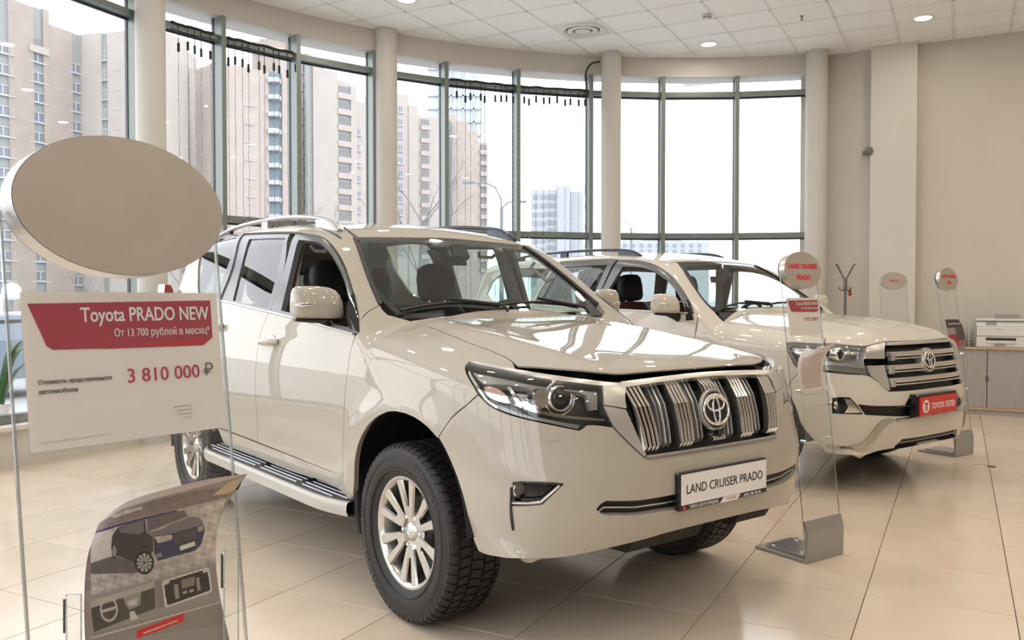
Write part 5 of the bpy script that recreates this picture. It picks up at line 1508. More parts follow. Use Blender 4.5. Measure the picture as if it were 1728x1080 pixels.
    rear_top = C.side([(xB-.03, zB+.004), (xB-.45, zB+.012), (xB-.80, zB+.008)])
    rd_rear = C.side([(xB-.80, zB+.008), (xB-.95, 1.50), (xB-1.02, 1.295), (xB-1.02, 1.0), (-2.34, .80), (-2.30, .58)])
    side_out = np.vstack([ws_edge, dt, C.side([(-3.72, 1.6), (-3.80, 1.3), (-3.85, 1.05), (-3.86, .75), (-3.45, .55)]), C.side(arc(C.AX[1], .48, 168, 12)), rd_rear[::-1][1:], rear_top[::-1], fd_top, C.on(APIL, APIL.to2(R_([[-.47, -.93, 1.235], [-.45, -.86, 1.265]])))])
    qg = C.side([(xB-.90, 1.66), (xB-1.07, 1.345), (-3.30, 1.36), (-3.42, 1.42), (-3.38, 1.55), (-3.2, 1.65)])
    C.panel('body_side', side_out, APIL, PAINT_LIFT, holes=[qg], step=.04)
    C.panel('quarter_glass', qg, SIDE, SGLASS, off=-.008, thick=0, step=.1)
    C.panel('roof', mir(np.vstack([[wtc+R_([0, 0, .004])], top[::-1]+R_([0, 0, .004]), dt+R_([0, .012, 0]), C.top([(-3.75, -.5), (-3.78, -.001)])])), TOP, PAINT_LIFT, step=.05, mirror=False, thick=.02)
    C.strip('windscreen_moulding', interp_path(ws_edge, .05), .008, BLACKP)
    C.panel('cowl_panel', mir(np.vstack([C.top([(-.385, -.001), (-.36, -.5), (-.33, -.74)]), C.on(WIND, WIND.to2(R_([[-.46, -.68, 1.29], [-.43, -.3, 1.30], [-.41, -.001, 1.305]])))])), TOP, BLACKP, off=-.014, thick=.01, mirror=False, step=.06)
    def ws_pt(y, z, off):
        p = C.on(WIND, WIND.to2(R_([[-.436-(z-1.275)*1.265, y, z]])))[0]; return p + C.grad(p[None])[0]*off
    for y0, y1 in ((-.08, -.60), (.50, -.04)):
        w = MB().tube([ws_pt(y0+.05, 1.265, .012), ws_pt(y0+.03, 1.285, .025), ws_pt((y0+y1)/2, 1.305, .03)], .01, 8).build('wiper', BLACKP, root)
        MB().tube([ws_pt(y0+(y1-y0)*t, 1.285+.018*math.sin(t*math.pi), .012) for t in np.linspace(-.02, 1.05, 10)], .009, 8).build('wiper_blade', BLACKP, w)
    # doors
    def line(x0, x1, dz=0, n=8): return C.side([(x, bz(x)+dz) for x in np.linspace(x0, x1, n)])
    xs_ = xB - .155
    fd = C.panel('front_door', np.vstack([line(xs_, -.445), fr_edge[::-1][1:], C.side([(xs_+.0, .57), (xs_-.02, .9)])]), SIDE, PAINT_LIFT, step=.05)
    rd = C.panel('rear_door', np.vstack([line(rd_rear[2][0], xs_), C.side([(xs_-.02, .9), (xs_, .57)]), rd_rear[:2:-1]]), SIDE, PAINT_LIFT, step=.05)
    fgl = np.vstack([px([(1050.5, 450), (1066, 450.3), (1084, 452), (1102, 458), (1117, 467.5), (1128, 477), (1139, 490), (1148, 505), (1155, 522), (1157, 533)]), line(-.66, xs_+.06, .012)])
    ff = C.panel('window_frame', np.vstack([fd_top[:-1], line(-.49, xs_, .003)]), SIDE, FRAMEG, holes=[fgl], off=-.004, thick=.03, step=.04)
    for o, p in zip(ff, fd): o.parent = p
    rgl = np.vstack([px([(1024, 447)]), C.side([(xB-.40, zB-.045), (xB-.76, zB-.048), (xB-.93, 1.325)]), line(xB-.93, xs_-.07, .012)])
    rf = C.panel('window_frame', np.vstack([rear_top, rd_rear[1:2], line(rd_rear[2][0], xs_, .003)]), SIDE, FRAMEG, holes=[rgl], off=-.004, thick=.03, step=.05)
    for o, p in zip(rf, rd): o.parent = p
    for o, p in zip(C.panel('window_glass', rgl, SIDE, SGLASS, off=-.012, thick=0, gap=-.006, step=.1), rd): o.parent = p
    C.strip('belt_moulding', line(rd_rear[2][0], -.55, 0, 14), .008, SATIN, off=.001)
    for x in (xB+.10, xB-.72):
        for sy, par in zip((1, -1), fd if x > xB else rd):
            p = C.side([(x, 1.09)])[0]
            MB().tube([R_([x+t*.11, (p[1]-.006-.03*(1-abs(t)**4))*sy, 1.09]) for t in np.linspace(-1, 1, 11)], .017, 10, sx=.6).build('door_handle', PAINT_LIFT, par)
    C.panel('mirror_sail', px([(1158, 505), (1164, 512), (1171, 540), (1158, 541)]), SIDE, GLOSSB, off=.004, thick=.01, gap=0, step=.05)
    mc = C.px_plane(1123, 512, 0, -.66)
    side_mirrors(root, mc, .93, PAINT_LIFT)
    C.panel('sill', np.vstack([C.side([(-2.28, .57), (-.47, .55), (-.47, .46), (-2.2, .48)])]), SIDE, PAINT_LIFT, step=.08)
    # wheels, arches, board, rails, rear
    for x in (0.0, -2.85):
        for sy in (-1, 1):
            w = make_wheel(root, x, sy*.825, .390, .236, .275)
            if sy > 0: w.rotation_euler = (0, 0, math.pi)
    for ax_ in C.AX:
        for sy in (-1, 1):
            MB().grid([[(ax_+r*math.cos(a), sy*y, C.AZ+.01+r*math.sin(a)) for y, r in ((.48, .45), (.75, .475), (.91, .485), (.955, .47))] for a in np.linspace(math.radians(4), math.radians(186), 24)]).build('arch_liner', BLACKP, root)
            if ax_ > -1: MB().box(-.50, -.42, sy*.86-.07, sy*.86+.07, .28, .62, bev=.015).build('mud_flap', BLACKP, root)
    for sy in (-1, 1):
        o = MB().box(-2.4, -.46, min(sy*.78, sy*1.03), max(sy*.78, sy*1.03), .38, .44, bev=.02).build('running_board', BLACKP, root)
    roof_rails(C, root, -1.40, -3.4, .595, mat('rail_dark', (.05, .06, .08), .2, .5), mat('rail_dark', (.05, .06, .08), .2, .5))
    def rr_(yz):
        yz = R_(yz); o = np.stack([np.full(len(yz), -4.8), yz[:, 0], yz[:, 1]], 1); return C.hit(o, np.repeat(R_([[1.0, 0, 0]]), len(yz), 0), 0.2, 3)
    gl = mir(rr_([(-.001, 1.62), (-.52, 1.60), (-.60, 1.30), (-.001, 1.27)]))
    C.panel('tailgate', mir(rr_([(-.001, 1.72), (-.60, 1.70), (-.70, 1.35), (-.80, 1.05), (-.80, .72), (-.001, .72)])), REAR, PAINT_LIFT, holes=[gl], step=.08, mirror=False)
    C.panel('rear_glass', gl, REAR, SGLASS, off=-.008, thick=0, step=.1, mirror=False)
    MB().box(-3.99, -3.6, -.88, .88, .44, .72, bev=.06).build('rear_bumper', PAINT_LIFT, root)
    C.panel('tail_lamp', rr_([(-.81, 1.12), (-.90, 1.12), (-.90, .78), (-.82, .78)]), REAR, REDLAMP, off=.006, thick=.02, step=.05)
    MB().box(-3.7, .35, -.74, .74, .30, .44).build('underbody', UNDER, root)
    # cabin
    C.panel('headliner', mir(np.vstack([C.top([(-1.06, -.001), (-1.05, -.56)]), C.top([(x, -.63) for x in (-1.3, -2, -2.8, -3.5)]), C.top([(-3.6, -.001)])])), TOP, INT_L, off=-.035, thick=0, step=.1, mirror=False)
    C.panel('pillar_lining', C.side([(xB, zB-.03), (xB-.07, zB-.03), (xs_-.04, 1.29), (xs_+.04, 1.29)]), SIDE, INT_L, off=-.06, thick=0, step=.06, gap=-.012)
    C.panel('pillar_lining', C.side([(xB-.78, zB-.03), (xB-.90, zB-.03), (xB-1.06, 1.33), (xB-.95, 1.32)]), SIDE, INT_L, off=-.06, thick=0, step=.06, gap=-.01)
    C.panel('pillar_lining', np.vstack([ws_edge[::-1], px([(1170, 530), (1160, 505), (1140, 478), (1120, 460)])]), APIL, INT_L, off=-.03, thick=0, step=.06, gap=0)
    RED_L = mat('seat_leather_maroon', (.10, .016, .022), .5, bump=.3, bscale=140)
    C.panel('cabin_side', C.side([(-.5, .55), (-2.3, .58), (-2.4, 1.0), (-3.5, 1.0), (-3.5, 1.28), (-1.4, 1.24), (-.48, 1.20)]), SIDE, RED_L, off=-.075, thick=0, step=.1)
    MB().box(-3.6, -.45, -.78, .78, .50, .56).build('cabin_floor', INT_D, root)
    G = []
    for y in np.linspace(-.79, .79, 21):
        hump = .03*math.exp(-((y-.38)/.2)**2)
        G.append([(-.40, y, 1.19), (-.48, y, 1.225), (-.60, y, 1.225+hump), (-.72, y, 1.215+hump), (-.80, y, 1.17+hump*.8), (-.82, y, 1.07), (-.78, y, .85), (-.60, y, .70)])
    MB().grid(G).build('dashboard', INT_D, root)
    steering_wheel(root, (-.98, .39, 1.16))
    for y in (-.40, .40): seat(root, -1.32, y, .54, RED_L, LEATHER)
    for y in (-.45, 0, .45): seat(root, -2.35, y, .44, RED_L, LEATHER)
    mp = ws_pt(0, 1.62, -.05)
    MB().obox(mp + R_([-.02, 0, 0]), (.59, 0, -.8), (0, 1, 0), (.8, 0, .59), .05, .055, .018).build('sensor_pod', INT_D, root)
    MB().obox(mp + R_([-.11, 0, -.05]), (.95, 0, .2), (0, 1, 0), (-.2, 0, .95), .010, .10, .028).build('rear_view_mirror', INT_D, root)
    return C
far = build_far_suv()
# ================================================================== display stands and furniture
ACRYL = glass_mat('clear_acrylic', (0.95, 0.96, 0.955), 1.0, f0=0.06, body=0.03, body_col=(.75, .75, .75))
ACR_E = glass_mat('acrylic_edge', (.62, .63, .62), 1.0, f0=.18, rough=.1, body=.18, body_col=(.7, .7, .68))
STEELP = mat('painted_steel_grey', (.40, .385, .365), .42, .55, noise=.04, nscale=40)
DISCM = mat('brushed_disc', (.47, .42, .37), .42, .35, noise=.03, nscale=20)
DISCE = mat('disc_edge_metal', (.62, .60, .58), .3, .85)
DARKM = mat('sign_back_dark', (.05, .045, .042), .5)
PAPER = mat('paper_white', (.84, .785, .76), .55)
MAROON = mat('banner_maroon', (.40, .025, .06), .4)
REDINK = mat('sign_red', (.62, .02, .035), .45)
WHINK = mat('white_ink', (.8, .8, .8), .5)
GREYINK = mat('grey_ink', (.16, .14, .14), .6)
PRICEINK = mat('price_ink', (.45, .02, .07), .5)

def ink_sheet(name, P, colour, parent, m, nu, nv):
    """sheet from P(u, v) with printed colours per face corner"""
    U = np.linspace(0, 1, nu); V = np.linspace(0, 1, nv)
    G = [[P(u, v) for v in V] for u in U]
    b = MB().grid(G); me = b.mesh(name)
    at = me.color_attributes.new('ink', 'FLOAT_COLOR', 'POINT')
    cols = np.array([(*colour(u, v), 1) for u in U for v in V], np.float32)
    at.data.foreach_set('color', cols.reshape(-1))
    me.materials.append(m)
    return link_mesh(name, me, parent)
def sign_stand(c, t, label, disc_lines=(), lean=.12, half=.158, card=None, sheet=None, disc_tilt=0.0, z_top=1.49):
    """c: floor point under the front plate; t: unit direction along the panel, n towards the viewer's side"""
    t = np.array([*t, 0.0]); t /= np.linalg.norm(t); n = np.array([t[1], -t[0], 0]); up = np.array([0, 0, 1.0])
    root = empty('sign_stand', (c[0], c[1], 0), 0, label, 'sign')
    tl = math.tan(lean)
    def Q(s, z, d=0.0): return t*s + n*(d - (z-.10)*tl) + up*z
    pn = n + up*tl; pn /= np.linalg.norm(pn); pu = up - n*tl; pu /= np.linalg.norm(pu)
    h = half
    # base: floor plate behind, upright folded plate in front
    MB().add([*(t*a + n*b_ + up*z for z in (.002, .014) for a, b_ in ((-h, .012), (h, .012), (h*.92, -.33), (-h*.92, -.33)))], [(3, 2, 1, 0), (4, 5, 6, 7), (0, 1, 5, 4), (1, 2, 6, 5), (2, 3, 7, 6), (3, 0, 4, 7)]).build('base_plate', STEELP, root)
    prof = [(.012, .002), (.014, .10), (.014, .155), (-.004, .215), (-.012, .215), (.002, .152), (.002, .002)]
    b = MB(); L = [-t*h + n*a + up*z for a, z in prof]; R = [t*h + n*a + up*z for a, z in prof]; k = len(prof)
    b.add(L + R, [tuple(range(k)), tuple(range(2*k-1, k-1, -1))] + [(i, k+i, k+(i+1) % k, (i+1) % k) for i in range(k)]); b.build('front_plate', STEELP, root)
    MB().add([*(t*a + n*b_ + up*z for z in (.014, .030) for a, b_ in ((-h*.8, -.03), (h*.8, -.03), (h*.7, -.28), (-h*.7, -.28)))], [(3, 2, 1, 0), (4, 5, 6, 7), (0, 1, 5, 4), (1, 2, 6, 5), (2, 3, 7, 6), (3, 0, 4, 7)]).build('base_block', mat('base_block_steel', (.62, .62, .63), .2, .8), root)
    for s_ in (-.7, .7):
        for d_ in (-.06, -.24): MB().cyl(t*h*s_*.9 + n*d_ + up*.030, .010, .008, 12).build('bolt', CHROME, root)
    # clear panel and its bright edges
    zt = z_top-.02
    P = [Q(-h, .05), Q(h, .05), Q(h, zt), Q(-h, zt)]
    MB().add(P, [(0, 1, 2, 3)]).build('clear_panel', ACRYL, root)
    for s_ in (-h, h):
        b = MB(); b.obox((Q(s_, .05)+Q(s_, zt))/2, t, pn, pu, .0016, .0025, np.linalg.norm(Q(0, zt)-Q(0, .05))/2); b.build('panel_edge', ACR_E, root)
    # oval plate
    dc = Q(0, z_top, .03); rx, rz = .155, .100; N = 64; th = .035
    ring = lambda s_, d: [dc + t*(rx*s_*math.cos(k*math.tau/N)) + pu*(rz*s_*math.sin(k*math.tau/N)) + pn*d for k in range(N)]
    V = ring(1, 0) + ring(1, -th); sd = [(k, (k+1) % N, N+(k+1) % N, N+k) for k in range(N)]
    do = MB().add(V, sd, True).build('disc_rim', DISCE, root)
    MB().add(ring(.996, .0006), [tuple(range(N))]).build('disc_face', DISCM, do)
    MB().add(ring(.99, -th), [tuple(range(N-1, -1, -1))]).build('disc_back', DISCE, do)
    MB().add(ring(.965, -th-.004) + ring(.965, -th-.012), sd, True).add(ring(.965, -th-.012), [tuple(range(N-1, -1, -1))]).build('disc_mount', DARKM, do)
    for i, (txt, size, dz) in enumerate(disc_lines):
        text_obj('disc_lettering', txt, size, dc + pu*dz + pn*.0012, t, pu, REDINK, do, 'CENTER', bold=.0015)
    return root, Q, t, n, pn, pu

def price_card(root, Q, t, pn, pu, z0, w, hgt, title, sub, price, detail=True, s0=0.0, rot=0.0):
    o = Q(s0-w/2, z0, .012)
    ca, sa = math.cos(rot), math.sin(rot); ax = t*ca + pu*sa; ay = pu*ca - t*sa
    def C(u, v, d=0.0): return o + ax*u*w + ay*v*hgt + pn*d
    card = MB().add([C(0, 0), C(1, 0), C(1, 1), C(0, 1)], [(0, 1, 2, 3)]).build('price_card', PAPER, root)
    MB().add([C(.028, .925, .0006), C(.10, .655, .0006), C(.125, .63, .0006), C(.895, .615, .0006), C(.955, .67, .0006), C(.958, .945, .0006)], [(0, 1, 2, 3, 4, 5)]).build('banner', MAROON, card)
    MB().add([C(.895, .615, .0008), C(.955, .67, .0008), C(.55, .63, .0008), C(.30, .622, .0008)], [(0, 1, 2, 3)]).build('banner_fold', mat('banner_red', (.50, .015, .035), .4), card)
    # lettering, right-aligned in the banner
    text_obj('card_lettering', title, hgt*.135, C(.94, .805, .0012), ax, ay, WHINK, card, 'RIGHT', width=w*.68, bold=.0004 if detail else 0)
    text_obj('card_lettering', sub, hgt*.075, C(.94, .70, .0012), ax, ay, WHINK, card, 'RIGHT', width=w*.52)
    text_obj('card_lettering', price, hgt*.135, C(.865, .385, .0008), ax, ay, PRICEINK, card, 'RIGHT', width=w*.39)
    text_obj('card_lettering', '₽', hgt*.125, C(.885, .395, .0008), ax, ay, GREYINK, card, 'LEFT')
    if detail:
        text_obj('card_lettering', 'Стоимость представленного', hgt*.042, C(.05, .415, .0008), ax, ay, GREYINK, card, width=w*.34)
        text_obj('card_lettering', 'автомобиля', hgt*.042, C(.05, .355, .0008), ax, ay, GREYINK, card)
        b = MB()
        for k, (u0, u1) in enumerate(((.70, .80), (.71, .80), (.72, .80), (.755, .80))):
            v = .185-.028*k; b.add([C(u0, v, .0006), C(u1, v, .0006), C(u1, v+.008, .0006), C(u0, v+.008, .0006)], [(0, 1, 2, 3)])
        b.add([C(.05, .05, .0006), C(.36, .055, .0006), C(.36, .059, .0006), C(.05, .054, .0006)], [(0, 1, 2, 3)])
        b.build('fine_print', mat('pale_ink', (.55, .50, .48), .6), card, kind='stuff')
    # clear pocket over the card
    MB().add([C(-.012, -.02, .004), C(1.012, -.02, .004), C(1.012, 1.01, .004), C(-.012, 1.01, .004)], [(0, 1, 2, 3)]).build('card_pocket', ACRYL, card)
    return card

# ---- big stand in the left foreground
c1 = np.array([-.5525, 1.235]); t1 = np.array([.61, .79]); t1 = t1/np.linalg.norm(t1); n1 = np.array([t1[1], -t1[0]])
c1 = c1 + n1*(1.26-.10)*math.tan(.12)
r1, Q1, t3, n3, pn3, pu3 = sign_stand(c1, t1, 'large clear sign stand in the left foreground with blank oval plate')
price_card(r1, Q1, t3, pn3, pu3, 1.158, .290, .210, 'Toyota PRADO NEW', 'От 13 700 рублей в месяц*', '3 810 000', rot=.0)
# brochure: a flopped printed sheet standing in a clear pocket on the stand
def coons(bot, left, top, right):
    """patch between four edge curves; takes arrays of u and v"""
    def along(P):
        P = np.asarray(P, float); d = np.r_[0, np.cumsum(np.linalg.norm(np.diff(P, axis=0), axis=1))]; d /= d[-1]
        return Spl(list(zip(d, P[:, 0]))), Spl(list(zip(d, P[:, 1])))
    B, L, T, R = along(bot), along(left), along(top), along(right)
    ev = lambda s, q: np.stack([s[0](q), s[1](q)], -1)
    p00, p10, p01, p11 = ev(B, 0.), ev(B, 1.), ev(T, 0.), ev(T, 1.)
    def f(u, v):
        u = np.asarray(u, float); v = np.asarray(v, float); U, V = u[..., None], v[..., None]
        return (1-V)*ev(B, u) + V*ev(T, u) + (1-U)*ev(L, v) + U*ev(R, v) - ((1-U)*(1-V)*p00 + U*(1-V)*p10 + (1-U)*V*p01 + U*V*p11)
    return f
cp_ = coons([(146, 1120), (262, 1104), (388, 1082)], [(146, 1120), (142, 1040), (143, 985), (150, 930), (168, 882)], [(168, 882), (205, 852), (265, 830), (340, 811), (418, 799)], [(388, 1082), (372, 1010), (364, 940), (374, 870), (418, 799)])
o1 = np.array([c1[0], c1[1], 0])
def plane_hit(px_, off):
    px_ = np.asarray(px_, float); d = pix_ray(px_[..., 0], px_[..., 1])
    t_ = ((Q1(0, 1.0, 0.0) + o1 - CAM) @ pn3 + np.asarray(off))/(d @ pn3)
    return CAM + d*t_[..., None] - o1
def bro(u, v):
    u = np.asarray(u, float); v = np.asarray(v, float)
    return plane_hit(cp_(u, v), .03 + .035*np.sin(math.pi*u)*v + .03*np.maximum(0, v-.6)*(1-u))
def K(*pts): return np.array([(100+x/3.725, 790+y/3.725) for x, y in pts])
BRO = [   # printed shapes, back to front: polygon, colour, grain
    (K((190, 430), (560, 300), (1040, 190), (990, 560), (620, 690), (200, 780)), (.40, .36, .33), .10),
    (K((190, 420), (330, 385), (340, 470), (330, 560), (190, 600)), (.50, .46, .42), .03),
    (K((880, 250), (1050, 190), (1000, 330), (985, 560), (850, 600), (860, 480), (920, 400)), (.48, .43, .40), .16),
    (K((190, 600), (340, 550), (480, 590), (560, 660), (250, 690), (190, 660)), (.11, .10, .10), .04),
    (K((190, 665), (480, 660), (620, 600), (980, 560), (985, 600), (600, 700), (200, 800)), (.36, .33, .31), .16),
    (K((325, 500), (332, 430), (350, 398), (372, 372), (540, 308), (550, 405), (590, 430), (592, 520), (560, 562), (480, 592), (340, 545)), (.050, .045, .050), .01),
    (K((372, 385), (440, 352), (530, 318), (532, 395), (500, 418), (385, 405)), (.14, .13, .14), .02),
    (K((548, 306), (660, 278), (785, 266), (812, 302), (700, 345), (556, 400)), (.125, .115, .12), .01),
    (K((556, 402), (640, 385), (700, 350), (830, 305), (878, 308), (908, 345), (800, 385), (715, 408), (592, 430)), (.16, .15, .17), .01),
    (K((592, 430), (715, 408), (800, 385), (908, 348), (914, 400), (892, 480), (852, 520), (720, 556), (620, 582), (598, 545)), (.040, .048, .085), .01),
    (K((598, 432), (706, 418), (712, 446), (622, 472)), (.46, .40, .35), .12),
    (K((716, 420), (852, 384), (858, 440), (726, 482)), (.07, .07, .075), .05),
    (K((870, 372), (906, 358), (904, 390), (872, 400)), (.34, .30, .27), .08),
    (K((756, 492), (850, 460), (856, 486), (762, 518)), (.62, .58, .55), .0),
    (K((600, 540), (640, 530), (645, 556), (608, 566)), (.20, .20, .22), .05),
    (K((195, 838), (598, 712), (606, 880), (216, 1032)), (.075, .068, .060), .03),
    (K((195, 838), (598, 712), (600, 750), (200, 880)), (.36, .32, .29), .03),
    (K((402, 812), (516, 780), (508, 860), (440, 892), (418, 860)), (.27, .25, .23), .04),
    (K((430, 838), (492, 820), (484, 855), (436, 868)), (.48, .45, .42), .0),
    (K((440, 905), (470, 896), (498, 945), (450, 962)), (.50, .46, .42), .06),
    (K((598, 712), (640, 700), (660, 870), (620, 885)), (.20, .18, .17), .0),
    (K((646, 722), (660, 706), (925, 625), (942, 632), (962, 770), (950, 782), (680, 874), (664, 866)), (.56, .53, .50), .0),
    (K((656, 726), (668, 714), (920, 636), (932, 642), (950, 764), (940, 772), (686, 862), (676, 854)), (.040, .036, .034), .01),
    (K((720, 735), (745, 727), (755, 815), (730, 824)), (.26, .24, .22), .0), (K((860, 690), (880, 684), (890, 765), (868, 773)), (.26, .24, .22), .0),
    (K((765, 705), (848, 680), (852, 735), (772, 758)), (.20, .17, .16), .02),
    (K((775, 778), (800, 770), (802, 784), (778, 792)), (.40, .37, .34), .0), (K((818, 768), (845, 759), (847, 773), (820, 782)), (.40, .37, .34), .0),
    (K((648, 718), (690, 700), (692, 722), (652, 740)), (.50, .47, .44), .0), (K((900, 640), (930, 630), (934, 650), (905, 660)), (.50, .47, .44), .0),
    (K((205, 1040), (1010, 830), (1030, 945), (1040, 985), (240, 1100), (205, 1100)), (.24, .21, .19), .02),
    (K((205, 1062), (1012, 838), (1012, 846), (206, 1072)), (.50, .45, .41), .0),
    (K((486, 1022), (786, 910), (782, 962), (488, 1074)), (.52, .03, .03), .0),
    (K((528, 1034), (742, 954), (742, 962), (528, 1043)), (.60, .42, .40), .0),
    (K((150, 440), (196, 425), (200, 760), (160, 790)), (.20, .16, .16), .10),
    (K((220, 392), (420, 336), (540, 300), (740, 258), (1048, 182), (1110, 110), (860, 140), (600, 200), (400, 265), (255, 345)), (.20, .16, .15), .08),
    (K((330, 300), (420, 262), (520, 240), (522, 256), (430, 285), (340, 315)), (.46, .40, .38), .12),
    (K((212, 400), (400, 345), (545, 306), (740, 262), (742, 270), (545, 318), (400, 358), (214, 412)), (.055, .02, .12), .0),
    (K((965, 172), (1060, 92), (1160, 52), (1100, 140), (1045, 162)), (.50, .40, .27), .04),
    (K((225, 385), (255, 342), (400, 255), (600, 190), (860, 125), (1110, 60), (1200, 30), (1200, -20), (800, -20), (380, 180), (200, 330)), (.50, .43, .44), .01),
]
BRO = [(p, p.min(0), p.max(0), c, g) for p, c, g in BRO]
NU, NV = 260, 320
UU, VV_ = np.meshgrid(np.linspace(0, 1, NU), np.linspace(0, 1, NV), indexing='ij')
QP = cp_(UU.ravel(), VV_.ravel()); COLS = np.tile(np.array([.27, .245, .225]), (len(QP), 1)); GR = np.zeros(len(QP))
for p, lo, hi, col, g in BRO:
    k = in_poly(QP, p); COLS[k] = col; GR[k] = g
x, y = (QP[:, 0]-100)*3.725, (QP[:, 1]-790)*3.725
for cx, cy, rx, ry in ((535, 594, 62, 74), (346, 522, 17, 46)):
    d = np.hypot((x-cx)/rx, (y-cy)/ry); k = d < 1; GR[k] = 0
    COLS[k] = (.020, .020, .022)
    r_ = k & (d < .78) & (d > .12); sp_ = (np.arctan2(y-cy, x-cx)*5.5/math.pi) % 1 < .5
    COLS[r_ & sp_] = (.42, .40, .38); COLS[r_ & ~sp_] = (.08, .08, .08)
d = np.hypot((x-312)/55, (y-888)/76); k = ((d > .82) & (d < 1.02)) | ((d < .9) & (np.abs(y-888+.3*(x-312)) < 9)); COLS[k] = (.42, .38, .34); GR[k] = 0
COLS = np.clip(COLS*(1 + (GR*1.3*(np.sin(x*.041+y*.027)*np.sin(y*.053-x*.019) + .7*np.sin(x*.087-y*.061)*np.sin(y*.093+x*.047)))[:, None]), 0, 1)
me = MB().grid(bro(UU, VV_)).mesh('brochure')
at_ = me.color_attributes.new('ink', 'FLOAT_COLOR', 'POINT')
at_.data.foreach_set('color', np.c_[COLS, np.ones(len(COLS))].astype(np.float32).reshape(-1))
me.materials.append(attr_mat('printed_paper'))
bs = link_mesh('brochure', me)
bs.location = (c1[0], c1[1], 0)
tag(bs, 'flopped printed brochure with a dark car, in the left foreground stand', 'brochure')
bp = lambda u, v, d: bro(u, v) + pn3*d
# clear pocket clips either side of the brochure
def pocket(u0, v0, u1, v1):
    p = [plane_hit((u0, v0), .035), plane_hit((u1, v0), .035), plane_hit((u1, v1), .035), plane_hit((u0, v1), .035)]
    o = MB().add(p, [(0, 1, 2, 3)]).build('brochure_pocket', ACRYL, r1)
    MB().tube([p[3], p[0], p[1], p[2]], .0012, 6).build('pocket_edge', ACR_E, o)
    q = [plane_hit((u0-3, v0+8), .01), plane_hit((u0-3, v0+65), .01)]
    MB().tube(q, .0022, 6).build('pocket_clip', DARKM, o)
pocket(112, 1003, 137, 1085); pocket(378, 927, 402, 1085)
# ---- stand between the two cars
c2 = np.array([1.633, 4.475]); t2 = np.array([.82, .57])
r2, Q2, ta, na, pna, pua = sign_stand(c2, t2, 'clear sign stand between the two cars, oval plate with red lettering', (('LAND CRUISER', .036, .008), ('PRADO', .036, -.052)), half=.155, z_top=1.515)
price_card(r2, Q2, ta, pna, pua, 1.168, .275, .200, 'Toyota PRADO NEW', 'От 13 700 рублей в месяц*', '3 952 000', detail=False)
# flopped leaflet in its pocket
o2 = np.array([c2[0], c2[1], 0])
def plane_hit2(px_, off):
    d = pix_ray(px_[0], px_[1]); p0 = Q2(0, 1.0, off) + o2
    return CAM + d*(((p0-CAM) @ pna)/(d @ pna)) - o2
cq = coons([(1352, 661), (1392, 655)], [(1352, 661), (1346, 625), (1350, 600), (1357, 590)], [(1357, 590), (1372, 591), (1387, 586), (1412, 578)], [(1392, 655), (1389, 620), (1396, 595), (1412, 578)])
def leaf_col(u, v):
    if v > .84: return np.array([.62, .59, .56])
    if .12 < u < .93 and .05 < v < .80: return np.array([.46, .36, .33]) if math.sin(v*95) > .35 else np.array([.55, .45, .42])
    return np.array([.66, .62, .59])
lf = ink_sheet('leaflet', lambda u, v: plane_hit2(cq(u, v), .03 + .03*v*math.sin(math.pi*u)), leaf_col, None, attr_mat('printed_paper'), 30, 60)
lf.location = (c2[0], c2[1], 0); tag(lf, 'white printed leaflet curling out of the stand between the cars', 'leaflet')
def clear_box(Q, t, pn, root, s0, s1, z0, z1, d):
    P = [Q(s0, z0, d), Q(s1, z0, d), Q(s1, z1, d), Q(s0, z1, d)]
    o = MB().add(P, [(0, 1, 2, 3)]).build('leaflet_pocket', ACRYL, root)
    MB().tube(P, .0016, 6, closed=True).build('pocket_edge', ACR_E, o)
    for s_, z_ in ((s0, z0+.02), (s1, z0+.02)):
        MB().tube([Q(s_, z_, 0), Q(s_, z_, d)], .007, 8).build('pocket_stud', CHROME, o)
clear_box(Q2, ta, pna, r2, -.11, .11, .86, 1.0, .03); clear_box(Q2, ta, pna, r2, -.11, .11, .60, .80, .03)
# ---- stand beyond the far car
c3 = np.array([3.94, 7.475]); tt3 = np.array([.81, .58])
r3, Q3, tb, nb, pnb, pub = sign_stand(c3, tt3, 'clear sign stand right of the far car with a dark red leaflet', (('LAND CRUISER', .036, .012), ('200', .036, -.045)), half=.155, z_top=1.54)
o3 = np.array([c3[0], c3[1], 0])
def plane_hit3(px_, off):
    d = pix_ray(px_[0], px_[1]); p0 = Q3(0, 1.0, off) + o3
    return CAM + d*(((p0-CAM) @ pnb)/(d @ pnb)) - o3
cr = coons([(1606, 591), (1629, 590)], [(1606, 591), (1600, 565), (1595, 539)], [(1595, 539), (1606, 539), (1617, 539)], [(1629, 590), (1628, 570), (1624, 550), (1617, 539)])
def leaf3(u, v):
    if v < .12: return np.array([.26, .24, .22])
    if v < .30: return np.array([.50, .02, .03]) if u < .6 else np.array([.36, .12, .13])
    if v < .72:
        d = math.hypot(u-.45, v-.55)
        if u > .5: return np.array([.05, .025, .03]) + .12*(math.sin(u*40+v*31) > .6)
        return np.array([.30, .28, .28]) if v > .5 else np.array([.34, .02, .05])
    if .82 < v < .88 and .15 < u < .95: return np.array([.42, .36, .34])
    return np.array([.06, .035, .035])
l3 = ink_sheet('leaflet', lambda u, v: plane_hit3(cr(u, v), .03), leaf3, None, attr_mat('printed_paper'), 30, 60)
l3.location = (c3[0], c3[1], 0); tag(l3, 'dark red leaflet in the stand right of the far car', 'leaflet')
clear_box(Q3, tb, pnb, r3, -.10, .12, .86, .98, .03); clear_box(Q3, tb, pnb, r3, -.10, .12, .55, .75, .03)
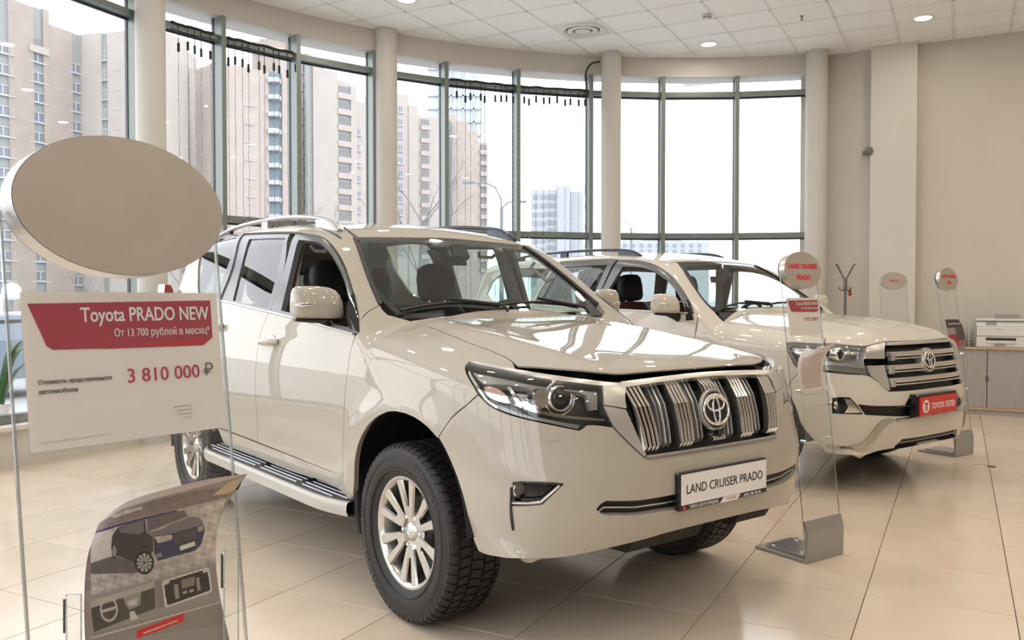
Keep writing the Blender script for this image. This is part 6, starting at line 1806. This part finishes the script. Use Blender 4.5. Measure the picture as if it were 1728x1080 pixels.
# ---- stand by the pilaster, square on
c4 = at_depth(1508, 506, 9.9)
sign_stand(c4[:2]+np.array([0, -.16]), (1, .02), 'clear sign stand in front of the pilaster, oval plate reading HIACE', (('HIACE', .036, -.012),), half=.155, z_top=1.575)

# ---- coat rack with a red ornament
p = at_depth(1426, 506, 10.85); RK = mat('coat_rack_steel', (.20, .19, .17), .35, .6)
t = empty('coat_rack', (p[0], p[1], 0), .2, 'tall grey metal coat rack by the wall beside the last window', 'coat rack')
zt = CAM_H + (506-447)/F_PX*10.85
MB().tube([(0, 0, .02), (0, 0, 1.6)], .017, 14).tube([(0, 0, 1.46), (0, 0, 1.62)], .024, 14).build('pole', RK, t)
MB().lathe([(0, .0), (.19, .0), (.19, .012), (.05, .03), (.018, .05)], 40).build('base', RK, t)
for k in range(4):
    a = k*math.pi/2+.25; c_, s_ = math.cos(a), math.sin(a)
    MB().tube(interp_path([(.0, 0, 1.60), (.07*c_, .07*s_, 1.69), (.135*c_, .135*s_, zt-.005), (.165*c_, .165*s_, zt+.005)], .02), .009, 8).build('hook', RK, t)
    MB().tube(interp_path([(.02*c_, .02*s_, 1.50), (.045*c_, .045*s_, 1.475), (.08*c_, .08*s_, 1.485), (.10*c_, .10*s_, 1.515)], .01), .007, 8).build('lower_hook', RK, t)
oc = at_depth(1434, 496, 10.80)
t = empty('ornament', tuple(oc), 0, 'small red ball ornament with green top hanging on the coat rack', 'ornament')
MB().sphere((0, 0, 0), .026, 18, 12).build('ball', mat('ornament_red', (.45, .02, .02), .3), t)
b = MB()
for k in range(5):
    a = k*math.tau/5; b.sphere((.010*math.cos(a), .010*math.sin(a), .038), (.012, .012, .016), 8, 6)
b.build('leaf_cap', mat('ornament_green', (.02, .09, .03), .5), t)
MB().tube([(0, 0, .05), (-.03, 0, .11)], .002, 5).build('thread', mat('cable_black', (.02, .02, .022), .5), t)
# ---- cabinet with roller shutters, printer and paper trays against the long wall
WOOD = mat('beech_veneer', (.55, .40, .26), .4, noise=.12, nscale=14)
SHUT = mat('shutter_grey', (.42, .40, .385), .5)
cab_a = 11.50
def cab_pt(u):  # point on the cabinet front under pixel column u
    d = np.array([(u-864)/F_PX, 1.0]); s = cab_a/(d @ D1); return d*s
f1 = cab_pt(1737); f0 = cab_pt(1600)
L = float(np.linalg.norm(f1-f0)); mid = (f0+f1)/2; rz = math.atan2((f1-f0)[1], (f1-f0)[0])
def cabinet(x0, L, label):
    c = mid + np.array([math.cos(rz), math.sin(rz)])*x0
    t = empty('cabinet', (c[0], c[1], 0), rz, label, 'cabinet', 'roller shutter cabinets along the wall')
    MB().box(-L/2, L/2, -.015, .45, .775, .80).build('top', WOOD, t)
    for x in (-L/2, L/2-.02): MB().box(x, x+.02, 0, .44, .06, .775).build('side_panel', WOOD, t)
    MB().box(-L/2+.02, L/2-.02, 0, .44, .06, .085).build('bottom', WOOD, t)
    MB().box(-L/2+.02, L/2-.02, .43, .44, .085, .775).build('back', WOOD, t)
    MB().box(-L/2, L/2, .02, .44, 0, .06).build('plinth', SHUT, t)
    for s_, (xa, xb) in enumerate(((-L/2+.022, -.004), (.004, L/2-.022))):
        n = 16; w = (xb-xa)/n
        sh = empty('shutter'); sh.parent = t
        for k in range(n):
            MB().add([(xa+w*k, .022, z) for z in (.087, .773)] + [(xa+w*(k+.25), .0185, z) for z in (.087, .773)] + [(xa+w*(k+.75), .0185, z) for z in (.087, .773)] + [(xa+w*(k+1), .022, z) for z in (.087, .773)], [(0, 2, 3, 1), (2, 4, 5, 3), (4, 6, 7, 5)]).build('slat', SHUT, sh)
        MB().box(xb-.012 if s_ == 0 else xa+.004, xb-.004 if s_ == 0 else xa+.012, .006, .014, .40, .46).build('shutter_handle', mat('handle_dark', (.10, .10, .10), .4), sh)
    return t
cabinet(0, L, 'low grey roller shutter cabinet under the printer, beech edges')
cabinet(L+.01, L, 'low grey roller shutter cabinet at the right edge of the picture')
def on_cab(u, dy=.2, z=.80):
    p = cab_pt(u); return p[0]-math.sin(rz)*dy, p[1]+math.cos(rz)*dy, z
PRW = mat('printer_white', (.72, .70, .67), .4); PRG = mat('printer_grey', (.30, .30, .29), .4); PRD = mat('printer_dark', (.03, .028, .025), .5)
t = empty('printer', on_cab(1690), rz, 'white office printer with scanner lid standing on the cabinet', 'printer')
w = .255
MB().box(-w, w, -.17, .17, .0, .125, bev=.008).build('lower_body', PRW, t)
MB().box(-w+.003, w-.003, -.175, .17, .128, .245, bev=.010).build('front_cover', PRW, t)
MB().add([(-w, -.165, .248), (w, -.165, .248), (w, -.10, .305), (-w, -.10, .305), (-w, .17, .305), (w, .17, .305), (-w, .17, .248), (w, .17, .248)], [(0, 1, 2, 3), (3, 2, 5, 4), (4, 5, 7, 6), (0, 3, 4, 6), (1, 7, 5, 2)]).build('control_panel', PRW, t)
MB().obox((-.10, -.136, .277), (1, 0, 0), (0, .75, .66), (0, -.66, .75), .055, .026, .002).build('display', PRG, t)
b = MB()
for k in range(8): b.obox((.02+.026*k, -.136, .277+.004*(k % 2)), (1, 0, 0), (0, .75, .66), (0, -.66, .75), .007, .006, .0015)
b.build('buttons', mat('button_grey', (.50, .49, .47), .5), t, kind='stuff')
MB().box(-w-.005, w+.005, -.13, .175, .310, .335, bev=.006).build('scanner_lid', PRW, t)
MB().box(-w, w, -.125, .17, .304, .312).build('lid_gap', PRG, t)
MB().add([(-.06, -.05, .336), (.20, -.06, .345), (.20, .12, .375), (-.06, .12, .375), (-.06, -.05, .345), (.20, -.06, .352), (.20, .12, .382), (-.06, .12, .382)], [(3, 2, 1, 0), (4, 5, 6, 7), (0, 1, 5, 4), (1, 2, 6, 5), (2, 3, 7, 6), (3, 0, 4, 7)]).build('document_feeder', PRG, t)
MB().box(-.155, .15, -.178, -.12, .082, .112).build('paper_slot', PRD, t)
MB().box(-.15, .15, -.182, -.10, .045, .078, bev=.004).build('paper_tray', PRW, t)
MB().box(-.07, .05, -.186, -.18, .025, .045).build('tray_handle', PRG, t)
MB().box(.235, .25, -.181, -.17, .19, .215).build('usb_port', PRD, t)
text_obj('printer_lettering', 'EPSON', .022, (-.02, -.1765, .205), (1, 0, 0), (0, 0, 1), PRG, t, 'CENTER')
t = empty('letter_tray', on_cab(1631, .22), rz, 'grey wire letter trays standing left of the printer', 'tray')
TR = mat('tray_grey', (.36, .37, .36), .4)
for k in range(3): MB().box(-.09, .09, -.14, .14, .012+.035*k, .020+.035*k).build('shelf', TR, t)
for x in (-.09, -.03, .03, .09): MB().box(x-.004, x+.004, -.14, .14, .0, .22 if x > -.08 else .2).build('divider', mat('tray_clear', (.58, .60, .58), .25), t)
# small dark fitting in the corner by the pilaster
pc = at_depth(1466.5, 255, 10.95)
t = empty('wall_sensor', tuple(pc), 0, 'small dark wall fitting in the corner beside the pilaster', 'sensor')
MB().sphere((0, 0, 0), (.05, .05, .055), 16, 10).build('housing', mat('sensor_grey', (.16, .15, .13), .6), t); MB().box(-.02, .12, .0, .16, -.02, .02).build('bracket', mat('sensor_grey', (.16, .15, .13), .6), t)
# floor socket lid
pf = on_floor(1661, 787.5)
t = empty('floor_socket', (pf[0], pf[1], 0), math.pi/2-GA-math.pi/2, 'small flush metal floor socket lid near the far stand', 'floor socket')
MB().box(-.08, .08, -.045, .045, .0005, .003).build('lid', TILE_B, t)
b = MB(); b.box(-.083, .083, .043, .047, .0005, .005); b.build('lid_rim', mat('socket_brown', (.12, .08, .05), .6), t)
MB().box(.02, .08, -.03, .03, .003, .006).build('cable_flap', mat('socket_brown', (.12, .08, .05), .6), t)
# potted plant on the sill, left edge
pp = at_depth(2, 690, 7.35)
t = empty('potted_plant', (pp[0], pp[1], .335), 0, 'green strap-leaved plant on the window sill at the left edge', 'plant')
LEAFM = mat('leaf_green', (.03, .11, .025), .4, noise=.3, nscale=20)
MB().lathe([(.0, .0), (.055, .0), (.075, .12), (.08, .13), (.068, .13), (.06, .11), (0, .11)], 28).build('pot', mat('pot_white', (.7, .68, .64), .4), t)
rng = random.Random(5)
for k in range(12):
    a = rng.uniform(0, math.tau); L_ = rng.uniform(.45, .85); h_ = rng.uniform(.5, .95)
    G = []
    for q in np.linspace(0, 1, 12):
        r = .02 + L_*.42*q**1.6; z = .11 + h_*(q - .38*q*q*q); wd = .022*math.sin(math.pi*min(1, q*.9+.1))+.003
        cc = np.array([r*math.cos(a), r*math.sin(a), z]); s = np.array([-math.sin(a), math.cos(a), 0])
        G.append([cc-s*wd, cc+np.array([0, 0, -.006]), cc+s*wd])
    MB().grid(G).build('leaf', LEAFM, t)
# ================================================================== outside
SNOW = mat('trodden_snow', (0.361, 0.374, 0.394), .8, noise=.18, nscale=.25, detail=8)
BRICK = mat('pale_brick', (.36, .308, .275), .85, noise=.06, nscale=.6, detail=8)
BRICK2 = mat('pale_brick_hazy', (.43, .392, .366), .85, noise=.05, nscale=.5, detail=8)  # distance haze put into this brick colour and the next by lightening
BRICK3 = mat('pink_brick_hazy', (.42, .362, .33), .85, noise=.06, nscale=.5, detail=8)
PANELG = mat('grey_green_panel', (0.276, 0.294, 0.292), .7, noise=.06, nscale=.8)
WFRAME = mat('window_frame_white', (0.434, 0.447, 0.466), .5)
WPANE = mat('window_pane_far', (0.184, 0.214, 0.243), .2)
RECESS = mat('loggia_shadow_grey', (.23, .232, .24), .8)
TEAL = mat('stair_glazing', (0.144, 0.197, 0.233), .3)
TOWERG = mat('hazy_glass_tower', (.50, .545, .575), .5, noise=.05, nscale=.1)  # haze of the farthest blocks is put into these pale colours
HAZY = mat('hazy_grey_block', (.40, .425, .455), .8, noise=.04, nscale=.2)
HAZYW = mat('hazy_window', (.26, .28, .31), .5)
ROOFM = mat('roof_edge_grey', (0.263, 0.250, 0.243), .8)
gz = -.35
MB().add([(-700, -300, gz), (700, -300, gz), (700, 900, gz), (-700, 900, gz)], [(0, 1, 2, 3)]).build('ground', SNOW, kind='structure')
def X_(u, Y): return (u-864)/F_PX*Y
def Z_(v, Y): return CAM_H + (HORIZON-v)/F_PX*Y
class Block:
    """a building: wall runs between pixel columns, each with its distance"""
    def __init__(s, label, group=None): s.r = empty('apartment_building', (0, 0, gz), 0, label, 'building', group); s.first = None; s.mesh = {}
    def P(s, u, Y): return np.array([X_(u, Y), Y])
    def wall(s, u0, Y0, u1, Y1, vtop, m, name='wall', out=0.0, thick=7.0, zb=None):
        p, q = s.P(u0, Y0), s.P(u1, Y1); e = q-p; e = e/np.linalg.norm(e); n = np.array([-e[1], e[0]])
        if n[1] < 0: n = -n
        z1 = Z_(vtop, Y0)-gz; z0 = 0 if zb is None else Z_(zb, Y0)-gz
        c = [p-n*out, q-n*out, q+n*thick, p+n*thick]
        MB().add([(*k, z0) for k in c] + [(*k, z1) for k in c], [(3, 2, 1, 0), (4, 5, 6, 7), (0, 1, 5, 4), (1, 2, 6, 5), (2, 3, 7, 6), (3, 0, 4, 7)]).build(name, m, s.r)
        s.cur = (u0, Y0, u1, Y1, e, n)
        return s
    def roofline(s, h=.5):
        u0, Y0, u1, Y1, e, n = s.cur
        return s
    def at(s, u):
        u0, Y0, u1, Y1, e, n = s.cur
        # intersect the pixel column with the wall line
        d = np.array([X_(u, 1.0), 1.0]); p = s.P(u0, Y0)
        A = np.array([[d[0], -e[0]], [d[1], -e[1]]]); k = np.linalg.solve(A, p); return d*k[0]
    def windows(s, u, vs, wpx, hpx, kind='window', out=.06):
        c = s.at(u); Y = c[1]; e, n = s.cur[4], s.cur[5]
        w = wpx/F_PX*Y/max(.25, abs(e[0]))/2; h = hpx/F_PX*Y/2
        ang = math.atan2(e[1], e[0])
        key = (kind, round(w, 2), round(h, 2))
        if key not in s.mesh:
            if kind == 'window':
                b = MB(); t = .14
                b.box(-w, w, -.12, .10, -h, -h+t).box(-w, w, -.12, .10, h-t, h).box(-w, -w+t, -.12, .10, -h+t, h-t).box(w-t, w, -.12, .10, -h+t, h-t).box(-.09, .09, -.12, .10, -h+t, h-t).box(-w-.15, w+.15, -.3, .05, -h-.15, -h)
                f = b.mesh('window'); f.materials.append(WFRAME)
                b = MB().box(-w+.05, w-.05, -.02, .05, -h+.05, h-.05); g = b.mesh('pane'); g.materials.append(WPANE)
            else:
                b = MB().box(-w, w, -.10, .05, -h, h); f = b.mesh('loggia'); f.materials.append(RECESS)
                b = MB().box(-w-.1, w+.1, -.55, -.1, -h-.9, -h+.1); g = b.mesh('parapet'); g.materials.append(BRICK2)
            s.mesh[key] = (f, g)
        f, g = s.mesh[key]
        for v in vs:
            z = Z_(v, Y)-gz
            if z < 1.5: continue
            o = link_mesh('window' if kind == 'window' else 'loggia', f, s.r); o.location = (c[0]-n[0]*out, c[1]-n[1]*out, z); o.rotation_euler = (0, 0, ang)
            q = link_mesh('pane' if kind == 'window' else 'parapet', g, o)
        return s
G_ = 'apartment buildings across the street'
fl_ = lambda v0, d, n: [v0+d*k for k in range(n)]
# nearest block at the far left
A = Block('nearest beige brick apartment block at the far left, grey window strips', G_)
A.wall(-90, 111, 18, 118, -60, PANELG).windows(8.5, fl_(84, 34.7, 12), 18, 17).windows(-28, fl_(84, 35.5, 12), 18, 17)
A.wall(18, 118, 60, 121.8, 1, BRICK, out=.3)
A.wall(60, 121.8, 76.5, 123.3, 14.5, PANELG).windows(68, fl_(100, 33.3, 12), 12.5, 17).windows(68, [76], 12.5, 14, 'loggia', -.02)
A.wall(76.5, 123.3, 86.5, 124.2, 19, BRICK, out=.3)
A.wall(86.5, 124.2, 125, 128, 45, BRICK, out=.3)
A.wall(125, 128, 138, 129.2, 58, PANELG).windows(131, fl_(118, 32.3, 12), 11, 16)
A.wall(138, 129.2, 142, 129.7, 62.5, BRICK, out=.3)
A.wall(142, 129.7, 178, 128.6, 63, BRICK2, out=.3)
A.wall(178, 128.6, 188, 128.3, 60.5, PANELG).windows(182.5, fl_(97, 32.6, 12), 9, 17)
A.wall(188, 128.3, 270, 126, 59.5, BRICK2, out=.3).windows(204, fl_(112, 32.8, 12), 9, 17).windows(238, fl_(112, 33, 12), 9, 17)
# blocks seen between the first and second columns
B = Block('pinkish brick block seen just right of the nearest column', G_)
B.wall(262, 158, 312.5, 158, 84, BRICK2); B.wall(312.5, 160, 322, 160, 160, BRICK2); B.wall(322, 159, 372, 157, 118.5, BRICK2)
C_ = Block('pink brick block with a blue glazed stair strip', G_)
C_.wall(366, 132, 455, 138, 107, BRICK3, out=.2).windows(423, fl_(172, 30.5, 11), 10, 16)
C_.wall(455, 138, 477, 139.5, 123, TEAL, 'stair_glazing')
for v in fl_(138, 28.5, 11): MB().box(X_(455, 137.6), X_(477, 139), 137.3, 139, Z_(v, 138)-gz-.35, Z_(v, 138)-gz+.35).build('stair_band', WFRAME, C_.r)
C_.wall(477, 139.5, 500, 141, 127, BRICK3, out=.3)
D0 = Block('taller brown tower rising behind the glazed stair', G_)
D0.wall(428, 185, 492, 185, 74, BRICK); D0.wall(440, 184, 484, 184, 69, BRICK)
D = Block('stepped brick block with stacked balconies left of the second column', G_)
D.wall(500, 150, 528, 152, 90, BRICK2).windows(518, fl_(120, 28, 11), 10, 15)
D.wall(516, 149, 520, 149, 92, PANELG)
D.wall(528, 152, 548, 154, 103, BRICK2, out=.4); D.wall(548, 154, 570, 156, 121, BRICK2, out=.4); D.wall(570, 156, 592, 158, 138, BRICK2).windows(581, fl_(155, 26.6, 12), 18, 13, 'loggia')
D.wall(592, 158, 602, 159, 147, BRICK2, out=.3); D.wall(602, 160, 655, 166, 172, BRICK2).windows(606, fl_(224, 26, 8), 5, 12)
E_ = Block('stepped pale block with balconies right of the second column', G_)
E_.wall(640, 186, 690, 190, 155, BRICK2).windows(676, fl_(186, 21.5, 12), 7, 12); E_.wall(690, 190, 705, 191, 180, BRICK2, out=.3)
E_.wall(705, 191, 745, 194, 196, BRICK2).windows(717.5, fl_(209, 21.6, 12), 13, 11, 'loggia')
F_ = Block('stepped pink block with balconies behind the street lamp', G_)
F_.wall(745, 205, 770, 206, 194, BRICK3); F_.wall(754, 204, 762, 204, 206, TEAL, 'stair_glazing', thick=1)
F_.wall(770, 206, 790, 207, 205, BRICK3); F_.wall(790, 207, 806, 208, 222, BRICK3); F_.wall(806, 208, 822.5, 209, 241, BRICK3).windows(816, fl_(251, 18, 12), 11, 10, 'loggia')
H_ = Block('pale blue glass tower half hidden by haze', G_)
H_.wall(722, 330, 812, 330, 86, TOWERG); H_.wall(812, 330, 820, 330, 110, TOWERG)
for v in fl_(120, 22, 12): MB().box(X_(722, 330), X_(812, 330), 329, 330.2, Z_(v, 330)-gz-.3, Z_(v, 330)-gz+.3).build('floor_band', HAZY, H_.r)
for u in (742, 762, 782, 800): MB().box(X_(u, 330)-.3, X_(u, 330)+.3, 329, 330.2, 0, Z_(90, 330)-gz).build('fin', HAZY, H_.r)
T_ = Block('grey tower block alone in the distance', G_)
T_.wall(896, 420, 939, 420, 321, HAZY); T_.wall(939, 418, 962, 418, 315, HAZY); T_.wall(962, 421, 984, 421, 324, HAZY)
wm = MB().box(-1.1, 1.1, -.3, .2, -1.1, 1.1).mesh('window'); wm.materials.append(HAZYW)
for u in (903.5, 916, 926, 933):
    for v in fl_(333, 14.8 if u < 920 else 14.2, 12):
        z = Z_(v, 420)-gz
        if z > 2: o = link_mesh('window', wm, T_.r); o.location = (X_(u, 420), 420, z)
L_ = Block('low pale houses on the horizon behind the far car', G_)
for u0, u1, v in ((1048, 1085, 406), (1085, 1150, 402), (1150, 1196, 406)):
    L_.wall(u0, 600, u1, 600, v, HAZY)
for u in range(1054, 1194, 14):
    for v in (414, 424): o = link_mesh('window', wm, L_.r); o.location = (X_(u, 600), 599.8, Z_(v, 600)-gz)
# street lamps
SL = mat('street_lamp_grey', (.20, .22, .25), .5)
def street_lamp(u, Y, vtop, arms, label):
    t = empty('street_lamp', (X_(u, Y), Y, gz), 0, label, 'street lamp')
    zt = Z_(vtop, Y)-gz
    MB().tube([(0, 0, 0), (0, 0, zt)], [.13, .09], 10).build('pole', SL, t)
    for pts in arms:
        P = [((q[0]-u)/F_PX*Y, 0, Z_(q[1], Y)-gz) for q in pts]
        a = MB().tube(interp_path(P, .3), .04, 8).build('arm', SL, t)
        e = np.array(P[-1]); d = np.sign(e[0]); MB().obox(e+np.array([d*.4, 0, 0]), (1, 0, 0), (0, 1, 0), (0, 0, 1), .32, .12, .05).build('lamp_head', SL, a)
street_lamp(846.5, 42, 352, [[(846.5, 358), (845, 335), (836, 317), (822, 310), (806, 309)], [(846.5, 360), (849, 350), (856, 343), (864, 341)]], 'double-armed street lamp seen between the light strings')
street_lamp(1065, 75, 385, [[(1065, 390), (1063, 379), (1057, 373), (1048, 372)]], 'distant street lamp seen right of the third column')
# bare trees
TW = mat('bare_twig', (.16, .15, .15), .9)
def bare_tree(u, Y, vtop, label, seed):
    t = empty('bare_tree', (X_(u, Y), Y, gz), 0, label, 'tree', 'bare winter trees in the street')
    rng = random.Random(seed); H = Z_(vtop, Y)-gz
    tr = MB(); tw = MB()
    def grow(p, d, L, r, lv):
        pts = [p]
        for k in range(4):
            d = d + np.array([rng.uniform(-.12, .12), rng.uniform(-.12, .12), rng.uniform(-.02, .10)]); d /= np.linalg.norm(d)
            pts.append(pts[-1]+d*L/4)
        (tr if lv < 1 else tw).tube(pts, list(np.linspace(r, r*.55, 5)), 6 if lv < 2 else 4, caps=False)
        if lv < 4:
            for k in range(3 if lv else 6):
                q = pts[rng.choice((2, 3, 4))] if lv else pts[min(4, 1+k//2+1)]
                a = rng.uniform(0, math.tau); s = rng.uniform(.45, .85)
                grow(q, d*.8+np.array([math.cos(a)*s, math.sin(a)*s, rng.uniform(.0, .5)]), L*rng.uniform(.45, .68), r*.5, lv+1)
    grow(np.zeros(3), np.array([0, 0, 1.0]), H*.52, H*.007, 0)
    tr.build('trunk', TW, t); tw.build('branches', TW, t, kind='stuff')
bare_tree(700, 55, 210, 'bare tree seen right of the second column', 2)
bare_tree(150, 45, 430, 'bare tree behind the foreground sign at the far left', 3)
bare_tree(322, 60, 330, 'bare tree seen right of the nearest column', 4)
bare_tree(540, 70, 330, 'bare tree in front of the stepped block', 6)
# street edge at the far left: parked cars, a white fence and a round lamp
def parked_car(x, y, rz, col, label):
    t = empty('parked_car', (x, y, gz), rz, label, 'car', 'cars parked outside the windows')
    m = mat('parked_paint_%s' % col[0], col[1], .3, coat=.6)
    prof = [(-2.1, .35), (-2.15, .75), (-1.9, .95), (-1.3, 1.0), (-.6, 1.42), (.7, 1.45), (1.45, 1.05), (2.05, .95), (2.15, .6), (2.1, .35)]
    G = [[(px_, y_*(1 if pz < 1.1 else .82), pz) for px_, pz in prof] for y_ in (-.82, -.78, 0, .78, .82)]
    MB().grid(G).add(G[0], [tuple(range(10))]).add(G[-1], [tuple(range(9, -1, -1))]).build('body', m, t)
    for s in (-1, 1):
        MB().add([(-1.15, s*.80, 1.0), (-.58, s*.70, 1.36), (.62, s*.70, 1.38), (1.28, s*.80, 1.03)], [(0, 1, 2, 3)]).build('side_window', GLOSSB, t)
        for x_ in (-1.35, 1.35): MB().cyl((x_, s*.74-.1, .32), .32, .2, 24, 'y').build('wheel', RUBBER, t)
    MB().add([(1.43, -.66, 1.06), (1.43, .66, 1.06), (.74, .62, 1.43), (.74, -.62, 1.43)], [(0, 1, 2, 3)]).build('windscreen', GLOSSB, t)
parked_car(X_(20, 15.5), 15.5, 1.0, ('slate', (.16, .20, .25)), 'slate blue car parked outside behind the foreground stand')
parked_car(X_(60, 20), 20, 1.0, ('silver', (.5, .52, .55)), 'silver car parked outside beyond the slate blue one')
parked_car(X_(150, 24), 24, 1.0, ('grey', (.3, .31, .33)), 'grey car parked outside, behind the foreground price card')
FN = mat('fence_white', (.75, .77, .8), .5)
t = empty('street_fence', (X_(0, 29), 29, gz), -.05, 'white street railing outside at the left edge', 'fence')
for k in range(16): MB().box(-4+.8*k, -3.92+.8*k, -.04, .04, 0, 1.9).build('post', FN, t)
for z in (.25, 1.05, 1.8): MB().box(-4, 8.1, -.03, .03, z-.05, z+.05).build('rail', FN, t)
t = empty('globe_lamp', (X_(20, 25), 25, gz), 0, 'white round globe lamp outside at the left edge', 'street lamp')
MB().tube([(0, 0, 0), (0, 0, 1.7)], .05, 10).build('post', SL, t); MB().sphere((0, 0, 1.95), .26, 20, 14).build('globe', mat('globe_white', (.85, .87, .9), .3), t)

# keep every tree at thing > part > sub-part
for o in list(bpy.data.objects):
    def depth(q):
        n = 0
        while q.parent: q = q.parent; n += 1
        return n
    while depth(o) > 2:
        p = o.parent; m_ = p.matrix_basis @ o.matrix_basis
        o.parent = p.parent; o.matrix_basis = m_
